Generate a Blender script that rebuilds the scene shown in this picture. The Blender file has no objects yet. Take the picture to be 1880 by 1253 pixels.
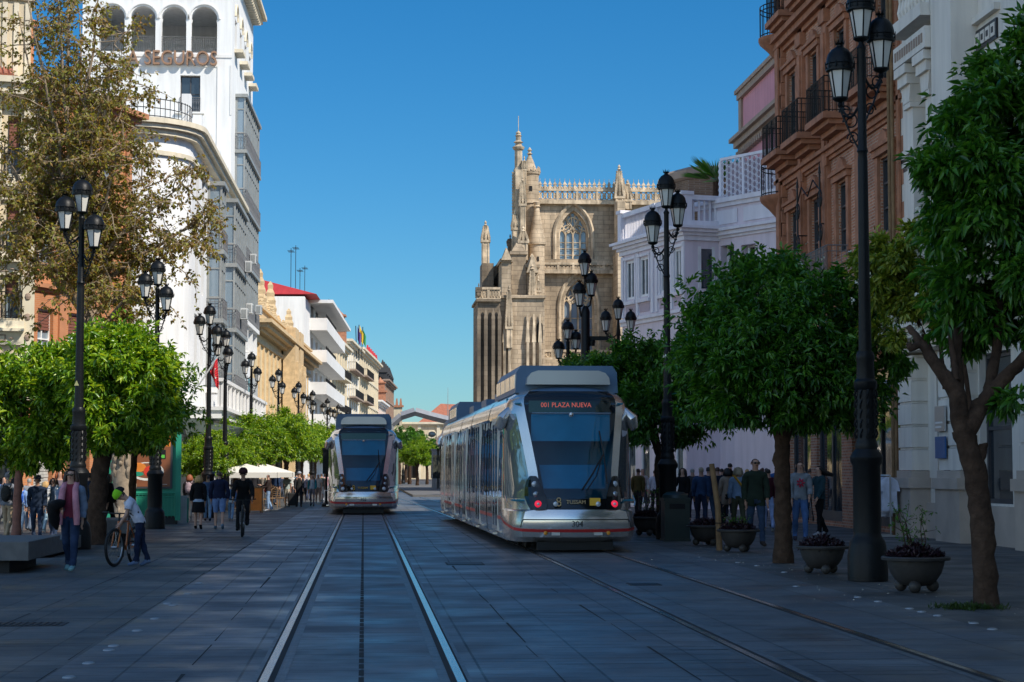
import bpy, bmesh, math, random
import numpy as np
from mathutils import Vector, Matrix, noise as mnoise
sc = bpy.context.scene
COL = sc.collection
R = math.radians
PI = math.pi
random.seed(7)
# ------------------------------------------------------------------ camera geometry (also used to survey the street from the photo)
F = 3500.0
YAW = math.atan(272 / F)
PIT = math.atan(239.5 / F)
CAM = Vector((0, 0, 1.6))
FW = Vector((math.sin(YAW) * math.cos(PIT), math.cos(YAW) * math.cos(PIT), math.sin(PIT)))
RT = Vector((math.cos(YAW), -math.sin(YAW), 0))
UP = RT.cross(FW)


def ray(px, py):
    return FW + RT * ((px - 940) / F) + UP * ((626.5 - py) / F)


def at(px, py, Y):
    d = ray(px, py)
    return CAM + d * (Y / d.y)


def gnd(px, py):
    d = ray(px, py)
    return CAM + d * (-1.6 / d.z)


# ------------------------------------------------------------------ mesh builder
class MB:
    def __init__(s):
        s.v = []; s.f = []; s.m = []; s.p = []

    def add(s, vs, fs, mi=0):
        o = len(s.v); s.p.append((o, len(s.f)))
        s.v += [tuple(p) for p in vs]
        for f in fs:
            s.f.append([i + o for i in f]); s.m.append(mi)

    def box(s, x0, y0, z0, x1, y1, z1, mi=0):
        if x0 > x1: x0, x1 = x1, x0
        if y0 > y1: y0, y1 = y1, y0
        if z0 > z1: z0, z1 = z1, z0
        s.add([(x0, y0, z0), (x1, y0, z0), (x1, y1, z0), (x0, y1, z0), (x0, y0, z1), (x1, y0, z1), (x1, y1, z1), (x0, y1, z1)],
              [(0, 3, 2, 1), (4, 5, 6, 7), (0, 1, 5, 4), (1, 2, 6, 5), (2, 3, 7, 6), (3, 0, 4, 7)], mi)

    def quad(s, a, b, c, d, mi=0):
        s.add([a, b, c, d], [(0, 1, 2, 3)], mi)

    def taper(s, x, y, z0, z1, w0, d0, w1, d1, mi=0):
        s.add([(x - w0, y - d0, z0), (x + w0, y - d0, z0), (x + w0, y + d0, z0), (x - w0, y + d0, z0),
               (x - w1, y - d1, z1), (x + w1, y - d1, z1), (x + w1, y + d1, z1), (x - w1, y + d1, z1)],
              [(0, 3, 2, 1), (4, 5, 6, 7), (0, 1, 5, 4), (1, 2, 6, 5), (2, 3, 7, 6), (3, 0, 4, 7)], mi)

    def lathe(s, prof, n=16, c=(0, 0, 0), mi=0, sy=1.0):
        """prof: list of (r, z) bottom to top"""
        vs = []
        for r, z in prof:
            for k in range(n):
                a = 2 * PI * k / n
                vs.append((c[0] + r * math.cos(a), c[1] + r * math.sin(a) * sy, c[2] + z))
        fs = []
        for j in range(len(prof) - 1):
            for k in range(n):
                k2 = (k + 1) % n
                fs.append((j * n + k, j * n + k2, (j + 1) * n + k2, (j + 1) * n + k))
        fs.append(tuple(range(n - 1, -1, -1)))
        fs.append(tuple((len(prof) - 1) * n + k for k in range(n)))
        s.add(vs, fs, mi)

    def tube(s, pts, r, n=8, mi=0, cap=True):
        pts = [Vector(p) for p in pts]
        rs = r if isinstance(r, (list, tuple)) else [r] * len(pts)
        vs = []; prevx = None
        for i, p in enumerate(pts):
            t = (pts[min(i + 1, len(pts) - 1)] - pts[max(i - 1, 0)])
            if t.length < 1e-9: t = Vector((0, 0, 1))
            t.normalize()
            if prevx is None:
                ax = Vector((0, 0, 1)) if abs(t.z) < .9 else Vector((1, 0, 0))
                x = t.cross(ax).normalized()
            else:
                x = prevx - t * prevx.dot(t)
                if x.length < 1e-6: x = t.orthogonal()
                x.normalize()
            prevx = x
            y = t.cross(x)
            for k in range(n):
                a = 2 * PI * k / n
                vs.append(p + (x * math.cos(a) + y * math.sin(a)) * rs[i])
        fs = []
        for j in range(len(pts) - 1):
            for k in range(n):
                k2 = (k + 1) % n
                fs.append((j * n + k, j * n + k2, (j + 1) * n + k2, (j + 1) * n + k))
        if cap:
            fs.append(tuple(range(n - 1, -1, -1)))
            fs.append(tuple((len(pts) - 1) * n + k for k in range(n)))
        s.add(vs, fs, mi)

    def ell(s, c, rx, ry, rz, n=12, mi=0):
        m = max(4, n // 2)
        vs = []; fs = []
        for j in range(m + 1):
            th = PI * j / m
            for k in range(n):
                a = 2 * PI * k / n
                vs.append((c[0] + rx * math.sin(th) * math.cos(a), c[1] + ry * math.sin(th) * math.sin(a), c[2] - rz * math.cos(th)))
        for j in range(m):
            for k in range(n):
                k2 = (k + 1) % n
                fs.append((j * n + k, j * n + k2, (j + 1) * n + k2, (j + 1) * n + k))
        s.add(vs, fs, mi)

    def prism(s, poly, y0, y1, mi=0):
        """poly in xz plane (counter-clockwise seen from -y), extruded from y0 (front) to y1"""
        n = len(poly)
        vs = [(x, y0, z) for x, z in poly] + [(x, y1, z) for x, z in poly]
        fs = [tuple(range(n)), tuple(range(2 * n - 1, n - 1, -1))]
        for k in range(n):
            k2 = (k + 1) % n
            fs.append((k, n + k, n + k2, k2))
        s.add(vs, fs, mi)

    def plate(s, poly, z0, z1, mi=0):
        """poly in xy plane (ccw from above) extruded in z"""
        n = len(poly)
        vs = [(x, y, z0) for x, y in poly] + [(x, y, z1) for x, y in poly]
        fs = [tuple(range(n - 1, -1, -1)), tuple(range(n, 2 * n))]
        for k in range(n):
            k2 = (k + 1) % n
            fs.append((k, k2, n + k2, n + k))
        s.add(vs, fs, mi)

    def mesh(s, name, mats, smooth=0):
        me = bpy.data.meshes.new(name)
        me.from_pydata(s.v, [], s.f)
        for m in (mats if isinstance(mats, (list, tuple)) else [mats]): me.materials.append(m)
        me.polygons.foreach_set('material_index', s.m)
        if smooth:
            me.polygons.foreach_set('use_smooth', [True] * len(s.f))
            me.update()
            me.set_sharp_from_angle(angle=R(smooth))
        me.update()
        return me

    def build_each(s, name, mats, parent=None):
        """every shape added becomes an object of its own"""
        e = s.p + [(len(s.v), len(s.f))]
        for (v0, f0), (v1, f1) in zip(e, e[1:]):
            b = MB(); b.v = s.v[v0:v1]; b.f = [[i - v0 for i in f] for f in s.f[f0:f1]]; b.m = s.m[f0:f1]
            b.build(name, mats, parent)

    def build(s, name, mats, parent=None, loc=None, rz=0, smooth=0):
        return link(name, s.mesh(name, mats, smooth), parent, loc, rz)


def link(name, data, parent=None, loc=None, rz=0):
    o = bpy.data.objects.new(name, data)
    COL.objects.link(o)
    if parent is not None: o.parent = parent
    if loc is not None: o.location = loc
    if rz: o.rotation_euler = (0, 0, rz)
    return o


def tag(o, label=None, cat=None, group=None, kind=None):
    if label: o['label'] = label
    if cat: o['category'] = cat
    if group: o['group'] = group
    if kind: o['kind'] = kind
    return o


def thing(name, label, cat, loc=(0, 0, 0), rz=0, group=None):
    o = link(name, None, None, loc, rz)
    return tag(o, label, cat, group)


KIDS = None
def children_of(o):
    return [c for c in o.children]


def copy_tree(o, parent=None):
    c = o.copy(); COL.objects.link(c)
    if parent is not None: c.parent = parent
    for ch in o.children: copy_tree(ch, c)
    return c


# ------------------------------------------------------------------ materials
def _new(name):
    m = bpy.data.materials.new(name); m.use_nodes = True
    nt = m.node_tree
    return m, nt, nt.nodes['Principled BSDF'], nt.nodes['Material Output']


def rgba(c): return (c[0], c[1], c[2], 1)


def mat(name, col, rough=.6, metal=0, var=.15, scale=2.5, bump=0, bscale=25, spec=.5, streak=0, coat=0):
    m, nt, b, out = _new(name)
    b.inputs['Roughness'].default_value = rough
    b.inputs['Metallic'].default_value = metal
    b.inputs['Specular IOR Level'].default_value = spec
    b.inputs['Coat Weight'].default_value = coat
    b.inputs['Coat Roughness'].default_value = .08
    N, L = nt.nodes.new, nt.links.new
    tc = N('ShaderNodeTexCoord')
    n1 = N('ShaderNodeTexNoise'); n1.inputs['Scale'].default_value = scale; n1.inputs['Detail'].default_value = 6
    L(tc.outputs['Object'], n1.inputs['Vector'])
    mr = N('ShaderNodeMapRange'); mr.inputs[1].default_value = .25; mr.inputs[2].default_value = .75
    mr.inputs[3].default_value = 1 - var; mr.inputs[4].default_value = 1 + var
    L(n1.outputs['Fac'], mr.inputs[0])
    mul = N('ShaderNodeMix'); mul.data_type = 'RGBA'; mul.blend_type = 'MULTIPLY'; mul.inputs[0].default_value = 1
    mul.inputs[6].default_value = rgba(col)
    L(mr.outputs[0], mul.inputs[7])
    last = mul.outputs[2]
    if streak:
        mp = N('ShaderNodeMapping'); mp.inputs['Scale'].default_value = (3.5, 3.5, .35)
        L(tc.outputs['Object'], mp.inputs[0])
        n3 = N('ShaderNodeTexNoise'); n3.inputs['Scale'].default_value = 1.0; n3.inputs['Detail'].default_value = 8
        L(mp.outputs[0], n3.inputs['Vector'])
        mr3 = N('ShaderNodeMapRange'); mr3.inputs[1].default_value = .35; mr3.inputs[2].default_value = .6
        mr3.inputs[3].default_value = 1 - streak; mr3.inputs[4].default_value = 1
        L(n3.outputs['Fac'], mr3.inputs[0])
        m2 = N('ShaderNodeMix'); m2.data_type = 'RGBA'; m2.blend_type = 'MULTIPLY'; m2.inputs[0].default_value = 1
        L(last, m2.inputs[6]); L(mr3.outputs[0], m2.inputs[7]); last = m2.outputs[2]
    L(last, b.inputs['Base Color'])
    if bump:
        n2 = N('ShaderNodeTexNoise'); n2.inputs['Scale'].default_value = bscale; n2.inputs['Detail'].default_value = 5
        L(tc.outputs['Object'], n2.inputs['Vector'])
        bp = N('ShaderNodeBump'); bp.inputs['Strength'].default_value = bump; bp.inputs['Distance'].default_value = .02
        L(n2.outputs['Fac'], bp.inputs['Height']); L(bp.outputs[0], b.inputs['Normal'])
    return m


def brickmat(name, c1, c2, mortar, bw=.25, bh=.075, rough=.85, bump=.4, var=.35, flat=False, mort=.012, nscale=.6, streak=0):
    """courses run along the wall (x+y) and up (z); flat = on the ground (x, y)"""
    m, nt, b, out = _new(name)
    N, L = nt.nodes.new, nt.links.new
    tc = N('ShaderNodeTexCoord')
    if flat:
        vec = tc.outputs['Object']
    else:
        sx = N('ShaderNodeSeparateXYZ'); L(tc.outputs['Object'], sx.inputs[0])
        ad = N('ShaderNodeMath'); ad.operation = 'ADD'; L(sx.outputs[0], ad.inputs[0]); L(sx.outputs[1], ad.inputs[1])
        cb = N('ShaderNodeCombineXYZ'); L(ad.outputs[0], cb.inputs[0]); L(sx.outputs[2], cb.inputs[1]); vec = cb.outputs[0]
    br = N('ShaderNodeTexBrick')
    br.inputs['Scale'].default_value = 1
    br.inputs['Brick Width'].default_value = bw; br.inputs['Row Height'].default_value = bh
    br.inputs['Mortar Size'].default_value = mort; br.inputs['Mortar Smooth'].default_value = .2
    br.inputs['Color1'].default_value = rgba(c1); br.inputs['Color2'].default_value = rgba(c2); br.inputs['Mortar'].default_value = rgba(mortar)
    L(vec, br.inputs['Vector'])
    n1 = N('ShaderNodeTexNoise'); n1.inputs['Scale'].default_value = nscale; n1.inputs['Detail'].default_value = 8; n1.inputs['Roughness'].default_value = .65
    L(tc.outputs['Object'], n1.inputs['Vector'])
    mr = N('ShaderNodeMapRange'); mr.inputs[1].default_value = .3; mr.inputs[2].default_value = .7
    mr.inputs[3].default_value = 1 - var; mr.inputs[4].default_value = 1 + var * .6
    L(n1.outputs['Fac'], mr.inputs[0])
    mul = N('ShaderNodeMix'); mul.data_type = 'RGBA'; mul.blend_type = 'MULTIPLY'; mul.inputs[0].default_value = 1
    L(br.outputs['Color'], mul.inputs[6]); L(mr.outputs[0], mul.inputs[7])
    last = mul.outputs[2]
    if streak:     # rain streaks and soot
        mp = N('ShaderNodeMapping'); mp.inputs['Scale'].default_value = (.9, .9, .12); L(tc.outputs['Object'], mp.inputs[0])
        n3 = N('ShaderNodeTexNoise'); n3.inputs['Scale'].default_value = 1.0; n3.inputs['Detail'].default_value = 9; n3.inputs['Roughness'].default_value = .7; L(mp.outputs[0], n3.inputs['Vector'])
        m3 = N('ShaderNodeMapRange'); m3.inputs[1].default_value = .4; m3.inputs[2].default_value = .62; m3.inputs[3].default_value = 1 - streak; m3.inputs[4].default_value = 1.05; L(n3.outputs['Fac'], m3.inputs[0])
        k = N('ShaderNodeMix'); k.data_type = 'RGBA'; k.blend_type = 'MULTIPLY'; k.inputs[0].default_value = 1; L(last, k.inputs[6]); L(m3.outputs[0], k.inputs[7]); last = k.outputs[2]
    L(last, b.inputs['Base Color'])
    b.inputs['Roughness'].default_value = rough
    if flat:
        mr2 = N('ShaderNodeMapRange'); mr2.inputs[1].default_value = .3; mr2.inputs[2].default_value = .7
        mr2.inputs[3].default_value = rough - .17; mr2.inputs[4].default_value = rough + .24
        n4 = N('ShaderNodeTexNoise'); n4.inputs['Scale'].default_value = .8; n4.inputs['Detail'].default_value = 6
        L(tc.outputs['Object'], n4.inputs['Vector']); L(n4.outputs['Fac'], mr2.inputs[0]); L(mr2.outputs[0], b.inputs['Roughness'])
    bp = N('ShaderNodeBump'); bp.inputs['Strength'].default_value = bump; bp.inputs['Distance'].default_value = .015; bp.invert = True
    mx = N('ShaderNodeMath'); mx.operation = 'MULTIPLY_ADD'; mx.inputs[1].default_value = -.5
    n5 = N('ShaderNodeTexNoise'); n5.inputs['Scale'].default_value = 30; n5.inputs['Detail'].default_value = 4
    L(tc.outputs['Object'], n5.inputs['Vector'])
    L(n5.outputs['Fac'], mx.inputs[0]); L(br.outputs['Fac'], mx.inputs[2])
    L(mx.outputs[0], bp.inputs['Height']); L(bp.outputs[0], b.inputs['Normal'])
    return m


def leafmat(name, cols, trans=.35, rough=.4):
    m, nt, b, out = _new(name)
    N, L = nt.nodes.new, nt.links.new
    g = N('ShaderNodeNewGeometry')
    cr = N('ShaderNodeValToRGB')
    el = cr.color_ramp.elements
    el[0].color = rgba(cols[0]); el[1].color = rgba(cols[-1])
    for i, c in enumerate(cols[1:-1]):
        e = el.new((i + 1) / (len(cols) - 1)); e.color = rgba(c)
    L(g.outputs['Random Per Island'], cr.inputs[0])
    L(cr.outputs[0], b.inputs['Base Color'])
    b.inputs['Roughness'].default_value = rough
    tr = N('ShaderNodeBsdfTranslucent')
    bc = N('ShaderNodeMix'); bc.data_type = 'RGBA'; bc.blend_type = 'MULTIPLY'; bc.inputs[0].default_value = 1
    L(cr.outputs[0], bc.inputs[6]); bc.inputs[7].default_value = (1.9, 1.7, .6, 1)
    L(bc.outputs[2], tr.inputs[0])
    ms = N('ShaderNodeMixShader'); ms.inputs[0].default_value = trans
    L(b.outputs[0], ms.inputs[1]); L(tr.outputs[0], ms.inputs[2]); L(ms.outputs[0], out.inputs[0])
    return m


def glassmat(name, col, rough=.04, bump=.15, spec=1.0):
    m, nt, b, out = _new(name)
    N, L = nt.nodes.new, nt.links.new
    b.inputs['Base Color'].default_value = rgba(col); b.inputs['Roughness'].default_value = rough
    b.inputs['Specular IOR Level'].default_value = spec
    if bump:
        tc = N('ShaderNodeTexCoord')
        n2 = N('ShaderNodeTexNoise'); n2.inputs['Scale'].default_value = 1.5; n2.inputs['Detail'].default_value = 1
        L(tc.outputs['Object'], n2.inputs['Vector'])
        bp = N('ShaderNodeBump'); bp.inputs['Strength'].default_value = bump; bp.inputs['Distance'].default_value = .03
        L(n2.outputs['Fac'], bp.inputs['Height']); L(bp.outputs[0], b.inputs['Normal'])
    return m


def emit(name, col, st):
    m, nt, b, out = _new(name)
    b.inputs['Base Color'].default_value = rgba(col)
    b.inputs['Emission Color'].default_value = rgba(col); b.inputs['Emission Strength'].default_value = st
    return m


def clearglass(name, tint, refl=.12):
    m, nt, b, out = _new(name)
    N, L = nt.nodes.new, nt.links.new
    t = N('ShaderNodeBsdfTransparent'); t.inputs[0].default_value = rgba(tint)
    g = N('ShaderNodeBsdfGlossy'); g.inputs['Roughness'].default_value = .02
    fr = N('ShaderNodeFresnel'); fr.inputs[0].default_value = 1.5
    ad = N('ShaderNodeMath'); ad.operation = 'ADD'; ad.inputs[1].default_value = refl; L(fr.outputs[0], ad.inputs[0])
    ms = N('ShaderNodeMixShader'); L(ad.outputs[0], ms.inputs[0]); L(t.outputs[0], ms.inputs[1]); L(g.outputs[0], ms.inputs[2])
    L(ms.outputs[0], out.inputs[0])
    return m


M = {}
M['iron'] = mat('black_iron', (.006, .007, .008), .42, .0, .3, 6, .2, 40, spec=.22)
M['iron2'] = mat('dark_wrought_iron', (.012, .012, .013), .5, .0, .3, 6, spec=.3)
M['irongrey'] = mat('grey_wrought_iron', (.16, .16, .165), .5, .0, .2, 6)
M['frost'] = mat('frosted_lantern_glass', (.62, .6, .55), .3, 0, .08, 3)
M['white'] = mat('white_stucco', (.8, .8, .79), .75, 0, .06, .5, .1, 20, streak=.12)
M['whitetrim'] = mat('white_trim', (.74, .73, .71), .7, 0, .08, 1)
M['cream'] = mat('cream_stucco', (.66, .55, .38), .8, 0, .12, .8, .15, 20, streak=.2)
M['creamtrim'] = mat('cream_trim', (.7, .62, .47), .75, 0, .1, 1.5, streak=.15)
M['orange'] = brickmat('orange_brick', (.56, .22, .09), (.5, .18, .07), (.5, .26, .14), .25, .07, .85, .25, .2)
M['orangetrim'] = mat('terracotta_trim', (.45, .2, .1), .8, 0, .15, 2)
M['yellow'] = mat('ochre_stone', (.74, .57, .33), .8, 0, .12, .6, .2, 8, streak=.18)
M['yellowtrim'] = mat('ochre_carved_stone', (.6, .44, .25), .85, 0, .25, 3, .6, 10)
M['lav'] = mat('lavender_stucco', (.72, .64, .69), .8, 0, .06, .5, .1, 20, streak=.12)
M['lavtrim'] = mat('pale_lavender_trim', (.76, .74, .78), .75, 0, .05, 1, streak=.1)
M['lavpanel'] = mat('mauve_panel', (.45, .37, .41), .8, 0, .05, 1)
M['pink'] = mat('pink_stucco', (.56, .25, .3), .8, 0, .1, .6, .1, 20, streak=.15)
M['pinktrim'] = mat('brown_cornice', (.3, .22, .17), .8, 0, .15, 2)
M['brick'] = brickmat('red_brick', (.58, .24, .13), (.36, .13, .065), (.5, .36, .27), .28, .085, .9, .6, .4, mort=.016)
M['bricktrim'] = mat('carved_terracotta', (.38, .165, .09), .85, 0, .3, 3, .4, 14)
M['turretbrick'] = brickmat('brown_brick', (.2, .12, .075), (.14, .085, .055), (.22, .17, .13), .3, .09, .9, .5, .4)
M['ivory'] = mat('ivory_stucco', (.76, .7, .62), .75, 0, .06, .6, .12, 20, streak=.15)
M['ivorybase'] = mat('ivory_stone_plinth', (.45, .38, .32), .8, 0, .2, 1.2, .2, 20)
M['black'] = mat('black_tile', (.012, .011, .012), .35)
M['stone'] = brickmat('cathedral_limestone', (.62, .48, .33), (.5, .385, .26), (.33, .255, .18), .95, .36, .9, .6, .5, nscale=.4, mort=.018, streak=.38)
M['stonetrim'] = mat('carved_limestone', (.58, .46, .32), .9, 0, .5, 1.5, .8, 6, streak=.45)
M['stonedark'] = brickmat('dark_limestone', (.3, .235, .165), (.24, .185, .13), (.16, .125, .09), .9, .38, .9, .5, .4, nscale=.35, streak=.4)  # darker limestone for the lower left masses, with rain streaks
M['pane'] = glassmat('window_glass', (.02, .03, .04))
M['panesky'] = glassmat('sky_tinted_window_glass', (.2, .26, .31), .06)  # pale sky reflection put into the glass colour
M['frame'] = mat('dark_window_frame', (.05, .05, .055), .5)
M['framewhite'] = mat('white_window_frame', (.75, .75, .74), .5)
M['framegrey'] = mat('grey_metal_glazing', (.3, .31, .3), .5, .2)
M['blind'] = mat('red_brown_blind', (.2, .075, .05), .7, 0, .1, 20)
M['dark'] = mat('dark_interior', (.012, .012, .013), .9)
M['roofred'] = mat('red_awning_roof', (.5, .035, .045), .7)
M['tile'] = mat('clay_roof_tile', (.34, .12, .07), .85, 0, .3, 4, .5, 15)
M['ac'] = mat('air_conditioner_white', (.6, .6, .58), .5)
M['silver'] = mat('silver_paint', (.78, .72, .66), .2, .8, .04, 1, coat=.6)
M['silverdark'] = mat('satin_bumper', (.5, .49, .48), .35, .6, .05, 1, coat=.3)
M['roofpaint'] = mat('blue_grey_roof_paint', (.09, .16, .25), .5, .1, .06, 1)
M['tglass'] = glassmat('tram_side_glass', (.3, .32, .34), .035, .35, 1.0)
M['tglass'].node_tree.nodes['Principled BSDF'].inputs['Metallic'].default_value = .6
M['tblack'] = mat('gloss_black', (.008, .009, .01), .12, 0, .1, 2)
M['rubber'] = mat('black_rubber', (.012, .012, .012), .75)
M['red'] = mat('red_stripe', (.5, .03, .03), .35)
M['redlamp'] = emit('tail_lamp_glow', (1, .02, .06), .5)
M['amber'] = mat('amber_reflector', (.7, .27, .02), .3)
M['lens'] = mat('clear_lamp_lens', (.5, .52, .55), .08, .3, .1, 3)
M['wsglass'] = clearglass('windscreen_glass', (.45, .82, .95), .015)
M['cabblue'] = mat('cab_sunblind', (.03, .32, .44), .6)
M['cabdash'] = mat('cab_dashboard', (.012, .25, .36), .6)
M['cabdark'] = mat('cab_lining', (.012, .17, .25), .7)
M['ledred'] = emit('destination_led', (1, .1, .05), .8)
M['gold'] = mat('yellow_decal', (.75, .42, .03), .5)
M['goldtext'] = mat('ochre_lettering', (.6, .42, .2), .5)
M['numblack'] = mat('black_numerals', (.01, .01, .01), .5)
M['bronze'] = mat('bronze_letters', (.3, .17, .1), .5, 0, .15, 4)
M['bark'] = mat('orange_tree_bark', (.06, .036, .024), .95, 0, .5, 7, 1.0, 22, spec=.15)
M['barkred'] = mat('reddish_young_bark', (.2, .085, .06), .85, 0, .25, 8, .5, 22)
M['barkplane'] = mat('flaking_plane_bark', (.26, .2, .14), .9, 0, .5, 4, .7, 14)
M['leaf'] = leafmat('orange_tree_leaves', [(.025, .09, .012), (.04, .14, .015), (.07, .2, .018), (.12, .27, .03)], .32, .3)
M['leafsun'] = leafmat('sunlit_orange_tree_leaves', [(.05, .13, .014), (.12, .26, .018), (.23, .37, .022), (.36, .46, .04)], .38, .28)  # lit copy of the orange-tree leaves, sunlight put into the colour
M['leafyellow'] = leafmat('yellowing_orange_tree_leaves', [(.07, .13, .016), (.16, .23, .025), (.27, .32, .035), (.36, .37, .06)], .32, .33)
M['leafplane'] = leafmat('spring_plane_leaves', [(.14, .085, .03), (.24, .16, .06), (.2, .21, .04), (.3, .3, .06), (.32, .2, .09), (.17, .21, .04)], .45, .55)
M['blossom'] = mat('white_blossom', (.75, .73, .62), .6)
M['purple'] = leafmat('purple_foliage', [(.012, .006, .012), (.03, .012, .022), (.05, .02, .03)], .15)
M['grass'] = leafmat('grass_blades', [(.03, .06, .01), (.06, .11, .02)], .3)
M['pot'] = mat('grey_iron_planter', (.035, .031, .028), .6, 0, .25, 4, .2, 20)
M['soil'] = mat('dark_soil', (.03, .022, .016), .95)
M['wood'] = mat('weathered_timber', (.22, .13, .06), .8, 0, .3, 5, .3, 20)
M['darkwood'] = mat('carved_brown_door', (.11, .055, .03), .6, 0, .2, 4)
M['granite'] = mat('grey_granite', (.13, .125, .12), .75, 0, .2, 8, .2, 60)
M['granitedark'] = mat('dark_granite', (.03, .03, .032), .8)
M['rail'] = mat('polished_rail_steel', (.5, .5, .5), .22, 1.0, .12, 2)
M['groove'] = mat('rail_groove_dirt', (.012, .011, .011), .9)
M['edging'] = mat('rail_edging_concrete', (.12, .126, .132), .5, 0, .4, 6, .4, 25)
M['binmat'] = mat('dark_green_litter_bin', (.008, .022, .022), .4, .0, .2, 3)
M['kiosk'] = mat('green_kiosk_paint', (.02, .26, .16), .45, 0, .1, 2)
M['posterbrown'] = mat('poster_brown', (.22, .075, .03), .5, 0, .3, 2)
M['posterorange'] = mat('poster_orange', (.7, .22, .03), .5, 0, .2, 4)
M['tomato'] = mat('poster_red', (.6, .04, .02), .5)
M['platewhite'] = mat('poster_white', (.7, .68, .62), .5)
M['parasol'] = mat('cream_canvas', (.72, .69, .62), .85, 0, .05, 2)
M['wicker'] = mat('brown_wicker', (.2, .12, .06), .8, 0, .3, 30)
M['cabinet'] = mat('grey_painted_cabinet', (.5, .5, .48), .6, 0, .15, 3, streak=.25)
M['flagred'] = mat('red_flag_cloth', (.62, .02, .03), .8)
M['clothwhite'] = mat('white_hanging_garments', (.55, .58, .68), .9, 0, .25, 5)
M['stop'] = mat('grey_metal_shelter', (.3, .31, .33), .4, .3)
M['tyre'] = mat('tyre_rubber', (.015, .015, .015), .8)
M['spoke'] = mat('bicycle_steel', (.4, .4, .4), .3, .9)
M['bikeframe'] = mat('dark_bicycle_frame', (.03, .03, .032), .3)
M['bikeorange'] = mat('orange_bicycle_frame', (.45, .12, .02), .35)
M['sign'] = mat('pale_sign', (.55, .5, .2), .5)


# ------------------------------------------------------------------ text
def text_mesh(txt, size, ext, name='lettering'):
    cu = bpy.data.curves.new(name, 'FONT'); cu.body = txt; cu.size = size; cu.extrude = ext
    cu.align_x = 'CENTER'; cu.align_y = 'CENTER'; cu.resolution_u = 3
    o = bpy.data.objects.new(name, cu); COL.objects.link(o)
    dg = bpy.context.evaluated_depsgraph_get()
    me = bpy.data.meshes.new_from_object(o.evaluated_get(dg)); me.name = name
    bpy.data.objects.remove(o)
    me.transform(Matrix.Rotation(R(90), 4, 'X'))     # stands in the xz plane, reads from -y
    me.materials.clear()
    return me


def text(txt, size, m, parent, loc, ext=.01, bold=0, sx=1.0, rz=0, tilt=0, name='lettering'):
    me = text_mesh(txt, size, ext, name)
    me.transform(Matrix.Scale(sx, 4, (1, 0, 0)))
    if tilt: me.transform(Matrix.Rotation(tilt, 4, 'X'))
    me.materials.append(m)
    return link(name, me, parent, loc, rz)


# ------------------------------------------------------------------ facades
def wall_holes(mb, W, z0, z1, holes, depth=.22, mi=0, y=0.0, x_off=0.0, rev=None):
    """a wall in the plane y (facing -y) from x 0..W, z0..z1, with rectangular openings that have real reveals"""
    rev = mi if rev is None else rev
    xs = sorted(set([0, W] + [h[0] for h in holes] + [h[2] for h in holes]))
    zs = sorted(set([z0, z1] + [h[1] for h in holes] + [h[3] for h in holes]))
    xs = [x for x in xs if 0 <= x <= W]; zs = [z for z in zs if z0 <= z <= z1]
    for i in range(len(xs) - 1):
        for j in range(len(zs) - 1):
            cx, cz = (xs[i] + xs[i + 1]) / 2, (zs[j] + zs[j + 1]) / 2
            if any(h[0] < cx < h[2] and h[1] < cz < h[3] for h in holes): continue
            mb.quad((xs[i] + x_off, y, zs[j]), (xs[i + 1] + x_off, y, zs[j]), (xs[i + 1] + x_off, y, zs[j + 1]), (xs[i] + x_off, y, zs[j + 1]), mi)
    for h in holes:
        a, b, c, d = h[0] + x_off, h[1], h[2] + x_off, h[3]
        Y = y + depth
        mb.quad((a, y, b), (a, Y, b), (c, Y, b), (c, y, b), rev)
        mb.quad((a, y, d), (c, y, d), (c, Y, d), (a, Y, d), rev)
        mb.quad((a, y, b), (a, y, d), (a, Y, d), (a, Y, b), rev)
        mb.quad((c, y, b), (c, Y, b), (c, Y, d), (c, y, d), rev)


def shell(mb, W, D, z0, z1, mi=0, front=False, roof=None):
    """the other walls and the roof of a block W x D"""
    mb.quad((0, 0, z0), (0, 0, z1), (0, D, z1), (0, D, z0), mi)
    mb.quad((W, 0, z0), (W, D, z0), (W, D, z1), (W, 0, z1), mi)
    mb.quad((0, D, z0), (0, D, z1), (W, D, z1), (W, D, z0), mi)
    mb.quad((0, 0, z1), (W, 0, z1), (W, D, z1), (0, D, z1), mi if roof is None else roof)
    if front: mb.quad((0, 0, z0), (W, 0, z0), (W, 0, z1), (0, 0, z1), mi)


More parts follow.
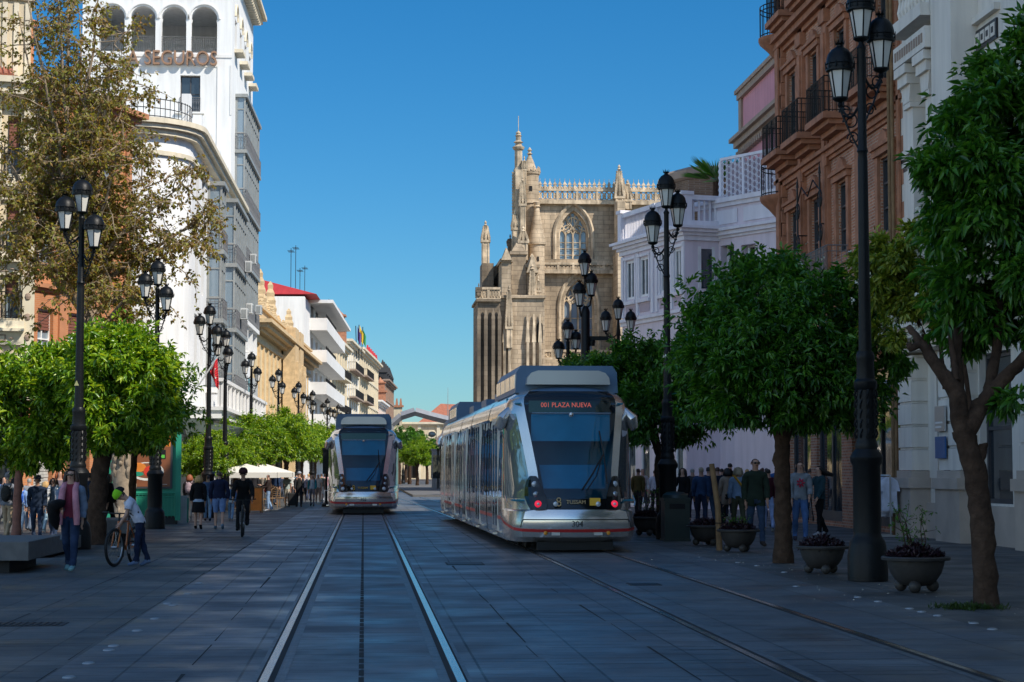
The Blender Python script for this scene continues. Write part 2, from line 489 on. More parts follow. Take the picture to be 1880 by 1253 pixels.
WC = {}
def window(parent, x, z, w, h, y=.2, frame='framewhite', pane='pane', nx=2, nz=2, bar=.06, sill=None, blind=0):
    """window part with a pane below it; x,z = lower left corner of the opening, y = depth behind the wall face"""
    key = (round(w, 2), round(h, 2), frame, pane, nx, nz, bar, sill, blind)
    if key not in WC:
        mb = MB(); fr = 0
        mb.box(0, -.05, 0, bar, .03, h); mb.box(w - bar, -.05, 0, w, .03, h)
        mb.box(bar, -.05, 0, w - bar, .03, bar); mb.box(bar, -.05, h - bar, w - bar, .03, h)
        for i in range(1, nx):
            X = w * i / nx; mb.box(X - bar * .5, -.045, bar, X + bar * .5, .025, h - bar)
        for j in range(1, nz):
            Z = h * j / nz
            for i in range(nx):
                xa = bar if i == 0 else w * i / nx + bar * .5
                xb = w - bar if i == nx - 1 else w * (i + 1) / nx - bar * .5
                mb.box(xa, -.04, Z - bar * .4, xb, .02, Z + bar * .4)
        mats = [M[frame]]
        if sill:
            mats.append(M[sill]); mb.box(-.12, -y - .12, -.1, w + .12, .0, -.003, 1)
        if blind:
            mats.append(M['blind'] if blind > 0 else M['whitetrim'])
            zb = h * (1 - abs(blind))
            n = max(3, int((h - bar - zb) / .1))
            for k in range(n):
                za = zb + (h - bar - zb) * k / n
                mb.box(bar, -.075, za, w - bar, -.052, za + (h - bar - zb) / n * .86, len(mats) - 1)
        me = mb.mesh('window', mats)
        pb = MB(); pb.quad((bar * .5, .01, bar * .5), (w - bar * .5, .01, bar * .5), (w - bar * .5, .01, h - bar * .5), (bar * .5, .01, h - bar * .5))
        WC[key] = (me, pb.mesh('pane', [M[pane]]))
    me, pm = WC[key]
    o = link('window', me, parent, (x, y, z))
    link('pane', pm, o)
    return o


BC = {}
def railing_mesh(W, h, d, mat_, step=.12, ornate=False, sides=True):
    key = (round(W, 2), round(h, 2), round(d, 2), mat_, step, ornate, sides)
    if key in BC: return BC[key]
    mb = MB()
    def run(p, q):
        p = Vector(p); q = Vector(q); L = (q - p).length
        n = max(2, int(L / step)); t = .012
        for zz in (.06, h - .02, h * .82):
            dd = (q - p).normalized()
            mb.tube([p + Vector((0, 0, zz)), q + Vector((0, 0, zz))], .018 if zz > h * .9 else .012, 4)
        for i in range(n + 1):
            a = p.lerp(q, i / n)
            mb.tube([a, a + Vector((0, 0, h))], .009 if i % 6 else .016, 4)
            if ornate and i < n:
                b = p.lerp(q, (i + 1) / n)
                c = (a + b) / 2
                pts = []
                for k in range(9):
                    an = 2 * PI * k / 8
                    pts.append(c + (b - a) * .5 * math.cos(an) + Vector((0, 0, h * .45 + h * .3 * math.sin(an))))
                mb.tube(pts, .008, 3)
    run((0, -d, 0), (W, -d, 0))
    if sides:
        run((0, 0, 0), (0, -d, 0)); run((W, 0, 0), (W, -d, 0))
    BC[key] = mb.mesh('railing', [M[mat_]])
    return BC[key]


def balcony(parent, x, z, w, d, slab, rail='iron2', h=1.0, ornate=False, corbel=True, t=.16, step=.12):
    mb = MB()
    mb.box(0, -d, -t, w, 0, 0)
    if corbel:
        mb.box(.1, -d * .8, -t - .14, w - .1, -.002, -t)
        mb.box(.22, -d * .5, -t - .3, w - .22, -.003, -t - .14)
        mb.box(.36, -d * .25, -t - .46, w - .36, -.004, -t - .3)
    o = mb.build('balcony', M[slab], parent, (x, 0, z))
    link('railing', railing_mesh(w - .1, h, d - .06, rail, step, ornate), o, (.05, 0, 0))
    return o


def cornice(mb, W, z, steps, mi=0, x0=0.0, ret=0.0):
    """stepped moulding along the top of a facade: steps = [(height, projection)] going up"""
    for h, p in steps:
        mb.box(x0 - p, -p, z, W + p, ret, z + h, mi); z += h
    return z
# ================================================================== TRAM
TL = 28.5
SEAMS = [6.1, 11.9, 16.3, 22.1]
# z, half width W, centre-front y, windscreen edge (w, y), pillar width, pillar depth
TROWS = [(.20, 1.25, .30, 1.02, .52, .14, .30), (.30, 1.30, .10, 1.05, .34, .14, .28), (.45, 1.315, .02, 1.06, .27, .14, .28), (.62, 1.325, .0, 1.05, .26, .14, .28),
         (.80, 1.325, .03, 1.0, .27, .15, .26), (.84, 1.325, .06, .80, .20, .17, .2), (1.05, 1.325, .10, .76, .24, .17, .22), (1.27, 1.325, .19, .71, .33, .17, .22),
         (1.6, 1.322, .37, .74, .50, .17, .22), (2.0, 1.315, .58, .80, .70, .17, .22), (2.4, 1.305, .80, .86, .91, .17, .22), (2.76, 1.285, 1.0, .915, 1.1, .17, .24),
         (2.98, 1.235, 1.12, .94, 1.22, .15, .25), (3.1, 1.16, 1.2, .92, 1.3, .12, .22), (3.22, 1.0, 1.32, .80, 1.42, .10, .2), (3.30, .7, 1.5, .56, 1.6, .08, .15), (3.33, .3, 1.75, .22, 1.8, .05, .1)]


def tram_cols(row):
    z, W, yc, wc, yk, pw, pd = row
    W0 = W
    pts = [(0, yc), (wc * .35, yc + (yk - yc) * .1), (wc * .7, yc + (yk - yc) * .42), (wc, yk), (min(wc + pw, W0), yk + pd)]
    x4, y4 = pts[-1]
    x6, y6 = W, max(1.95, y4 + .2)
    pts.append((x4 + (x6 - x4) * .55, y4 + (y6 - y4) * .4))
    pts.append((x4 + (x6 - x4) * .9, y4 + (y6 - y4) * .75))
    pts.append((x6, y6))
    return pts


def make_tram(number, dest, lamps_on, dark):
    ys = [2.2]
    for s in SEAMS: ys += [s - .1, s + .1]
    ys += [TL - 2.2]
    body = MB(); screen = {0: MB(), 1: MB()}; cabw = {}; sidew = {}; bell = [MB() for _ in SEAMS]
    grid = []
    for row in TROWS:
        c = tram_cols(row)
        W = row[1]
        mid = [(W, y) for y in ys]
        half = c + mid + [(x, TL - y) for x, y in reversed(c)]
        grid.append([(x, y, row[0]) for x, y in half])
    nc = len(grid[0]); nf = 8; nm = len(ys)
    for j in range(len(grid) - 1):
        z0, z1 = TROWS[j][0], TROWS[j + 1][0]
        for i in range(nc - 1):
            for sgn in (1, -1):
                q = [grid[j][i], grid[j][i + 1], grid[j + 1][i + 1], grid[j + 1][i]]
                q = [(p[0] * sgn, p[1], p[2]) for p in q]
                if sgn < 0: q.reverse()
                end = 0 if i < nc / 2 else 1
                k = i if end == 0 else nc - 2 - i
                tgt, mi = body, 0
                if k < 3 and 1.05 - .001 <= z0 < 3.0: tgt = screen[end]
                elif k < 3 and .83 < z0 < 1.05: mi = 2
                elif k < 3 and 2.95 < z0 < 3.21: mi = 2
                elif k < 3 and z0 >= 3.15: mi = 3
                elif 4 <= k < 7 and 1.0 < z0 < 2.75:
                    tgt = cabw.setdefault((end, sgn), MB())
                elif k >= nf - 1:
                    a = (grid[j][i][1] + grid[j][i + 1][1]) / 2
                    ib = [n for n, s in enumerate(SEAMS) if abs(a - s) < .12]
                    if ib:
                        tgt = bell[ib[0]]
                        q = [(p[0] * .96 if p[2] < 3.2 else p[0], p[1], p[2] - (.03 if p[2] > 3 else 0)) for p in q]
                    elif 1.0 < z0 < 2.75:
                        modi = sum(a > s for s in SEAMS)
                        tgt = sidew.setdefault((modi, sgn), MB())
                    elif z0 >= 3.2: mi = 3
                    elif z0 < .28: mi = 1
                tgt.add(q, [(0, 1, 2, 3)], mi)
    # floor and roof closing
    top = grid[-1]; bot = grid[0]
    body.add([p for p in top] + [(-p[0], p[1], p[2]) for p in reversed(top)], [tuple(range(2 * nc))], 3)
    body.add([p for p in bot] + [(-p[0], p[1], p[2]) for p in reversed(bot)], [tuple(reversed(range(2 * nc)))], 1)
    root = thing('tram', 'x', 'tram')
    # weld
    def weld(o):
        bm = bmesh.new(); bm.from_mesh(o.data); bmesh.ops.remove_doubles(bm, verts=bm.verts, dist=.0008); bm.to_mesh(o.data); bm.free()
        o.data.polygons.foreach_set('use_smooth', [True] * len(o.data.polygons)); o.data.set_sharp_from_angle(angle=R(28)); o.data.update()
    bo = body.build('body', [M['silver'], M['silverdark'], M['tblack'], M['roofpaint']], root); weld(bo)
    for e in (0, 1):
        weld(screen[e].build('windscreen', [M['wsglass'] if e == 0 else M['tglass']], root))
    for kk in cabw.values(): weld(kk.build('cab_window', [M['tglass']], root))
    for kk in sidew.values(): weld(kk.build('side_window', [M['tglass']], root))
    for b in bell: weld(b.build('gangway_bellows', [M['rubber']], root))
    # window mullions and doors on each side
    dl = [(3.0, 1.4), (8.3, 1.5), (13.4, 1.5), (18.6, 1.5), (24.2, 1.4)]
    for sgn in (1, -1):
        for y0, w in dl:
            d = MB()
            X = 1.325 * sgn
            def bx(ya, yb, za, zb, mi, t=.007):
                d.box(X - .03 * sgn, ya, za, X + t * sgn, yb, zb, mi)
            bx(y0, y0 + .06, .36, 2.72, 0); bx(y0 + w - .06, y0 + w, .36, 2.72, 0); bx(y0 + w / 2 - .03, y0 + w / 2 + .03, .36, 2.72, 0, .0075)
            bx(y0 + .06, y0 + w - .06, 2.66, 2.72, 0, .006); bx(y0 + .06, y0 + w - .06, .36, .44, 0, .006)
            bx(y0 + .06, y0 + w / 2 - .03, .44, 2.66, 1, .005); bx(y0 + w / 2 + .03, y0 + w - .06, .44, 2.66, 1, .005)
            dd = d.build('door', [M['silverdark'], M['tglass']], root)
            st = MB(); st.box(X, y0 + .05, .27, X + .09 * sgn, y0 + w - .05, .31); st.build('door_step', [M['silver']], dd)
        for y in (4.6, 5.4, 6.9, 7.7, 10.4, 11.2, 12.6, 15.3, 17.4, 20.8, 21.5, 23.0):
            mu = MB(); mu.box(1.28 * sgn, 0, 1.06, 1.3285 * sgn, .05, 2.0); mu.box(1.27 * sgn, 0, 2.0, 1.319 * sgn, .05, 2.4); mu.box(1.24 * sgn, 0, 2.4, 1.308 * sgn, .05, 2.7)
            mu.build('window_post', [M['rubber']], root, (0, y, 0))
        sl = MB()
        for a, b2 in ((2.3, 3.0), (4.5, 5.95), (6.3, 8.2), (9.9, 11.7), (12.1, 13.3), (15.0, 16.1), (16.5, 18.5), (20.2, 21.9), (22.3, 24.1)):
            sl.box(1.32 * sgn, a, .60, 1.330 * sgn, b2, .67)
        sl.build_each('side_stripe', [M['red']], root)
        for y in (5.0, 10.6, 15.5, 21.0):
            vt = MB(); vt.box(1.30 * sgn, 0, .72, 1.329 * sgn, .55, .80)
            vt.build('side_vent', [M['rubber']], root, (0, y, 0))
    # red stripe round the nose
    for e in (0, 1):
        st = MB()
        def edge(z):
            for r0, r1 in zip(TROWS, TROWS[1:]):
                if r0[0] <= z <= r1[0]:
                    t = (z - r0[0]) / (r1[0] - r0[0]); a, b = tram_cols(r0), tram_cols(r1)
                    return [(p[0] * (1 - t) + q[0] * t, p[1] * (1 - t) + q[1] * t) for p, q in zip(a, b)]
        lo, hi = edge(.40), edge(.455)
        # rises along the sides
        for i in range(len(lo) - 1):
            for sgn in (1, -1):
                rise = lambda n: [0, 0, 0, .01, .03, .08, .13, .2][n]
                pts = []
                for (p, zz) in ((lo[i], .40 + rise(i)), (lo[i + 1], .40 + rise(i + 1)), (hi[i + 1], .455 + rise(i + 1)), (hi[i], .455 + rise(i))):
                    ep = edge(zz)
                    idx = i if (p is lo[i] or p is hi[i]) else i + 1
                    x, y = ep[idx]
                    v = Vector((x, y - .45)).normalized() * .006
                    X, Y = (x + (v.x if idx else 0)) * sgn, y + (v.y if idx < 4 else 0) - (.006 if idx < 4 else 0)
                    if e: Y = TL - Y
                    pts.append((X, Y, zz))
                if (sgn < 0) != (e == 1): pts.reverse()
                st.add(pts, [(0, 1, 2, 3)])
        st.build('nose_stripe', [M['red']], root)
        s = 1 if e == 0 else -1
        Yf = lambda y: y if e == 0 else TL - y
        # bumper panel (raised lip) between the black band and the stripe
        lip = MB()
        up_, dn = edge(.655), edge(.64)
        pts = [(x, y - .012, .645) for x, y in edge(.645)[:4]]
        pts = [(-x, y, z) for x, y, z in reversed(pts[1:])] + pts
        pts = [(pts[0][0] - .05, pts[0][1] + .0, .50)] + [(pts[0][0] - .03, pts[0][1], .6)] + pts + [(pts[-1][0] + .03, pts[-1][1], .6), (pts[-1][0] + .05, pts[-1][1], .50)]
        lip.tube([(x, Yf(y), z) for x, y, z in pts], .011, 5)
        lip.build('bumper_seam', [M['rubber']], root)
        # light clusters: black pods at both lower corners of the windscreen
        for sg in (1, -1):
            hc = MB()
            prof = [(.84, .60, .90), (.95, .58, .95), (1.1, .60, .985), (1.28, .66, .965), (1.42, .72, .93), (1.5, .775, .88)]
            fr = []
            for z, xa, xb in prof:
                def ys_at(x):
                    ep = edge(z)[:6]
                    for p, q in zip(ep, ep[1:]):
                        if p[0] <= x <= q[0] + 1e-6:
                            t = (x - p[0]) / max(1e-6, q[0] - p[0]); return p[1] + (q[1] - p[1]) * t
                    return ep[-1][1]
                n = 6
                fr.append([(xa + (xb - xa) * t / n, ys_at(xa + (xb - xa) * t / n) - .03 * math.sin(PI * (.12 + .76 * t / n)) - .012, z) for t in range(n + 1)])
            for a, b in zip(fr, fr[1:]):
                for t in range(len(a) - 1):
                    q = [a[t], a[t + 1], b[t + 1], b[t]]
                    q = [(x * sg, Yf(y), z) for x, y, z in q]
                    if (sg < 0) != (e == 1): q.reverse()
                    hc.add(q, [(0, 1, 2, 3)])
            h = hc.build('light_cluster', [M['tblack']], root, smooth=40)
            for z, xo, kind in ((1.34, .80, 'lens'), (1.14, .785, 'dark'), (.95, .755, 'lamp')):
                row = edge(z)
                x = xo
                for p, q in zip(row, row[1:]):
                    if p[0] <= x <= q[0]: y = p[1] + (q[1] - p[1]) * (x - p[0]) / max(1e-6, q[0] - p[0])
                lp = MB(); r = .058 if kind != 'lamp' else .07
                prof2 = [(r, 0), (r, .035), (r * .85, .045), (r * .5, .055), (0.001, .056)]
                lp.lathe(prof2, 14)
                me = lp.mesh('lamp', [M['lens'] if kind == 'lens' else (M['tglass'] if kind == 'dark' else (M['redlamp'] if lamps_on else M['lens']))], 40)
                me.transform(Matrix.Rotation(R(90), 4, 'X'))
                if e: me.transform(Matrix.Rotation(PI, 4, 'Z'))
                o = link('lamp', me, h, (x * sg, Yf(y - .02), z))
                if kind == 'lamp' and lamps_on:
                    l2 = MB(); l2.lathe([(.03, 0), (.03, .066), (.001, .07)], 10); m2 = l2.mesh('lamp_core', [M['lens']], 40); m2.transform(Matrix.Rotation(R(90), 4, 'X'))
                    if e: m2.transform(Matrix.Rotation(PI, 4, 'Z'))
                    link('lamp_core', m2, h, (x * sg, Yf(y - .02), z)); o.name = 'tail_lamp'
            fg = MB(); fg.lathe([(.05, 0), (.05, .03), (.03, .04), (.001, .041)], 12)
            me = fg.mesh('fog_lamp', [M['lens']], 40); me.transform(Matrix.Rotation(R(90), 4, 'X'))
            if e: me.transform(Matrix.Rotation(PI, 4, 'Z'))
            link('fog_lamp', me, root, (.42 * sg, Yf(.085), .95))
            am = MB(); am.lathe([(.04, 0), (.04, .02), (.02, .03), (.001, .031)], 10)
            me = am.mesh('reflector', [M['amber']], 40); me.transform(Matrix.Rotation(R(90), 4, 'X'))
            if e: me.transform(Matrix.Rotation(PI, 4, 'Z'))
            link('reflector', me, root, (.62 * sg, Yf(.09), .385))
            tb = MB(); tb.box(-.08, -.01, -.02, .08, .05, .035); tb.build('tow_bracket', [M['silverdark']], root, (.42 * sg, Yf(.06), .36))
            # mirror pods
            mr = MB()
            pr = []
            mr.tube([(-.22 * sg, .1 * s, .26), (-.1 * sg, .0, .16), (.03 * sg, -.06 * s, .02), (.07 * sg, .02 * s, -.14), (.07 * sg, .1 * s, -.2)], [.05, .085, .125, .11, .05], 10)
            mo = mr.build('mirror_pod', [M['silver']], root, (1.30 * sg, Yf(1.72), 2.66), smooth=40)
            # handrail on the cab corner
            hr = MB(); hr.tube([(1.30 * sg, Yf(1.35), 1.1), (1.30 * sg, Yf(1.05), .98), (1.24 * sg, Yf(.75), .9)], .014, 6)
            hr.build('cab_trim_strip', [M['silver']], root)
        # inside of the cab
        if e == 0:
            cb = MB()
            cb.box(-1.2, 2.3, .4, 1.2, 2.34, 3.1); cb.box(-1.2, .6, 1.0, 1.2, 2.3, 1.03); cb.box(-1.1, 1.3, 2.95, 1.1, 2.3, 2.98)
            cb.build('cab_lining', [M['cabdark']], root)
            ds = MB(); ds.add([(-.62, .45, 1.25), (.62, .45, 1.25), (.66, .95, 1.72), (-.66, .95, 1.72), (-.62, 1.2, 1.25), (.62, 1.2, 1.25), (.66, 1.2, 1.72), (-.66, 1.2, 1.72)],
                               [(0, 1, 2, 3), (3, 2, 6, 7), (0, 3, 7, 4), (1, 5, 6, 2)])
            ds.build('dashboard', [M['cabdash']], root)
            sb = MB(); sb.box(-.80, 1.12, 2.2, .80, 1.14, 2.74); sb.build('sun_blind', [M['cabblue']], root)
            dp = MB(); dp.box(-.84, 1.22, 2.78, .84, 1.25, 3.02); dpo = dp.build('destination_display', [M['tblack']], root)
            if dest:
                text(dest, .135, M['ledred'], dpo, (-.08, 1.205, 2.93), .004, sx=.92)
            rm = MB(); rm.tube([(-.8, .985, 2.76), (-.3, .955, 2.76), (0, .95, 2.76), (.3, .955, 2.76), (.8, .985, 2.76)], .008, 4); rm.ell((0, .96, 2.73), .05, .03, .05, 8)
            rm.build('wiper_rail', [M['silver']], root)
            # wipers
            wp = MB()
            P = lambda x, z: (x, [r for r in [edge(z)]][0][0][1] + abs(x) * .08 - .05, z)
            wp.tube([P(.12, 1.24), P(.35, 1.55), P(.58, 1.92)], .018, 5); wp.tube([P(.22, 1.24), P(.42, 1.5), P(.58, 1.92)], .012, 5)
            wp.tube([P(.62, 1.35), P(.60, 1.9), P(.54, 2.4)], .014, 5)
            wp.build('windscreen_wiper', [M['rubber']], root)
            # numbers and operator's lettering
            text(number, .17, M['numblack'], root, (0, -.012, .555), .003, sx=.9, name='fleet_number')
            text('TUSSAM', .105, M['goldtext'] if lamps_on else M['gold'], root, (-.02, .052, .985), .004, name='operator_lettering')
            lg = MB()
            for cz, r in ((1.035, .036), (.955, .042)):
                lg.tube([(-.36 + r * math.cos(a * PI / 6), .055, cz + r * math.sin(a * PI / 6)) for a in range(13)], .011, 5)
            lg.build('operator_emblem', [M['goldtext'] if lamps_on else M['gold']], root)
            dc = MB(); dc.box(.25, .058, .92, .46, .075, 1.07); dc.build('yellow_notice', [M['gold']], root)
        # lower skirt plate under the nose (fender)
        fd = MB(); fd.box(-.75, Yf(.35), .045, .75, Yf(.55), .2); fd.build('obstacle_guard', [M['iron2']], root)
    # roof equipment
    for y0, y1 in ((1.75, 6.6), (22.2, TL - 1.75)):
        ru = MB()
        n = 10
        prof = [(-1.06, 3.2), (-1.04, 3.62), (-.95, 3.76), (.95, 3.76), (1.04, 3.62), (1.06, 3.2)]
        ru.prism(list(reversed(prof)), y0, y1)
        ro = ru.build('roof_unit', [M['roofpaint']], root)
        side = MB()
        for sg in (-1, 1):
            for a in range(int((y1 - y0) / 1.2)):
                side.box(1.02 * sg, y0 + .15 + a * 1.2, 3.3, 1.065 * sg, y0 + 1.2 + a * 1.2, 3.58)
        side.build_each('roof_unit_panel', [M['silver']], ro)
    for e in (0, 1):
        hp = MB()
        for i in range(8):
            pass
        pr = [(-.86, 3.36), (.86, 3.36), (.84, 3.5), (.76, 3.6), (.62, 3.645), (-.62, 3.645), (-.76, 3.6), (-.84, 3.5)]
        a, b = (1.45, 1.9) if e == 0 else (TL - 1.9, TL - 1.45)
        hp.prism(pr, a, b)
        hp.build('roof_visor', [M['silverdark']], root, smooth=40)
    for y in (9.5, 14.1, 19):
        pn = MB(); pn.box(-.8, y - .9, 3.3, .8, y + .9, 3.5); pn.build('roof_hatch', [M['roofpaint']], root)
    for y in (3.6, 14.1, 24.9):
        bg = MB()
        for sx in (-.7175, .7175):
            for yy in (-.9, .9):
                bg.tube([(sx - .05, y + yy, .29), (sx + .05, y + yy, .29)], .285, 16)
        bg.box(-.8, y - 1.2, .2, .8, y + 1.2, .34)
        bg.build('bogie', [M['rubber']], root)
    return root


tramA = make_tram('304', '001 PLAZA NUEVA', True, False)
tag(tramA, 'silver articulated tram with red lamps lit and number 304 on its nose', 'tram', 'articulated trams')
tramA.location = (4.18, 37.25, 0.012); tramA.rotation_euler = (0, 0, R(.62))
tramB = make_tram('302', '', False, True)
tag(tramB, 'silver tram number 302 further off on the left track with no red lamps lit', 'tram', 'articulated trams')
tramB.location = (0.0, 70.6, 0.012)

# ================================================================== STREET LAMPS
def make_lantern():
    g = MB(); n = 6
    for k in range(n):
        a, b = 2 * PI * k / n, 2 * PI * (k + 1) / n
        g.quad((.11 * math.cos(a), .11 * math.sin(a), .05), (.11 * math.cos(b), .11 * math.sin(b), .05), (.19 * math.cos(b), .19 * math.sin(b), .44), (.19 * math.cos(a), .19 * math.sin(a), .44))
    i = MB()
    i.lathe([(.03, -.1), (.05, -.06), (.03, -.02), (.1, 0), (.135, .03), (.135, .05)], 12)
    for k in range(n):
        a = 2 * PI * k / n
        i.tube([(.112 * math.cos(a), .112 * math.sin(a), .04), (.194 * math.cos(a), .194 * math.sin(a), .45)], .013, 4)
    i.lathe([(.20, .43), (.235, .44), (.235, .48), (.215, .49), (.215, .53), (.235, .54), (.225, .60), (.20, .68), (.14, .75), (.07, .79), (.05, .80), (.05, .82), (.085, .84)], 16)
    for k in range(8):
        a = 2 * PI * k / 8
        i.add([(.07 * math.cos(a - .3), .07 * math.sin(a - .3), .83), (.07 * math.cos(a + .3), .07 * math.sin(a + .3), .83), (.105 * math.cos(a), .105 * math.sin(a), .92)], [(0, 1, 2), (2, 1, 0)])
    for k in range(12):
        a = 2 * PI * k / 12
        i.tube([(.235 * math.cos(a), .235 * math.sin(a), .47), (.25 * math.cos(a), .25 * math.sin(a), .57)], [.018, .004], 4)
    for m in (i, g): m.v = [(x * .9, y * .9, z) for x, y, z in m.v]
    return i.mesh('lantern', [M['iron']], 35), g.mesh('lantern_glass', [M['frost']])


LANT = make_lantern()


def scroll(mb, p0, out, h, r=.016):
    """an S-shaped wrought arm from the pole outwards (local x), plus curls"""
    pts = []
    for k in range(14):
        t = k / 13
        pts.append((p0 + out * t, 0, h + .16 * math.sin(PI * 1.0 * t + PI) * 1.0 + .05 * t))
    mb.tube(pts, r * 1.3, 6)
    for c, rr, zz, s in ((p0 + out * .42, .13, h - .2, 1), (p0 + out * .72, .1, h - .05, -1), (p0 + out * .3, .1, h - .45, -1)):
        sp = []
        for k in range(18):
            a = k / 17 * 2.6 * PI
            q = rr * (1 - .6 * k / 17)
            sp.append((c + q * math.cos(a * s), 0, zz + q * math.sin(a)))
        mb.tube(sp, r * .75, 5)
    mb.tube([(p0, 0, h - .62), (p0 + out * .5, 0, h - .35), (p0 + out, 0, h - .02)], r, 5)


def slim(mb, k=.78):
    mb.v = [(x * k, y * k, z) for x, y, z in mb.v]
    return mb


def make_street_lamp():
    root = thing('street_lamp', 'x', 'street lamp')
    b = MB()
    b.lathe([(.375, 0), (.375, .36), (.36, .4), (.345, .5), (.325, .56), (.29, .6), (.26, .64), (.25, .7)], 28)
    b.lathe([(.26, .68), (.26, 1.62), (.30, 1.68), (.31, 1.74), (.27, 1.8), (.21, 1.86)], 24)
    slim(b).build('base', [M['iron']], root, smooth=30)
    s = MB()
    s.lathe([(.20, 1.84), (.22, 1.9), (.20, 1.96), (.185, 2.0), (.2, 2.35), (.185, 2.7), (.22, 2.74), (.22, 2.82), (.175, 2.86), (.16, 3.1), (.175, 3.14), (.175, 3.2), (.15, 3.25)], 20)
    for k in range(10):
        a = 2 * PI * k / 10
        for q in range(5):
            zz = 2.02 + q * .14
            s.tube([(.19 * math.cos(a), .19 * math.sin(a), zz), (.225 * math.cos(a + .1), .225 * math.sin(a + .1), zz + .06), (.19 * math.cos(a + .2), .19 * math.sin(a + .2), zz + .12)], [.02, .012, .02], 4)
    slim(s).build('ornate_sleeve', [M['iron']], root, smooth=35)
    p = MB(); p.lathe([(.125, 3.2), (.105, 4.5), (.095, 6.0), (.085, 6.1), (.11, 6.14), (.085, 6.2), (.075, 7.6), (.09, 7.64), (.05, 7.7), (.05, 7.8)], 16)
    slim(p).build('pole', [M['iron']], root, smooth=35)
    tri = MB(); tri.add([(-.06, -.1, 3.75), (.06, -.1, 3.75), (0, -.099, 3.87)], [(0, 1, 2)]); tri.build('warning_triangle', [M['sign']], root)
    for k in range(3):
        a = R(90 + 120 * k) + .35
        z = 7.75 - .42 * k
        r = 0.0 if k == 0 else .35
        arm = MB()
        if r:
            scroll(arm, .06, r - .06, z - .12)
            me = arm.mesh('bracket_arm', [M['iron']]); me.transform(Matrix.Rotation(a, 4, 'Z'))
            link('bracket_arm', me, root)
        o = link('lantern', LANT[0], root, (r * math.cos(a), r * math.sin(a), z)); link('lantern_glass', LANT[1], o)
    return root


lamp0 = make_street_lamp()
used = [0]


def lamp(x, y, rz, label, h=1.0):
    o = lamp0 if not used[0] else copy_tree(lamp0)
    used[0] = 1
    o.location = (x, y, .012); o.rotation_euler = (0, 0, rz); o.scale = (1, 1, h)
    tag(o, label, 'street lamp', 'three-lantern street lamps')
    return o


def lamp_px(px, Y, top, label, rz):
    lamp(at(px, 866, Y).x, Y, rz, label, at(px, top, Y).z / 8.67)


lamp_px(1591, 27.5, -38, 'tall black street lamp with a fat round base between the two nearest planters', R(150))
lamp_px(1226, 44.6, 312, 'black street lamp rising behind the dark green litter bin', R(160))
lamp_px(143, 40.0, 322, 'tall black street lamp directly behind the woman in the pink scarf', R(-25))
lamp_px(285, 54.0, 473, 'black street lamp with a dark base in front of the green kiosk', R(-30))
lamp_px(382, 66.5, 556, 'street lamp behind the couple in dark sweaters, pole left of the red flag', R(-30))
lamp_px(412, 78.5, 602, 'street lamp with spread lanterns just right of the red flag', R(-60))
lamp_px(460, 95, 645, 'street lamp in front of the near end of the ochre building', R(-20))
lamp_px(510, 111, 676, 'street lamp in front of the middle of the ochre building', R(-40))
lamp_px(547, 126, 700, 'street lamp in front of the far end of the ochre building', R(-10))
lamp_px(573, 139, 716, 'street lamp before the white balconied block, left of its pair', R(-70))
lamp_px(600, 152, 731, 'street lamp before the white balconied block, right one of its pair', R(-30))
lamp_px(620, 166, 742, 'far street lamp above the roof of tram 302, the left of two', R(-30))
lamp_px(637, 184, 754, 'far street lamp above the roof of tram 302, the right of two', R(-20))
lamp_px(1043, 66, 586, 'street lamp standing behind tram 304 left of the thick camera mast', R(160))
lamp_px(727, 226, 806, 'tiny far street lamp right of tram 302, nearest to it', R(-20))
lamp_px(740, 250, 814, 'tiny far street lamp second from tram 302 towards the arch', R(10))

# thick mast with three lanterns and a camera arm behind the tram
root = thing('camera_mast', 'thick black mast with three lanterns and a camera arm above tram 304', 'street lamp', (7.35, 63, .012))
P = at(1072, 458, 63)
mb = MB(); mb.lathe([(.3, 0), (.3, 1.2), (.2, 1.3), (.17, 1.5), (.15, 6.9), (.12, 7.0), (.06, 7.1)], 16); mb.build('pole', [M['iron']], root, smooth=35)
for k, (dx, dz) in enumerate(((-.03, P.z - .93), (.19, P.z - 1.6), (-.2, P.z - 1.95))):
    o = link('lantern', LANT[0], root, (dx, -.1, dz)); link('lantern_glass', LANT[1], o)
    a = MB(); a.tube([(0, 0, dz - .4), (dx * .8, -.06, dz - .3), (dx, -.1, dz - .05)], .03, 6); a.build('bracket_arm', [M['iron']], root)
mb = MB(); mb.tube([(.1, 0, 5.9), (.5, -.05, 6.05)], .03, 6); mb.box(.15, -.14, 5.95, .75, .08, 6.08); mb.lathe([(.09, -.14), (.11, 0), (.09, .05)], 12, (.22, -.04, 5.9)); mb.build('camera_arm', [M['iron']], root)

# candelabra with three spread lanterns near the cathedral
P = at(1135, 545, 72)
root = thing('candelabra_lamp', 'black candelabra lamp with three widely spread lanterns before the cathedral wall', 'street lamp', (P.x, 72, .012))
mb = MB(); mb.lathe([(.28, 0), (.28, .5), (.18, .7), (.12, 1.2), (.1, 1.5), (.07, P.z - 1.5), (.09, P.z - 1.45), (.05, P.z - 1.0), (.04, P.z - .9)], 14); mb.build('pole', [M['iron']], root, smooth=35)
o = link('lantern', LANT[0], root, (0, 0, P.z - .9)); link('lantern_glass', LANT[1], o)
for s in (-1, 1):
    a = MB(); scroll(a, .05, .43, P.z - 1.45, .018)
    me = a.mesh('bracket_arm', [M['iron']]); me.transform(Matrix.Rotation(0 if s > 0 else PI, 4, 'Z')); link('bracket_arm', me, root)
    o = link('lantern', LANT[0], root, (.48 * s, 0, P.z - 1.36)); link('lantern_glass', LANT[1], o)
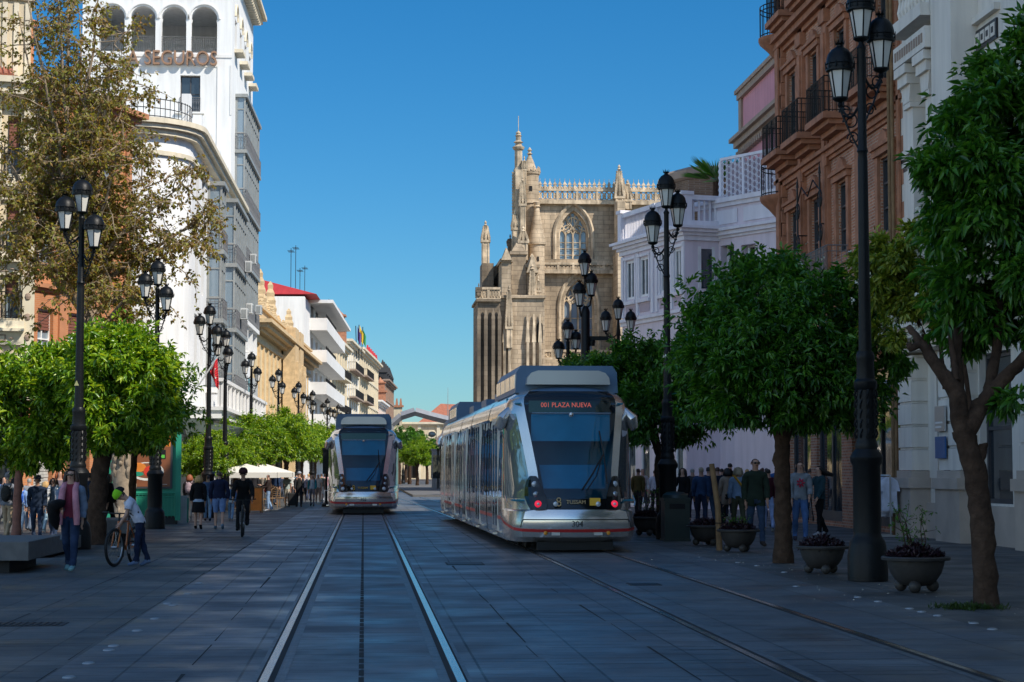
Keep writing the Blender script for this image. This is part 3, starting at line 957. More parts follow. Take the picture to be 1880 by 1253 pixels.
# ================================================================== BUILDINGS
def block(name, label, A, B, cat='building', group=None):
    """root of a facade that runs from A to B (x,y); local x along it, local -y outwards"""
    A = Vector(A); B = Vector(B); d = B - A
    r = thing(name, label, cat, (A.x, A.y, 0), math.atan2(d.y, d.x), group)
    return r, d.length


def dist_along(A, B, px):
    """distance along the facade line A-B at which the photo column px meets it"""
    A = Vector(A); B = Vector(B); d = ray(px, 866); d2 = Vector((d.x, d.y))
    e = B - A
    # A + t e = s d2
    det = e.x * (-d2.y) - (-d2.x) * e.y
    t = ((-A.x) * (-d2.y) - (-d2.x) * (-A.y)) / det
    return t * e.length, A + e * t


def rosette_band(mb, W, z, h, mi, n, y=-.03, r=.0):
    for k in range(n):
        x = W * (k + .5) / n
        mb.lathe([(h * .32, 0), (h * .2, .03)], 8, (x, y, z + h * .5), mi) if False else mb.box(x - h * .28, y, z + h * .2, x + h * .28, y + .04, z + h * .8, mi)


# ---- right side: brick house
A, B = (13.7, 61.4), (13.7, 46.7)
br, W = block('brick_house', 'dark red brick house with iron balconies behind the tall right-hand street lamp', A, B)
mb = MB(); H = 25.2
def lx(px): return dist_along(A, B, px)[0]
holes = []; wins = []
floors = [(7.9, 9.9), (11.75, 14.4), (16.2, 18.6), (20.2, 22.6)]
cols = [(1.2, 1.15), (4.1, 1.15), (7.4, 1.15), (11.9, 1.25)]
for i, (x, w) in enumerate(cols):
    for z0, z1 in floors:
        holes.append((x, z0, x + w, z1)); wins.append((x, z0, w, z1 - z0))
shop = [(.9, .15, 3.6, 4.3), (4.4, .15, 7.4, 4.3), (8.6, .15, 13.9, 4.3)]
wall_holes(mb, W, 0, H, holes + shop, .17, 0)
shell(mb, W, 14, 0, H, 0)
mb.build('wall', [M['brick']], br)
tr = MB()
for x0, x1 in ((0, .75), (W - .5, W)):
    z = 0
    for k in range(60):
        tr.box(x0 - .001, -.16 - .03 * (k % 2), z, x1, -.001, z + .40); z += .42
    tr.box(x0 + .15, -.26, 0, x1 - .15, -.2, H)
for x in (2.9, 6.0, 9.8):
    tr.box(x, -.12, 4.8, x + .55, -.001, H); tr.box(x + .1, -.18, 7.6, x + .45, -.121, 14.6); tr.box(x - .08, -.2, 14.9, x + .63, -.002, 15.3); tr.box(x - .05, -.17, 10.6, x + .6, -.122, 10.95)
for z, steps in ((4.4, [(.12, .1), (.2, .2), (.14, .34)]), (10.75, [(.1, .08), (.16, .16), (.12, .26)]), (15.3, [(.15, .12), (.2, .28), (.18, .42)]), (19.4, [(.2, .2), (.2, .35)]), (24.6, [(.25, .2), (.3, .5), (.2, .7)])):
    for h, p in steps:
        tr.box(-p * .6, -p, z, W + .05, -.003, z + h); z += h
for x, z0, w, h in wins:
    z1 = z0 + h
    tr.box(x - .26, -.09, z0 - .05, x - .002, -.0015, z1 + .06); tr.box(x + w + .002, -.09, z0 - .05, x + w + .26, -.0015, z1 + .06)
    tr.box(x - .34, -.15, z1 + .061, x + w + .34, -.002, z1 + .24); tr.box(x - .4, -.22, z1 + .241, x + w + .4, -.0025, z1 + .34)
    tr.prism([(x + w * .1, z1 + .341), (x + w * .9, z1 + .341), (x + w * .75, z1 + .6), (x + w * .5, z1 + .72), (x + w * .25, z1 + .6)], -.12, -.004)
tr.build('carved_trim', [M['bricktrim']], br)
for x, z0, w, h in wins: window(br, x, z0, w, h, .12, 'frame', 'pane', 2, 3, .07)
for x, z0, w, h in wins:
    if 11 < z0 < 12: balcony(br, x - .55, z0 - .02, w + 1.1, .85, 'bricktrim', 'iron', 1.05, False, True, .18, .11)
    if 16 < z0 < 17: balcony(br, x - .45, z0 - .02, w + .9, .7, 'bricktrim', 'iron', 1.05, False, True, .18, .11)
balcony(br, .2, 6.95, 8.6, .75, 'bricktrim', 'irongrey', 1.05, False, True, .16, .12)
# corner balconies at the far end
for z in (10.6, 15.9):
    cb = MB()
    n = 10
    prof = [(.15, -1.0), (.4, -.75), (.75, -.35), (1.0, -.12), (1.05, 0), (1.05, .04)]
    cb.lathe(prof, 16, (-.25, .35, 0))
    co = cb.build('corner_balcony', [M['bricktrim']], br, (0, 0, z), smooth=35)
    rl = MB()
    for k in range(20):
        a = 2 * PI * k / 20
        p = (-.25 + .98 * math.cos(a), .35 + .98 * math.sin(a)); rl.tube([(p[0], p[1], .04), (p[0], p[1], 1.1)], .014, 4)
    for zz in (.12, .95, 1.1): rl.tube([(-.25 + .98 * math.cos(2 * PI * k / 20), .35 + .98 * math.sin(2 * PI * k / 20), zz) for k in range(21)], .02, 4)
    rl.ell((-1.2, .2, 1.18), .06, .06, .08, 8); rl.build('railing', [M['iron']], co)
# wrought iron lantern frames on the wall
ir = MB()
for x in (3.45, 6.35):
    ir.tube([(x, -.3, 5.4), (x, -.3, 10.4)], .03, 5); ir.tube([(x, -.3, 10.4), (x, -.3, 10.75)], [.05, .005], 5)
    for zz in (5.9, 7.3, 8.6, 9.6):
        for s in (1, -1):
            ir.tube([(x + s * .32 * (1 - k / 22) * math.sin(k * .42), -.3, zz + .32 * (1 - k / 22) * math.cos(k * .42)) for k in range(18)], .018, 4)
ir.tube([(3.45, -.3, 9.9), (4.2, -.35, 10.3), (5, -.35, 9.9), (5.7, -.35, 10.3), (6.35, -.3, 9.9)], .022, 5)
ir.tube([(3.45, -.3, 8.9), (3.45, 0, 8.9)], .02, 4); ir.tube([(6.35, -.3, 8.9), (6.35, 0, 8.9)], .02, 4)
ir.build('wrought_iron_grille', [M['iron2']], br)
sp = MB()
for a, b, c, d in shop:
    sp.quad((a, .16, b), (c, .16, b), (c, .16, d), (a, .16, d), 1)
    sp.box(a, .1, b, a + .1, .15, d); sp.box(c - .1, .1, b, c, .15, d); sp.box(a + .1, .1, d - .7, c - .1, .15, d - .6); sp.box(a + .1, .1, b, c - .1, .15, b + .3)
    sp.box((a + c) / 2 - .05, .105, b + .3, (a + c) / 2 + .05, .148, d - .7)
sp.build('shopfront', [M['frame'], M['pane']], br)
aw = MB(); aw.add([(8.4, -.02, 4.0), (13.9, -.02, 4.0), (13.9, -1.5, 3.25), (8.4, -1.5, 3.25), (8.4, -1.5, 3.02), (13.9, -1.5, 3.02)], [(0, 3, 2, 1), (3, 4, 5, 2), (0, 1, 2, 3)])
aw.build('awning', [M['lavtrim']], br)
dp = MB()
for x in (14.0, 14.3): dp.tube([(x, -.34, 0), (x, -.34, 16)], .05, 8)
dp.build('drainpipe', [M['wood']], br)

# ---- right side: ivory house (runs past the camera)
A, B = (13.7, 46.7), (13.7, -14)
iv, W = block('ivory_house', 'ivory stucco house with black tile bands on its pilasters, nearest on the right', A, B)
mb = MB(); H = 26.6
holes = []; wins = []
for k in range(11):
    x = 5.3 + k * 5.2
    for z0, z1 in ((6.2, 10.6), (13, 16), (18, 21), (22.5, 25)):
        if k > 0 or z0 > 5: holes.append((x, z0, x + 1.5, z1)); wins.append((x, z0, 1.5, z1 - z0))
    holes.append((x - .2, .9, x + 1.9, 4.2)); wins.append((x - .2, .9, 2.1, 3.3))
holes.append((1.75, 6.0, 3.25, 10.2)); wins.append((1.75, 6.0, 1.5, 4.2)); holes.append((1.9, .9, 2.9, 4.0)); wins.append((1.9, .9, 1, 3.1))
wall_holes(mb, W, 0, H, holes, .25, 0)
shell(mb, W, 14, 0, H, 0)
mb.build('wall', [M['ivory']], iv)
for x, z0, w, h in wins: window(iv, x, z0, w, h, .2, 'frame', 'pane', 1, 2 if h > 3 else 1, .1)
tr = MB(); blk = MB(); base = MB(); gb = MB()
def pilaster(x0, x1, d, z0, z1, cap=True, bands=()):
    tr.box(x0, -d, z0, x1, -.001, z1)
    if cap:
        tr.box(x0 - .06, -d - .06, z1 - 2.0, x1 + .06, -.0015, z1 - 1.92); tr.box(x0 - .05, -d - .08, z1 - .9, x1 + .05, -.0015, z1 - .78)
        tr.taper((x0 + x1) / 2, -d / 2 - .05, z1 - .77, z1 - .35, (x1 - x0) / 2 + .02, d / 2 + .04, (x1 - x0) / 2 + .14, d / 2 + .04)
        tr.box(x0 - .16, -d - .18, z1 - .349, x1 + .16, -.0018, z1 - .1); tr.box(x0 - .22, -d - .25, z1 - .099, x1 + .22, -.002, z1 + .12)
    for z in (bands if x0 < 14 else ()):
        for q in (0, .24): blk.box(x0 - .006, -d - .006, z + q, x1 + .006, -.003, z + q + .1)
pilaster(-.25, 1.15, .18, 5.6, H, False, (9.1, 6.4))
pilaster(1.45, 1.95, .5, 5.6, 11.3, True, (8.95,))
pilaster(3.0, 3.5, .5, 5.6, 11.3, True, (8.95,))
pilaster(3.9, 5.4, .62, 5.6, H, False, (9.35,))
for k in range(1, 11): pilaster(3.7 + k * 5.2, 5.1 + k * 5.2, .62, 5.6, H, False, (9.35,))
tr.box(1.2, -.75, 11.45, 3.85, -.002, 11.95); tr.box(1.2, -.85, 12.2, 3.85, -.0022, 12.5)
for k in range(12): gb.box(1.35 + k * .2, -.765, 11.6, 1.35 + k * .2 + .12, -.7501, 11.82)
# balusters on top of the loggia
for k in range(9): tr.lathe([(.09, 0), (.06, .1), (.11, .3), (.06, .55), (.08, .7)], 8, (1.45 + k * .28, -.6, 12.5))
tr.box(1.2, -.72, 13.2, 3.85, -.5, 13.4)
# panel with black squares over the window
for k in range(11):
    x = 5.3 + k * 5.2
    tr.box(x - .1, -.1, 10.75, x + 1.6, -.002, 10.9); tr.box(x - .12, -.14, 11.6, x + 1.62, -.002, 11.75)
    if k > 1: continue
    blk.box(x + .02, -.05, 11.0, x + 1.48, -.002, 11.45)
    for q in range(4): tr.box(x + .1 + q * .35, -.07, 11.08, x + .36 + q * .35, -.051, 11.37)
    for q in range(4): blk.box(x + .17 + q * .35, -.08, 11.16, x + .29 + q * .35, -.0701, 11.29)
# balustraded balcony
tr.box(-.1, -1.0, 5.0, W, -.003, 5.3); tr.box(-.1, -.85, 4.75, W, -.003, 5.0); tr.box(-.1, -.5, 4.5, W, -.003, 4.75)
for k in range(int(W / 1.0)):
    for q in range(4):
        if k < 26: tr.lathe([(.1, 0), (.07, .08), (.13, .3), (.06, .6), (.09, .75)], 8, (1.2 + k * 1.25 + q * .24, -.8, 5.3))
    tr.box(.85 + k * 1.25, -.95, 5.3, 1.05 + k * 1.25, -.65, 6.1)
    if k > 46: break
tr.box(.8, -.98, 6.05, W, -.62, 6.25)
# ground floor piers with grooves
for x0, x1 in [(.05, 1.2), (3.4, 5.0)] + [(3.6 + k * 5.2, 5.1 + k * 5.2) for k in range(1, 11)]:
    z = 1.6
    while z < 4.4:
        tr.box(x0, -.42, z + .03, x1, -.0012, z + .52); z += .56
        tr.box(x0 + .04, -.38, z - .03, x1 - .04, -.0014, z + .03)
    base.box(x0 - .1, -.5, 0, x1 + .1, -.003, 1.2); base.box(x0 - .16, -.56, 1.2, x1 + .16, -.0035, 1.45); base.box(x0 - .06, -.46, 1.45, x1 + .06, -.004, 1.62)
base.box(-.02, -.12, 0, W, -.0005, .85)
# volute
vo = MB()
vo.lathe([(.42, 0), (.42, .3)], 24, (0, 0, 0)); me = vo.mesh('volute', [M['ivory']], 30); me.transform(Matrix.Rotation(R(90), 4, 'X'))
link('volute', me, iv, (-.55, -.55, 6.35))
v2 = MB(); v2.tube([(-.55 + .27 * math.cos(a * PI / 12), -.86, 6.35 + .27 * math.sin(a * PI / 12)) for a in range(25)], .03, 5); v2.ell((-.55, -.86, 6.35), .1, .03, .1, 10)
v2.build('volute_ring', [M['black']], iv)
tr.prism([(-1.0, 5.6), (1.0, 5.6), (1.0, 6.7), (.2, 6.62), (-.4, 6.2), (-1.0, 5.9)], -.82, -.3)
tr.build('stucco_trim', [M['ivory']], iv); blk.build_each('black_tile_band', [M['black']], iv); base.build('plinth', [M['ivorybase']], iv); gb.build('carved_frieze', [M['pinktrim']], iv)
nb = MB(); nb.box(0, 0, 0, .75, .04, .5, 0); nb.box(0, 0, .62, .75, .04, 1.2, 1); nb.box(.06, -.005, .7, .5, 0, .74, 2); nb.box(.06, -.005, .8, .6, 0, .84, 2)
nb.build('wall_notice', [mat('blue_notice', (.03, .1, .25), .5), M['silverdark'], M['whitetrim']], iv, (3.0 + 5.0 * .0 + .35, -.5, 1.9))

# ---- right side: lavender house (oblique bay, then a recessed plain front)
def wall_seg(root, A, B, z0, z1, holes, mats, depth=.25, name='wall', back=6.0):
    pass


C0 = (13.62, 80.0); C1 = (11.8, 86.5)
lv, W = block('lavender_house', 'pale lavender house with white balustrade and white casements beside the cathedral', C1, C0)
cosr, sinr = math.cos(-lv.rotation_euler.z), math.sin(-lv.rotation_euler.z)
def tolocal(x, y):
    dx, dy = x - C1[0], y - C1[1]
    return (dx * cosr - dy * sinr, dx * sinr + dy * cosr)
H = 12.0
mb = MB()
wx = [(.5, .95), (2.05, .95), (4.25, .95), (5.7, .75)]
holes = [(x, z, x + w, z + 1.75) for x, w in wx for z in (9.4, 5.8)] + [(x, .1, x + w, 2.9) for x, w in wx]
wall_holes(mb, W, 0, H, holes, .1, 0)
mb.quad((W, 0, 0), (W, 2.2, 0), (W, 2.2, H), (W, 0, H)); mb.quad((0, 0, 0), (0, 0, H), (0, 9, H), (0, 9, 0)); mb.quad((0, 0, H), (W, 0, H), (W, 9, H), (0, 9, H))
mb.build('bay_wall', [M['lav']], lv)
for x, w in wx:
    for z in (9.4, 5.8): window(lv, x, z, w, 1.75, .07, 'framewhite', 'pane', 2, 1, .1)
    window(lv, x, .1, w, 2.8, .07, 'framewhite', 'pane', 1, 1, .08)
tr = MB(); pn = MB()
for h, p, z in ((.18, .08, 8.2), (.14, .18, 8.38), (.2, .1, 11.45), (.14, .2, 11.65), (.14, .34, 11.79), (.12, .46, 11.93), (.2, .1, 4.9)):
    tr.box(-p, -p, z, W + p, -.002, z + h); tr.box(W - .002, -.001, z, W + p, 2.2, z + h)
for x in (0, 1.66, 3.3, 3.75, 5.3, 6.5):
    tr.box(x, -.07, 8.6, x + .24, -.001, 11.4)
for x, w in wx:
    tr.box(x - .14, -.06, 9.3, x - .002, -.001, 11.2); tr.box(x + w + .002, -.06, 9.3, x + w + .14, -.001, 11.2); tr.box(x - .2, -.1, 11.201, x + w + .2, -.001, 11.32); tr.box(x - .2, -.14, 9.15, x + w + .2, -.001, 9.299)
    pn.box(x - .05, -.03, 8.72, x + w + .05, -.0015, 9.08)
# parapet: piers and balusters
for x0, x1 in ((-.1, .3), (W - .6, W + .1)):
    tr.box(x0, -.18, 12.05, x1, .3, 13.4); tr.box(x0 - .06, -.24, 13.4, x1 + .06, .36, 13.55)
tr.box(W - .6, .3, 12.05, W + .1, 2.2, 12.3)
tr.box(W - .4, 1.9, 12.3, W + .1, 2.3, 13.4); tr.box(W - .4, .3, 13.2, W + .1, 2.25, 13.4)
for k in range(6): tr.tube([(W - .1, .45 + k * .26, 12.3), (W - .1, .45 + k * .26, 13.25)], .05, 6)
tr.box(3.6, -.18, 12.05, 4.0, .3, 13.4)
for a, b in ((.3, 3.6), (4.0, W - .6)):
    tr.box(a, -.1, 12.05, b, .2, 12.2); tr.box(a, -.12, 13.2, b, .22, 13.4)
    n = int((b - a) / .17)
    for k in range(n): tr.tube([(a + (k + .5) * (b - a) / n, .05, 12.2), (a + (k + .5) * (b - a) / n, .05, 13.2)], .035, 5)
tr.build('moulding', [M['lavtrim']], lv); pn.build_each('mauve_panel', [M['lavpanel']], lv)
# return wall window (narrow, facing the camera)
rw = MB(); rw.box(W + .001, .75, 9.4, W + .02, 1.25, 11.1, 0); rw.box(W + .001, .6, 9.3, W + .012, .75, 11.2, 1); rw.box(W + .001, 1.25, 9.3, W + .012, 1.4, 11.2, 1)
rw.build('side_window', [M['pane'], M['framewhite']], lv)
# recessed front, turned towards the camera
RA, RB = (14.45, 81.6), (17.2, 77.0)
D0 = tolocal(*RA); D1 = tolocal(*RB)
ang = math.atan2(D1[1] - D0[1], D1[0] - D0[0]); L2 = math.hypot(D1[0] - D0[0], D1[1] - D0[1])
sub = MB()
def rx_(px): return dist_along(RA, RB, px)[0]
h2 = [(rx_(1326), 9.6, rx_(1351), 11.25), (rx_(1364), 9.6, rx_(1391), 11.15)]
wall_holes(sub, L2, 0, 13.2, h2, .5, 0)
sub.quad((0, 0, 13.2), (L2, 0, 13.2), (L2, 8, 13.2), (0, 8, 13.2)); sub.quad((0, 0, 0), (0, 0, 13.2), (0, 8, 13.2), (0, 8, 0)); sub.quad((L2, 0, 0), (L2, 8, 0), (L2, 8, 13.2), (L2, 0, 13.2))
so = sub.build('recessed_wall', [M['lav']], lv, (D0[0], D0[1], 0), ang)
for a, b, c, d in h2: window(so, a, b, c - a, d - b, .45, 'framewhite', 'pane', 2, 1, .08)
t2 = MB()
for z, h, p in ((11.55, .12, .08), (11.67, .18, .2), (11.85, .12, .32), (12.9, .18, .1), (13.08, .2, .2)):
    t2.box(-.1, -p, z, L2, -.002, z + h)
t2.box(1.0, -.05, 12.15, 2.6, -.001, 12.75); t2.box(3.0, -.05, 12.15, L2 - .2, -.001, 12.75)
t2.box(1.6, -.7, 9.3, L2, -.003, 9.42); t2.box(rx_(1296), -.06, 8.2, L2, -.0015, 8.5)
t2.build('moulding', [M['lavtrim']], so)
link('railing', railing_mesh(L2 - 1.7, .6, .65, 'irongrey', .1), so, (1.65, 0, 9.42))

# perforated white screen on the roof
A, B = (15.02, 81.2), (17.3, 77.4)
ps, W = block('roof_screen', 'white perforated screen on the roof terrace of the lavender house', A, B, 'screen')
mb = MB()
for i in range(int(W / .27)):
    for j in range(7):
        x = i * .27; z = 13.3 + j * .27 + (.135 if i % 2 else 0)
        mb.tube([(x + .13 * math.cos(a * PI / 3), .5, z + .155 * math.sin(a * PI / 3)) for a in range(7)], .028, 4)
for x in (0, W * .33, W * .66, W): mb.box(x - .06, .46, 13.3, x + .06, .56, 15.1)
mb.box(0, .46, 15.1, W, .56, 15.22); mb.box(0, .46, 13.3, W, .56, 13.42)
mb.build('panel', [M['lavtrim']], ps)
bk = MB(); bk.box(0, .9, 13.3, W, 1.0, 15.0); bk.build('backing', [M['lavpanel']], ps)

# brick octagon turret behind
P0 = at(1212, 300, 97); P1 = at(1334, 300, 90)
tb = thing('brick_turret', 'weathered brown brick octagonal turret behind the lavender house parapet', 'turret', (17.6, 93.5, 0))
mb = MB(); mb.lathe([(2.55, 0), (2.55, 16.0)], 8); mb.build('wall', [M['turretbrick']], tb)
mb = MB(); mb.lathe([(2.6, 15.9), (2.75, 16.0), (2.75, 16.35), (2.5, 16.5)], 8); mb.build('coping', [M['pinktrim']], tb)

# pink house
A, B = (19.0, 94.5), (19.0, 60)
pk, W = block('pink_house', 'plain pink house with a brown dentil cornice rising behind the lavender house', A, B)
mb = MB(); mb.quad((0, 0, 0), (W, 0, 0), (W, 0, 20.6), (0, 0, 20.6)); shell(mb, W, 12, 0, 20.6); mb.build('wall', [M['pink']], pk)
mb = MB()
for h, p, z in ((.25, .15, 17.7), (.3, .35, 17.95), (.2, .55, 18.25)): mb.box(-p, -p, z, W, -.001, z + h)
for k in range(70): mb.box(k * .5, -.3, 17.45, k * .5 + .25, -.001, 17.7)
for h, p, z in ((.3, .2, 20.4), (.2, .3, 20.7)): mb.box(-p, -p, z, W, -.001, z + h)
mb.box(-.12, -.12, 13, .5, -.002, 17.4); mb.box(-.12, -.12, 18.5, .5, -.002, 20.4)
mb.build('cornice', [M['pinktrim']], pk)

# ---- cathedral
CY = 150.0
def cx(px): return at(px, 866, CY).x
def cz(py): return at(940, py, CY).z
ca = thing('cathedral', 'tan gothic stone cathedral with traceried windows, pinnacles and a round stair turret', 'cathedral', (0, CY, 0))
X0, X1 = cx(985), cx(1260)


def arch_pts(x0, x1, zs, n=8, pointed=1.0):
    """pointed arch from (x1,zs) over to (x0,zs)"""
    w = x1 - x0; r = w * (1.0 if pointed == 1 else pointed)
    out = []
    a_end = math.acos((r - w / 2) / r)
    for k in range(n + 1):
        a = a_end * k / n; out.append((x1 - r + r * math.cos(a), zs + r * math.sin(a)))
    for k in range(n - 1, -1, -1):
        a = a_end * k / n; out.append((x0 + r - r * math.cos(a), zs + r * math.sin(a)))
    return out


def arch_wall(mb, x0, x1, z0, z1, openings, y, depth, mi=0):
    """wall with pointed openings (xa, xb, zbottom, zspring); openings stacked in one column share xa..xb order"""
    xs = x0
    cuts = sorted(openings)
    # column per opening set with the same centre
    cols_ = {}
    for o in openings: cols_.setdefault(0, []).append(o)
    x = x0
    for c in sorted(cols_):
        os_ = sorted(cols_[c], key=lambda o: o[2])
        xa = min(o[0] for o in os_) - .2; xb = max(o[1] for o in os_) + .2
        mb.quad((x, y, z0), (xa, y, z0), (xa, y, z1), (x, y, z1), mi)
        z = z0
        for o in os_:
            a, b, zb, zs = o
            ap = arch_pts(a, b, zs)
            apex = max(p[1] for p in ap)
            top = apex + .15
            mb.quad((xa, y, z), (xb, y, z), (xb, y, zb), (xa, y, zb), mi)
            mb.quad((xa, y, zb), (a, y, zb), (a, y, zs), (xa, y, zs), mi); mb.quad((b, y, zb), (xb, y, zb), (xb, y, zs), (b, y, zs), mi)
            half = len(ap) // 2
            # spandrels
            right = ap[:half + 1]; left = ap[half:]
            for p, q in zip(right, right[1:]): mb.quad((p[0], y, p[1]), (xb, y, p[1]), (xb, y, q[1]), (q[0], y, q[1]), mi)
            for p, q in zip(left, left[1:]): mb.quad((xa, y, q[1]), (q[0], y, q[1]), (p[0], y, p[1]), (xa, y, p[1]), mi)
            mb.quad((xa, y, apex), (xb, y, apex), (xb, y, top), (xa, y, top), mi)
            ring = [(a, zb), (b, zb)] + ap
            for p, q in zip(ring, ring[1:] + ring[:1]): mb.quad((p[0], y, p[1]), (q[0], y, q[1]), (q[0], y + depth, q[1]), (p[0], y + depth, p[1]), mi)
            z = top
        mb.quad((xa, y, z), (xb, y, z), (xb, y, z1), (xa, y, z1), mi)
        x = xb
    mb.quad((x, y, z0), (x1, y, z0), (x1, y, z1), (x, y, z1), mi)


def tracery(x0, x1, zb, zs, y, n=4):
    mb = MB(); w = x1 - x0; r = .085
    ap = arch_pts(x0, x1, zs)
    apex = max(p[1] for p in ap)
    mb.tube([(x0, y, zb)] + [(x0, y, zs)] + [(p[0], y, p[1]) for p in reversed(ap)] + [(x1, y, zb)], .14, 6)
    for k in range(1, n): mb.tube([(x0 + w * k / n, y, zb), (x0 + w * k / n, y, zs + .2)], r, 5)
    for j in range(1, 4): mb.tube([(x0, y, zb + (zs - zb) * j / 4), (x1, y, zb + (zs - zb) * j / 4)], .035, 4)
    for k in range(n):
        a, b = x0 + w * k / n, x0 + w * (k + 1) / n
        mb.tube([(p[0], y, p[1]) for p in arch_pts(a, b, zs, 5)], r * .8, 5)
    for k in range(n // 2):
        a, b = x0 + w * k * 2 / n, x0 + w * (k + 1) * 2 / n
        mb.tube([(p[0], y, p[1]) for p in arch_pts(a, b, zs + .35, 6)], r, 5)
    for k in range(n + 1):
        for s in (-1, 1):
            pts = []
            for q in range(9):
                t = q / 8
                xx = x0 + w * k / n + s * w / n * .9 * math.sin(t * PI) * .55 + s * w / n * t * .6
                zz = zs + .5 + t * (apex - zs - .7)
                lim = [p for p in ap if abs(p[0] - xx) < w / 2]
                inside = any(abs(p[0] - xx) < w / 8 and p[1] > zz for p in ap)
                if x0 < xx < x1 and inside: pts.append((xx, y, zz))
            if len(pts) > 2: mb.tube(pts, r * .75, 5)
    for c, rr in ((x0 + w / 2, .42), (x0 + w * .3, .3), (x0 + w * .7, .3)):
        zc = zs + (1.05 if c == x0 + w / 2 else .55) * w * .45
        mb.tube([(c + rr * math.cos(a * PI / 8), y, zc + rr * math.sin(a * PI / 8)) for a in range(17)], r * .8, 5)
    g = MB()
    g.add([(x0, y + .12, zb), (x1, y + .12, zb)] + [(p[0], y + .12, p[1]) for p in ap], [tuple(range(2 + len(ap)))])
    return mb, g


def pinnacle(parent, x, y, z0, z1, w, mat_='stonetrim', shaft=.5, rows=7, name='pinnacle'):
    mb = MB(); h = z1 - z0; zs = z0 + h * shaft
    mb.box(x - w, y - w, z0, x + w, y + w, zs)
    for sx in (-1, 1):
        mb.box(x + sx * w * .55, y - w * 1.14, z0 + (zs - z0) * .04, x + sx * w * .8, y - w * 1.001, zs - .05)
    mb.box(x - w * 1.25, y - w * 1.25, zs, x + w * 1.25, y + w * 1.25, zs + .18)
    for sx, sy in ((1, -1), (-1, -1), (1, 1), (-1, 1)): mb.taper(x + sx * w, y + sy * w, zs + .18, zs + h * .14, w * .25, w * .25, .02, .02)
    mb.taper(x, y, zs + .18, z1 - .5, w * .8, w * .8, w * .14, w * .14)
    hh = z1 - .5 - zs - .18
    for r in range(rows):
        t = (r + .6) / (rows + .4); ww = w * (.8 + (.14 - .8) * t); zz = zs + .18 + hh * t
        for sx, sy in ((1, 0), (-1, 0), (0, -1), (0, 1), (1, 1), (-1, -1), (1, -1), (-1, 1)):
            mb.taper(x + sx * (ww + .05), y + sy * (ww + .05), zz - .08, zz + .16, .05 + .05 * w, .05 + .05 * w, .09 + .05 * w, .09 + .05 * w)
    mb.lathe([(w * .14, 0), (w * .5, .12), (w * .2, .22), (w * .35, .34), (.02, .5)], 8, (x, y, z1 - .5))
    return mb.build(name, [M[mat_]], parent)


mb = MB()
wu = (cx(1027), cx(1081), cz(478), cz(432)); wl = (cx(1035), cx(1092), cz(646), cz(562))
arch_wall(mb, X0 - .4, X1, 0, cz(374), [wu, wl], 0, .9)
mb.quad((X0 - .4, 0, 0), (X0 - .4, 0, cz(374)), (X0 - .4, 12, cz(374)), (X0 - .4, 12, 0)); mb.quad((X1, 0, 0), (X1, 30, 0), (X1, 30, cz(374)), (X1, 0, cz(374)))
mb.quad((X0 - .4, 0, cz(374)), (X1, 0, cz(374)), (X1, 12, cz(374)), (X0 - .4, 12, cz(374)))
mb.build('nave_wall', [M['stone']], ca)
for wn in (wu, wl):
    t, g = tracery(wn[0], wn[1], wn[2], wn[3], .55)
    o = t.build('tracery_window', [M['stonetrim']], ca); g.build('leaded_glass', [M['panesky']], o)
    f = MB()
    ap = arch_pts(wn[0] - .35, wn[1] + .35, wn[3])
    f.tube([(wn[0] - .35, -.05, wn[2])] + [(p[0], -.05, p[1]) for p in reversed(ap)] + [(wn[1] + .35, -.05, wn[2])], .16, 6)
    ap = arch_pts(wn[0] - .1, wn[1] + .1, wn[3])
    f.tube([(wn[0] - .1, .12, wn[2])] + [(p[0], .12, p[1]) for p in reversed(ap)] + [(wn[1] + .1, .12, wn[2])], .12, 6)
    f.build('arch_moulding', [M['stonetrim']], o)
# parapets
def openwork(parent, xa, xb, z0, z1, y, n, crest=0):
    mb = MB(); mb.box(xa, y - .18, z0 - .3, xb, y + .3, z0); mb.box(xa, y - .12, z1, xb, y + .2, z1 + .18)
    for k in range(n):
        a = xa + (xb - xa) * k / n; b = xa + (xb - xa) * (k + 1) / n; m = (a + b) / 2; h = z1 - z0
        mb.tube([(a, y, z0), (b, y, z1)], .055, 4); mb.tube([(b, y, z0), (a, y, z1)], .055, 4)
        mb.tube([(m + .28 * (b - a) * math.cos(q * PI / 4), y, z0 + h * .5 + h * .28 * math.sin(q * PI / 4)) for q in range(9)], .05, 4)
        if k % 4 == 0: mb.box(a - .09, y - .1, z0, a + .09, y + .1, z1)
        if crest:
            mb.taper(m, y, z1 + .18, z1 + .5, .1, .08, .05, .05); mb.taper(m, y, z1 + .5, z1 + .75, .17, .08, .03, .03)
            mb.tube([(a, y, z1 + .18), (m - .05, y, z1 + .42), (m, y, z1 + 1.0)], [.06, .05, .015], 4); mb.tube([(b, y, z1 + .18), (m + .05, y, z1 + .42)], .05, 4)
    return mb.build('openwork_parapet', [M['stonetrim']], parent)
openwork(ca, cx(987), X1, cz(368), cz(351), -.25, 30, 1)
openwork(ca, cx(996), cx(1150), cz(496), cz(487), -.45, 22)
openwork(ca, cx(978), X1, cz(658), cz(648), -1.2, 34)
st = MB()
for pz, p in ((374, .3), (500, .5), (484, .3)): st.box(cx(990), -p, cz(pz), X1, -.003, cz(pz) + .35)
st.box(cx(978), -1.4, 0, X1, -.004, cz(662)); st.box(cx(997), -.35, cz(646), cx(999), -.002, cz(500))
st.build('string_course', [M['stone']], ca)
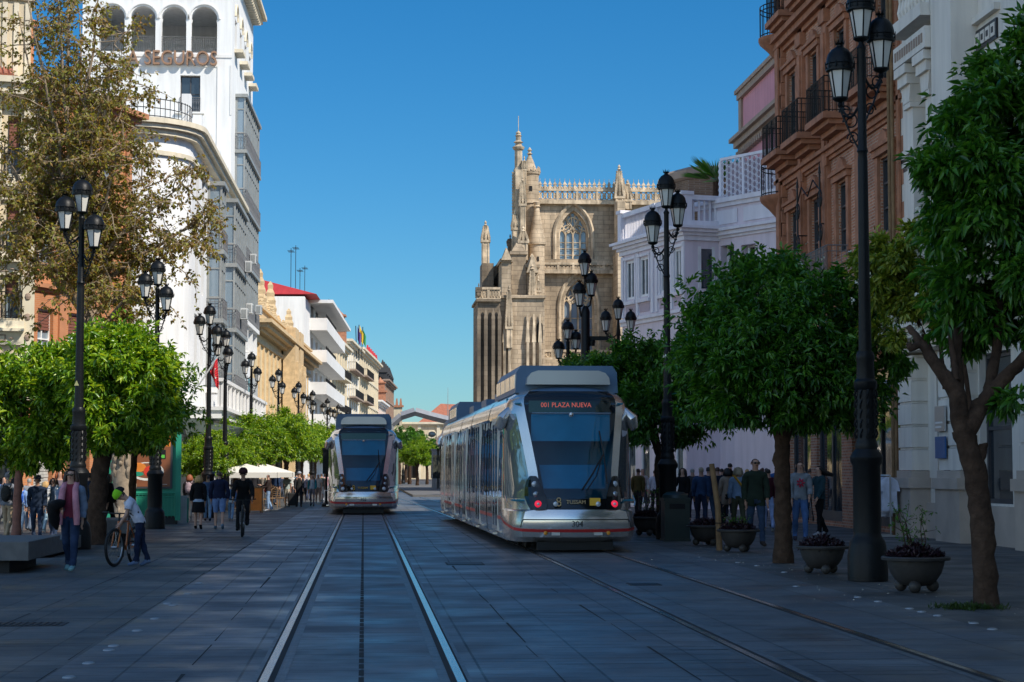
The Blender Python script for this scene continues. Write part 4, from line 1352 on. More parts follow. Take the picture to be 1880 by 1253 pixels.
# buttress at the right
bt = MB(); bx0 = cx(1131); bt.box(bx0 - .25, -3.4, 0, bx0 + .65, -.002, cz(470)); bt.box(bx0 - .1, -2.2, cz(470), bx0 + .5, -.003, cz(374)); bt.build('buttress', [M['stone']], ca)
pinnacle(ca, bx0 + .2, -1.0, cz(430), cz(304), .34, rows=9); pinnacle(ca, cx(1141), -.8, cz(400), cz(318), .2, rows=6); pinnacle(ca, cx(1152), -.6, cz(385), cz(330), .3, 'stonetrim', .25, 5)
# round stair turrets
tu = MB(); xt = cx(971)
tu.lathe([(.72, 0), (.72, cz(378) - 0)], 20, (xt, -.9, 0)); tu.lathe([(.8, cz(378)), (.74, cz(374)), (.72, cz(372)), (.72, cz(326)), (.82, cz(324)), (.85, cz(320)), (.6, cz(319))], 20, (xt, -.9, 0))
for k in range(10):
    a = 2 * PI * k / 10; tu.taper(xt + .78 * math.cos(a), -.9 + .78 * math.sin(a), cz(320), cz(310), .1, .1, .03, .03)
tu.lathe([(.6, cz(319)), (.36, cz(302)), (.14, cz(290)), (.12, cz(288)), (.24, cz(286)), (.12, cz(284)), (.1, cz(282)), (.19, cz(280)), (.02, cz(274))], 12, (xt, -.9, 0))
tu.build('stair_turret', [M['stone']], ca, smooth=35)
sl = MB()
for zz in (351, 330): pass
sl.box(xt - .1, -1.64, cz(356), xt + .14, -1.58, cz(347)); sl.build('slit_window', [M['dark']], ca)
t2 = MB(); x2 = cx(982); t2.lathe([(.60, 0), (.60, cz(456)), (.72, cz(455)), (.74, cz(452)), (.5, cz(430)), (.24, cz(398)), (.18, cz(388)), (.3, cz(386)), (.2, cz(384)), (.3, cz(378)), (.1, cz(376))], 16, (x2, -2.0, 0)); t2.build('cone_roofed_turret', [M['stone']], ca, smooth=35)
s2 = MB()
for p in (482, 528, 560, 590): s2.box(x2 - .05, -2.64, cz(p + 4), x2 + .1, -2.58, cz(p - 4))
s2.build('slit_window', [M['dark']], ca)
# great pinnacle stack at the corner
gp = MB(); xg = cx(948)
gp.box(xg - .38, -3.2, 0, xg + .38, -.5, cz(430)); gp.box(xg - .30, -2.9, cz(430), xg + .30, -1.4, cz(322))
for k in range(26):
    zz = cz(470) + (cz(325) - cz(470)) * k / 26
    for sx in (-1, 1): gp.taper(xg + sx * .42, -2.4, zz, zz + .24, .06, .1, .13, .16)
gp.lathe([(.42, cz(322)), (.3, cz(316)), (.3, cz(285)), (.42, cz(283)), (.5, cz(279)), (.28, cz(276)), (.24, cz(272)), (.4, cz(270)), (.22, cz(267)), (.2, cz(260)), (.28, cz(258)), (.16, cz(256)), (.22, cz(253)), (.03, cz(249))], 10, (xg, -2.1, 0))
gp.tube([(xg, -2.1, cz(250)), (xg, -2.1, cz(222))], .025, 5)
gp.build('great_pinnacle', [M['stonetrim']], ca)
pinnacle(ca, cx(958), -2.5, cz(350), cz(296), .16, rows=6); pinnacle(ca, cx(953), -3.4, cz(445), cz(335), .24, rows=8); pinnacle(ca, cx(940), -3.2, cz(470), cz(395), .26, rows=7); pinnacle(ca, cx(932), -2.6, cz(480), cz(438), .2, 'stonedark', rows=5)
# buttress piers in front, lower left
def pier(pa, pb, y0, y1, top, m='stone'):
    p = MB(); p.box(cx(pa), y0, 0, cx(pb), y1, cz(top)); p.box(cx(pa) - .12, y0 - .12, cz(top), cx(pb) + .12, y1, cz(top) + .25)
    p.taper((cx(pa) + cx(pb)) / 2, y0 + .35, cz(top) + .25, cz(top) + 1.1, (cx(pb) - cx(pa)) / 2, .4, .05, .05)
    p.build('buttress_pier', [M[m]], ca)
pier(929, 955, -5.5, -.5, 482); pier(910, 927, -6.5, -1, 498); pier(956, 977, -5.5, -2.4, 505, 'stone'); pier(946, 957, -4.4, -.5, 450)
for a, b, y, m in ((951, -4.2, 430, 0),):
    pass
pinnacle(ca, cx(951), -4.9, cz(492), cz(430), .35, rows=6); pinnacle(ca, cx(965), -6.0, cz(640), cz(500), .34, shaft=.32, rows=14); pinnacle(ca, cx(922), -7.0, cz(650), cz(540), .24, shaft=.3, rows=12); pinnacle(ca, cx(976), -5.8, cz(580), cz(520), .2, rows=5)
for xq, top in ((965, 660), (922, 690)): pass
gb_ = MB(); gb_.prism([(cx(955), cz(515)), (cx(976), cz(515)), (cx(965.5), cz(482))], -6.0, -5.4); gb_.prism([(cx(909), cz(495)), (cx(928), cz(495)), (cx(918), cz(474))], -6.8, -6.2); gb_.build('gable', [M['stonetrim']], ca)
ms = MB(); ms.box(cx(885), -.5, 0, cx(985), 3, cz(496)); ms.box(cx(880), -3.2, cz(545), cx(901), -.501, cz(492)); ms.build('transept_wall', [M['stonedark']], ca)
# flying buttress
fb = MB()
pts = [(cx(897) + (cx(930) - cx(897)) * k / 10, cz(530) + (cz(490) - cz(530)) * math.sin(k / 10 * PI / 2)) for k in range(11)]
poly = pts + [(cx(930), cz(478)), (cx(897), cz(500))]
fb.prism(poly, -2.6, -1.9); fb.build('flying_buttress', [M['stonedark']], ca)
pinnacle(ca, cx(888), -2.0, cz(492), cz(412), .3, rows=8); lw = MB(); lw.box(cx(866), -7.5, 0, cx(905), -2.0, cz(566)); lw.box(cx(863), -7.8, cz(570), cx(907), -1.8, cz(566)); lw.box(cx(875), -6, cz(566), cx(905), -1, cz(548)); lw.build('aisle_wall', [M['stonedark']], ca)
openwork(ca, cx(864), cx(906), cz(564), cz(549), -7.5, 8)
for p in (868, 880, 893, 904):
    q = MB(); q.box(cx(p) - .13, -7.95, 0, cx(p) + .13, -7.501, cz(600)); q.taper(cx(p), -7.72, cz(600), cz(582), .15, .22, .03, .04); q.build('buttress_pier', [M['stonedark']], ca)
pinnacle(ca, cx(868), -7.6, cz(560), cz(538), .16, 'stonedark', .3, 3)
bs = MB(); bs.box(cx(905), -6.8, 0, cx(985), -.502, cz(560)); bs.box(cx(903), -7.0, cz(562), cx(987), -.6, cz(557)); bs.build('chapel_wall', [M['stone']], ca)
for p in (914, 923, 955, 966, 977):
    q = MB(); q.box(cx(p) - .1, -7.1, 0, cx(p) + .1, -6.801, cz(640)); q.taper(cx(p), -6.95, cz(640), cz(590), .16, .16, .03, .03); q.build('crocketed_strip', [M['stonetrim']], ca)
ww = MB(); ap = arch_pts(cx(971), cx(982), cz(612)); ww.add([(cx(971), -6.83, cz(640)), (cx(982), -6.83, cz(640))] + [(a, -6.83, b) for a, b in ap], [tuple(range(2 + len(ap)))]); ww.build('lancet_window', [M['dark']], ca)
# ================================================================== LEFT SIDE
# ---- cream ornate house at the far left
A, B = (-19.5, 60.5), (-10.98, 62.5)
cr, W = block('cream_house', 'cream ornate house with red-brown roller blinds at the left edge', A, B)
def lz(py, Y=62.3): return at(20, py, Y).z
def lxx(px): return dist_along(A, B, px)[0]
mb = MB(); H = lz(165)
fl = [(lz(320), lz(212)), (lz(458), lz(345)), (lz(585), lz(480))]
xs_ = [lxx(3), lxx(3) - 3.0, lxx(3) - 6.0]
ww_ = lxx(28) - lxx(3)
holes = [(x, z0, x + ww_, z1) for x in xs_ for z0, z1 in fl]
gh = [(x - .2, .1, x + ww_ + .2, 3.6) for x in xs_]
wall_holes(mb, W, 0, H, holes + gh, .3, 0)
shell(mb, W, 12, 0, H)
mb.build('wall', [M['cream']], cr)
for x in xs_:
    for z0, z1 in fl:
        window(cr, x, z0, ww_, z1 - z0, .26, 'frame', 'panesky', 2, 2, .06, 'creamtrim', .55 if z0 < 12 else .95)
        o = link('railing', railing_mesh(ww_ + .2, .85, .22, 'iron2', .1, True), cr, (x - .1, 0, z0 + .02))
    window(cr, x - .2, .1, ww_ + .4, 3.5, .26, 'frame', 'pane', 2, 2, .08)
tr = MB(); dk = MB()
for z0, z1 in fl:
    tr.box(-.1, -.22, z0 - .32, W, -.001, z0 - .08); tr.box(-.15, -.34, z0 - .42, W, -.0012, z0 - .321)
    tr.box(-.06, -.12, z0 - .85, W, -.0014, z0 - .421)
    k = 0
    while k < W - .4:
        dk.box(k + .1, -.14, z0 - .74, k + .55, -.121, z0 - .70); dk.box(k + .1, -.14, z0 - .56, k + .55, -.121, z0 - .52); dk.box(k + .06, -.14, z0 - .74, k + .1, -.121, z0 - .52); dk.box(k + .55, -.14, z0 - .74, k + .59, -.121, z0 - .52)
        dk.lathe([(.09, 0), (.05, .03)], 8, (k + .75, -.13, z0 - .65)); k += .95
for x in [lxx(33)] + [x - .62 for x in xs_]:
    tr.box(x, -.1, 3.9, x + .42, -.0016, H)
    for k in range(int((H - 5.0) / .66)): dk.ell((x + .21, -.11, 4.6 + k * .66), .1, .05, .12, 8)
tr.box(-.3, -.5, H - .2, W + .2, .4, H + .15); tr.box(-.4, -.65, H + .15, W + .3, .4, H + .35)
tr.build('moulded_trim', [M['creamtrim']], cr); dk.build('dark_ornament', [M['pinktrim']], cr)
rt = MB()
for k in range(46): rt.tube([(.1 + k * .18, -.6, H + .36), (.1 + k * .18, .9, H + .95)], .09, 6)
rt.build('tile_eave', [M['tile']], cr)
tw = MB(); xa, xb = lxx(0) - .6, lxx(45)
tw.box(xa, .5, H + .35, xb, 3.2, H + 5.6, 0); tw.box(xa - .1, .4, H + 3.1, xb + .1, 3.3, H + 3.4, 1); tw.box(xa - .15, .35, H + 5.6, xb + .15, 3.35, H + 5.95, 1)
for k in range(4):
    x = xa + .08 + k * .36
    tw.box(x, .44, H + .6, x + .16, .5, H + 3.0, 1); tw.box(x, .44, H + 3.5, x + .16, .5, H + 5.5, 1)
tw.build('roof_turret', [M['cream'], M['creamtrim']], cr)

# ---- orange brick house
A, B = (-11.75, 66.5), (-8.95, 73.2)
og, W = block('orange_house', 'orange brick house with terracotta cornices behind the plane tree', A, B)
mb = MB(); H = 15.4
oh = [(x, z, x + 1.0, z + 2.1) for x in (1.0, 3.0, 5.1) for z in (5.2, 8.9, 12.1)]
oh2 = [(.9, .1, 2.1, 3.2), (3.0, .1, 4.6, 3.5), (5.3, .1, 6.6, 3.2)]
wall_holes(mb, W, 0, H, oh + oh2, .25); shell(mb, W, 12, 0, H)
mb.build('wall', [M['orange']], og)
for a, b, c, d in oh: window(og, a, b, c - a, d - b, .2, 'framewhite' if b < 8 else 'frame', 'panesky', 2, 2, .06, 'orangetrim', .35)
for i, (a, b, c, d) in enumerate(oh2):
    db = MB()
    if i == 1:
        db.box(a, .18, b, c, .24, d); db.box(a + .1, .14, b + .2, a + .72, .18, d - .3); db.box(c - .72, .14, b + .2, c - .1, .18, d - .3); db.lathe([(.16, 0), (.1, .03)], 12, (a + .4, .14, 2.2)); db.build('door', [M['darkwood']], og)
    else:
        for k in range(28): db.box(a, .16 + .02 * (k % 2), b + k * .108, c, .24, b + k * .108 + .1)
        db.build('shutter', [M['cabinet']], og)
tr = MB()
for z, st in ((3.9, [(.15, .1), (.2, .25)]), (7.9, [(.12, .08), (.16, .2)]), (11.4, [(.12, .08), (.16, .2)]), (14.7, [(.2, .12), (.2, .3), (.2, .5)])):
    for h, p in st: tr.box(-p, -p, z, W + p, -.002, z + h); z += h
for x in (0, 2.3, 4.4, W - .4): tr.box(x, -.08, 4.3, x + .4, -.001, 14.7)
tr.build('terracotta_trim', [M['orangetrim']], og)
ch = MB(); ch.box(2.2, 2, H, 3.6, 3.4, H + 2.6); ch.box(2.1, 1.9, H + 2.6, 3.7, 3.5, H + 2.8); ch.build('chimney', [M['orange']], og)
link('railing', railing_mesh(2.6, 1.2, .1, 'irongrey', .12), og, (4.0, .6, H + .05))

# ---- white corner house with curved corner, terrace and oriels
A, B = (-7.62, 84.5), (-7.3, 110.0)
wh, W = block('white_corner_house', 'white stucco corner house with grey glazed oriels and a balustraded terrace', A, B)
H = 16.4
mb = MB()
holes = [(x, z, x + 1.3, z + 2.3) for x in (1.6, 4.4) for z in (6.4, 9.8, 13.0)]
wall_holes(mb, W, 0, H, holes, .25)
R0 = 2.6
cor = [(-R0 * math.sin(a * PI / 16), R0 - R0 * math.cos(a * PI / 16)) for a in range(9)]
cor += [(-R0, 7.5)]
for p, q in zip(cor, cor[1:]): mb.quad((q[0], q[1], 0), (p[0], p[1], 0), (p[0], p[1], H), (q[0], q[1], H))
mb.plate([(-R0, 7.5)] + list(reversed(cor[:-1])) + [(W, 0), (W, 7.5)], H - .1, H)
mb.build('wall', [M['white']], wh)
for a, b, c, d in holes: window(wh, a, b, c - a, d - b, .2, 'frame', 'pane', 2, 2, .07)
for z in (6.6, 10, 13.1):
    f = MB(); f.box(-R0 - .02, 3.2, z, -R0 + .05, 4.4, z + 2.1, 0); f.box(-R0 - .03, 3.75, z, -R0, 3.85, z + 2.1, 1); f.build('side_window', [M['pane'], M['blind']], wh)
tr = MB()
for p, z, h in ((.12, H - 1.2, .2), (.3, H - .35, .25), (.5, H - .1, .2), (.65, H + .1, .22)):
    pts = [(x * (1 + p / R0) , R0 - (R0 - y) * (1 + p / R0)) for x, y in cor[:-1]]
    poly = [(-R0 - p, 7.5)] + list(reversed(pts)) + [(W, -p), (W, 7.5)]
    tr.plate(poly, z, z + h)
tr.build('cornice', [M['creamtrim']], wh)
rl = MB()
pts = [(x * .98, R0 - (R0 - y) * .98) for x, y in cor]
for p, q in zip(pts, pts[1:]):
    n = max(1, int(math.hypot(q[0] - p[0], q[1] - p[1]) / .2))
    for k in range(n):
        x, y = p[0] + (q[0] - p[0]) * k / n, p[1] + (q[1] - p[1]) * k / n
        rl.tube([(x, y, H + .4), (x, y, H + 1.3)], .014, 4)
for zz in (.6, .95, 1.35): rl.tube([(x, y, H + zz - .1) for x, y in pts], .02, 4)
for k in range(5):
    ps2 = MB(); ps2.box(-.1 + k * 5, .1, H + .3, .4 + k * 5, .5, H + 1.9); ps2.build('parapet_post', [M['white']], wh)
rl.build('roof_railing', [M['iron2']], wh)
GM = ['framegrey', 'panesky']
def oriel(root, x0, w, d, z0, nst, sh, name='oriel', ac=()):
    """a stack of glazed bays: balustrade band + glazing, storey after storey"""
    o = MB(); o.box(x0 - .1, -d - .1, z0 - .25, x0 + w + .1, -.002, z0)
    par = o.build(name, [M['whitetrim']], root)
    fr = MB(); gl = MB()
    for s in range(nst):
        z = z0 + s * sh
        fr.box(x0 - .12, -d - .12, z + sh - .2, x0 + w + .12, -.003, z + sh)
        nv = max(2, int(w / 1.1))
        for k in range(nv + 1):
            x = x0 + (w - .1) * k / nv; fr.box(x, -d, z, x + .1, -d + .1, z + sh - .2)
        for k in (0, 1):
            y = -d * k * .98; 
        fr.box(x0, -.12, z, x0 + .1, -.004, z + sh - .2); fr.box(x0 + w - .1, -.12, z, x0 + w, -.004, z + sh - .2)
        fr.box(x0 + .1, -d + .01, z + sh * .72, x0 + w - .1, -d + .07, z + sh * .72 + .07); fr.box(x0 + .01, -d + .1, z + sh * .72, x0 + .08, -.12, z + sh * .72 + .07)
        fr.box(x0 + .1, -d + .01, z + .98, x0 + w - .1, -d + .08, z + 1.06); fr.box(x0 + .01, -d + .1, z + .98, x0 + .08, -.12, z + 1.06)
        gl.quad((x0 + .06, -d + .06, z), (x0 + w - .06, -d + .06, z), (x0 + w - .06, -d + .06, z + sh - .2), (x0 + .06, -d + .06, z + sh - .2))
        gl.quad((x0 + .05, -.01, z), (x0 + .05, -d + .06, z), (x0 + .05, -d + .06, z + sh - .2), (x0 + .05, -.01, z + sh - .2))
        gl.quad((x0 + w - .05, -d + .06, z), (x0 + w - .05, -.01, z), (x0 + w - .05, -.01, z + sh - .2), (x0 + w - .05, -d + .06, z + sh - .2))
        link('railing', railing_mesh(w + .2, .95, d + .08, 'irongrey', .16, True), par, (x0 - .1, -.005, z + .02))
    fr.build('glazing_frame', [M['framegrey']], par); gl.build('pane', [M['panesky']], par)
    for xx, zz in ac:
        a = MB(); a.box(xx, -d - .48, zz, xx + .8, -d - .13, zz + .58, 0); a.lathe([(.2, 0), (.2, .02)], 16, (xx + .4, -d - .3, zz + .29), 0)
        for k in range(6): a.box(xx + .08, -d - .5, zz + .08 + k * .075, xx + .72, -d - .481, zz + .1 + k * .075, 1)
        a.box(xx - .015, -d - .42, zz + .06, xx - .001, -d - .18, zz + .5, 1)
        a.build('air_conditioner', [M['ac'], M['framegrey']], root)
    return par
oriel(wh, 7.2, 2.2, .7, 5.6, 3, 3.3); oriel(wh, 14.0, 7.6, .8, 5.6, 3, 3.35, ac=((16.2, 9.6), (19.0, 12.4)))
te = MB(); te.box(-1.2, -1.5, 3.9, W + 3, -.004, 4.25); te.box(-1.3, -1.7, 4.25, W + 3, -.005, 4.4)
for k in range(14): te.box(-1.1 + k * 2.2, -1.55, 4.4, -.8 + k * 2.2, -1.3, 5.6)
te.box(-1.2, -1.6, 5.5, W + 3, -1.25, 5.65)
teo = te.build('terrace', [M['whitetrim']], wh)
link('railing', railing_mesh(W + 4, 1.05, .2, 'irongrey', .17, True, False), teo, (-1.1, -1.22, 4.42))
mq = MB(); mq.add([(-3.0, -2.2, 3.1), (3.5, -2.2, 3.1), (3.5, -.2, 3.1), (-3.0, -.2, 3.1), (-3.2, -2.5, 3.45), (3.7, -2.5, 3.45), (3.7, 0, 3.9), (-3.2, 0, 3.9)], [(0, 3, 2, 1), (4, 5, 6, 7), (0, 1, 5, 4), (1, 2, 6, 5), (2, 3, 7, 6), (3, 0, 4, 7)])
mq.build('marquee', [mat('grey_green_marquee', (.2, .25, .23), .5)], wh)
sf = MB()
for k in range(8): sf.box(.4 + k * 3.1, -.02, .1, 2.9 + k * 3.1, -.001, 3.0, 0); sf.box(.3 + k * 3.1, -.06, 3.0, 3.0 + k * 3.1, -.001, 3.3, 1)
sf.build('shopfront', [M['pane'], M['darkwood']], wh)

# ---- white tower
A, B = (-7.72, 110.05), (-7.38, 124.6)
tw_, W = block('white_tower', 'tall white tower with an arcaded loggia and large bronze lettering', A, B)
H = 31.0
TY = 110.05
def tx(px): return -(at(px, 400, TY).x + 7.72)      # distance from the corner along the side wall (towards the left)
def tz(py): return at(300, py, TY).z
# side wall facing the camera, built in its own local frame (x to the left corner)
sw = MB(); SW = tx(146)
arches = []
pxs = [(347, 395), (292, 338), (235, 281), (178, 224)]
def sx(px): return SW - tx(px)
zsp = tz(34); zb = tz(96)
x = SW
arcs = []
for a, b in pxs:
    xa, xb = sx(a), sx(b); r = (xb - xa) / 2
    arcs.append((xa, xb, r))
arcs.sort()
ztop = max(r for _, _, r in arcs) + zsp + .1
win = [(sx(328), tz(205), sx(365), tz(138)), (sx(334), tz(259), sx(366), tz(231))]
holes2 = [(a, zb, b, ztop) for a, b, r in arcs]
wall_holes(sw, SW, 0, H, win + holes2, .5)
for a, b, r in arcs:
    n = 12; c = (a + b) / 2
    ap = [(c + r * math.cos(PI * k / n), zsp + r * math.sin(PI * k / n)) for k in range(n + 1)]
    for p, q in zip(ap, ap[1:]):
        sw.quad((q[0], 0, q[1]), (p[0], 0, p[1]), (p[0], 0, ztop), (q[0], 0, ztop))
        sw.quad((p[0], 0, p[1]), (q[0], 0, q[1]), (q[0], .5, q[1]), (p[0], .5, p[1]))
        sw.quad((p[0], .5, p[1]), (q[0], .5, q[1]), (q[0], .5, ztop), (p[0], .5, ztop))
# the loggia behind
sw.box(.2, 6.0, zb - .4, SW - .4, 6.2, H - .4); sw.box(.2, .501, zb - .4, SW - .4, 6.0, zb - .1); sw.box(.2, .501, ztop + .1, SW - .4, 6, ztop + .4)
swo = sw.build('side_wall', [M['white']], tw_, (0, 0, 0)); swo.rotation_euler = (0, 0, -tw_.rotation_euler.z); 
swo.location = Matrix.Rotation(-tw_.rotation_euler.z, 4, 'Z') @ Vector((-SW, 0, 0))
tr = MB()
for a, b, r in arcs:
    for xq in (a, b):
        tr.lathe([(.13, zb), (.13, zb + .15), (.1, zb + .2), (.1, zsp - .35), (.16, zsp - .2), (.2, zsp - .02)], 10, (xq + (-.12 if xq == b else .12) * -1, .2, 0))
    c = (a + b) / 2
    tr.tube([(c + (r + .14) * math.cos(PI * k / 14), -.03, zsp + (r + .14) * math.sin(PI * k / 14)) for k in range(15)], .07, 5)
tr.box(0, -.05, zb - .28, SW, -.002, zb - .1); tr.box(sx(420) - .0, -.03, tz(210), sx(422) + .04, -.002, tz(118)); tr.box(0, -.04, tz(122), sx(396), -.003, tz(119))
tr.box(sx(396), -.04, 0, sx(398), -.002, tz(119))
tr.build('loggia_columns', [M['whitetrim']], swo)
for a, b, r in arcs: link('railing', railing_mesh(b - a, .95, 0.0, 'irongrey', .11, True, False), swo, (a, .1, zb))
for i, (a, b, c, d) in enumerate(win):
    window(swo, a, b, c - a, d - b, .3, 'frame', 'pane', 2, 1 if i == 1 else 2, .07)
    if i != 1: link('railing', railing_mesh(c - a, .85, .05, 'irongrey', .09, True, False), swo, (a, 0, b))
    s = MB(); s.box(a - .25, -.15, b - .12, c + .25, -.003, b - .01); s.build('window_sill', [M['whitetrim']], swo)
text('A SEGUROS', 1.2, M['bronze'], swo, (sx(314), -.18, tz(109)), .13, sx=.82)
fw = MB()
holesF = [(1.6 + k * 3.3, tz(75), 2.9 + k * 3.3, tz(20)) for k in range(4)]
wall_holes(fw, W, 0, H, holesF, .5)
fw.quad((0, 0, H), (W, 0, H), (W, SW, H), (0, SW, H)); fw.quad((W, 0, 0), (W, SW, 0), (W, SW, H), (W, 0, H)); fw.quad((0, SW, 0), (0, SW, H), (W, SW, H), (W, SW, 0))
fw.build('street_wall', [M['white']], tw_)
for h in holesF:
    window(tw_, h[0], h[1], h[2] - h[0], h[3] - h[1], .45, 'frame', 'pane', 1, 2, .07)
    s = MB(); s.box(h[0] - .2, -.5, h[1] - .3, h[2] + .2, -.003, h[1] - .1); s.build('window_sill', [M['creamtrim']], tw_)
    s = MB(); s.tube([((h[0] + h[2]) / 2 + .8 * math.cos(PI * k / 10), -.05, h[3] + .1 + .8 * math.sin(PI * k / 10)) for k in range(11)], .09, 5); s.build('arch_molding', [M['creamtrim']], tw_)
ea = MB(); ea.box(-.5, -.6, H, W + .4, 1, H + .25); ea.box(-.7, -.85, H + .25, W + .6, 1, H + .5)
for k in range(23): ea.box(.1 + k * .62, -.55, H - .3, .25 + k * .62, -.001, H)
ea.build('eave', [M['creamtrim']], tw_)
oriel(tw_, 2.4, 10.6, .6, 10.6, 4, 3.32, ac=((2.6, 10.9), (9.5, 11.4), (5.0, 14.1)))
br_ = MB()
for k in range(4):
    x = 2.8 + k * 3.3; br_ = MB(); br_.prism([(x, 9.0), (x + .3, 9.0), (x + .3, 10.34), (x, 10.34)], -.55, -.01); br_.build('bracket', [M['whitetrim']], tw_)
bal = balcony(tw_, 2.2, 5.9, 4.2, 1.1, 'whitetrim', 'irongrey', 1.0, True)
pr = MB(); pr.box(2.2, -1.12, 5.95, 6.4, -1.0, 7.1); pr.build('balcony_panel', [M['cabinet']], bal, (-2.2, -.03, -5.9))
lw2 = [(1.0, .2), (5.0, .2), (9, .2), (12.5, .2)]
sf = MB()
for x, _ in lw2: sf.box(x, -.03, .1, x + 2.6, -.001, 3.4); sf.box(x + .4, -.03, 4.9, x + 1.7, -.001, 7.6)
sf.build('window_panel', [M['pane']], tw_)

# ---- ochre building with pinnacles
A, B = (-7.3, 129.0), (-5.15, 178.0)
oc, W = block('ochre_building', 'ochre stone building with stepped roof pinnacles above a heavy cornice', A, B)
H = 11.6
mb = MB()
ohs = [(x, 4.6, x + 1.0, 5.6) for x in [3 + 3.2 * k for k in range(14)]] + [(x, 1, x + 1.3, 3.6) for x in [3 + 3.2 * k for k in range(14)]]
wall_holes(mb, W, 0, H, ohs, .3); shell(mb, W, 16, 0, H); mb.build('wall', [M['yellow']], oc)
gl = MB()
for a, b, c, d in ohs: gl.quad((a, .28, b), (c, .28, b), (c, .28, d), (a, .28, d))
gl.build('window_panel', [M['pane']], oc)
tr = MB()
for k in range(15): tr.box(1.6 + 3.2 * k, -.14, 3.9, 2.2 + 3.2 * k, -.001, H - 1.2); tr.box(2.3 + 3.2 * k, -.05, 6.4, 4.6 + 3.2 * k, -.001, 6.6)
for h, p, z in ((.3, .2, H - 1.3), (.25, .5, H - .6), (.3, .9, H - .35), (.25, 1.2, H - .05), (.9, .15, H + .2), (.2, .35, H + 1.1), (.25, .25, 3.7)):
    tr.box(-p, -p, z, W + p, .3, z + h)
for xa in (20, 25):
    tr.box(xa, -1.1, 0, xa + 3.4, -.1401, H + 1.2)
    for k in range(3):
        tr.box(xa + .2 + k * 1.1, -1.35, 3, xa + .8 + k * 1.1, -1.101, H - 1.5); tr.ell((xa + .5 + k * 1.1, -1.2, H - 2.2), .3, .2, .8, 8)
tr.build('carved_trim', [M['yellowtrim']], oc)
def obelisk(x, y, z, h, w, nm='pinnacle'):
    p = MB()
    p.box(x - w * .8, y - w * .8, z, x + w * .8, y + w * .8, z + h * .18); p.box(x - w, y - w, z + h * .18, x + w, y + w, z + h * .22)
    zz = z + h * .22; ws = [1.0, .92, .72, .8, .62, .68, .48, .52, .3, .34, .08]
    for i in range(10):
        p.taper(x, y, zz, zz + h * .078, w * ws[i] * .95, w * ws[i] * .95, w * ws[i + 1] * .95, w * ws[i + 1] * .95); zz += h * .078
    p.build(nm, [M['yellowtrim']], oc)
for px, top, h in ((497, 494, 4.6), (515, 517, 4.2), (547, 567, 4.4)):
    s, Pw = dist_along(A, B, px); zt = at(px, top, Pw.y).z
    obelisk(s, .9, H + .9, zt - H - .9, .62)
for s in (10, 14.5, 18):
    obelisk(s, .6, H + 1.2, 1.6, .45)
for k in range(11): obelisk(3 + k * 4.4, .3, H + 1.3, .9, .3)

# ---- white balconied block
A, B = (-5.1, 178.5), (-3.75, 214.0)
wb, W = block('balcony_block', 'white apartment block with long stacked balconies and a red roof awning', A, B)
H = 17.3
mb = MB()
wall_holes(mb, W, 0, H, [(x, z + .1, x + 3.6, z + 2.4) for x in (2, 9, 16, 23, 30) for z in (3, 6, 9, 12, 15)], .4)
shell(mb, W, 14, 0, H); mb.build('wall', [M['white']], wb)
for x in (2, 9, 16, 23, 30):
    for z in (3, 6, 9, 12, 15): window(wb, x, z + .1, 3.6, 2.3, .35, 'frame', 'pane', 4, 1, .1)
for z in (3, 6, 9, 12, 15):
    f = MB(); f.box(.4, -1.6, z - .2, W + .3, -.002, z + .02); f.box(.4, -1.6, z + .02, W + .3, -1.5, z + .95); f.box(.4, -1.5, z + .02, .5, -.002, z + .95)
    bo = f.build('balcony', [M['whitetrim']], wb)
    link('railing', railing_mesh(W * .5, .4, .02, 'iron2', .25, False, False), bo, (.6, -1.5, z + .95))
mb = MB(); mb.box(-.3, -2.2, H, W + .8, 3, H + .3); mb.build('roof_slab', [M['whitetrim']], wb)
mb = MB(); mb.add([(-6, -1.0, H + .31), (16, -1.0, H + .31), (16, 4, H + 1.6), (-6, 4, H + 1.6), (-6, 4, H + .3), (16, 4, H + .3)], [(0, 1, 2, 3), (0, 3, 4), (1, 5, 2), (3, 2, 5, 4), (0, 4, 5, 1)]); mb.build('awning', [M['roofred']], wb)
mb = MB(); mb.box(-7, 0, 0, -.01, 12, H - .01); mb.build('rear_wing', [M['white']], wb)
link('railing', railing_mesh(22, 1.2, .1, 'iron2', .4, False, False), wb, (12, -1.0, H + .3))
for x, h in ((3, 4), (9, 5), (15, 3.4), (22, 4.4)):
    an = MB(); an.tube([(x, 2, H), (x, 2, H + 1.5 + h)], .03, 4); an.tube([(x - .8, 2, H + 1.2 + h), (x + .8, 2, H + 1.2 + h)], .02, 4); an.tube([(x - .5, 2, H + .8 + h), (x + .5, 2, H + .8 + h)], .02, 4)
    for k in range(5): an.tube([(x - .8 + k * .4, 1.7, H + 1.2 + h), (x - .8 + k * .4, 2.3, H + 1.2 + h)], .015, 3)
    an.build('roof_antenna', [M['iron2']], wb)


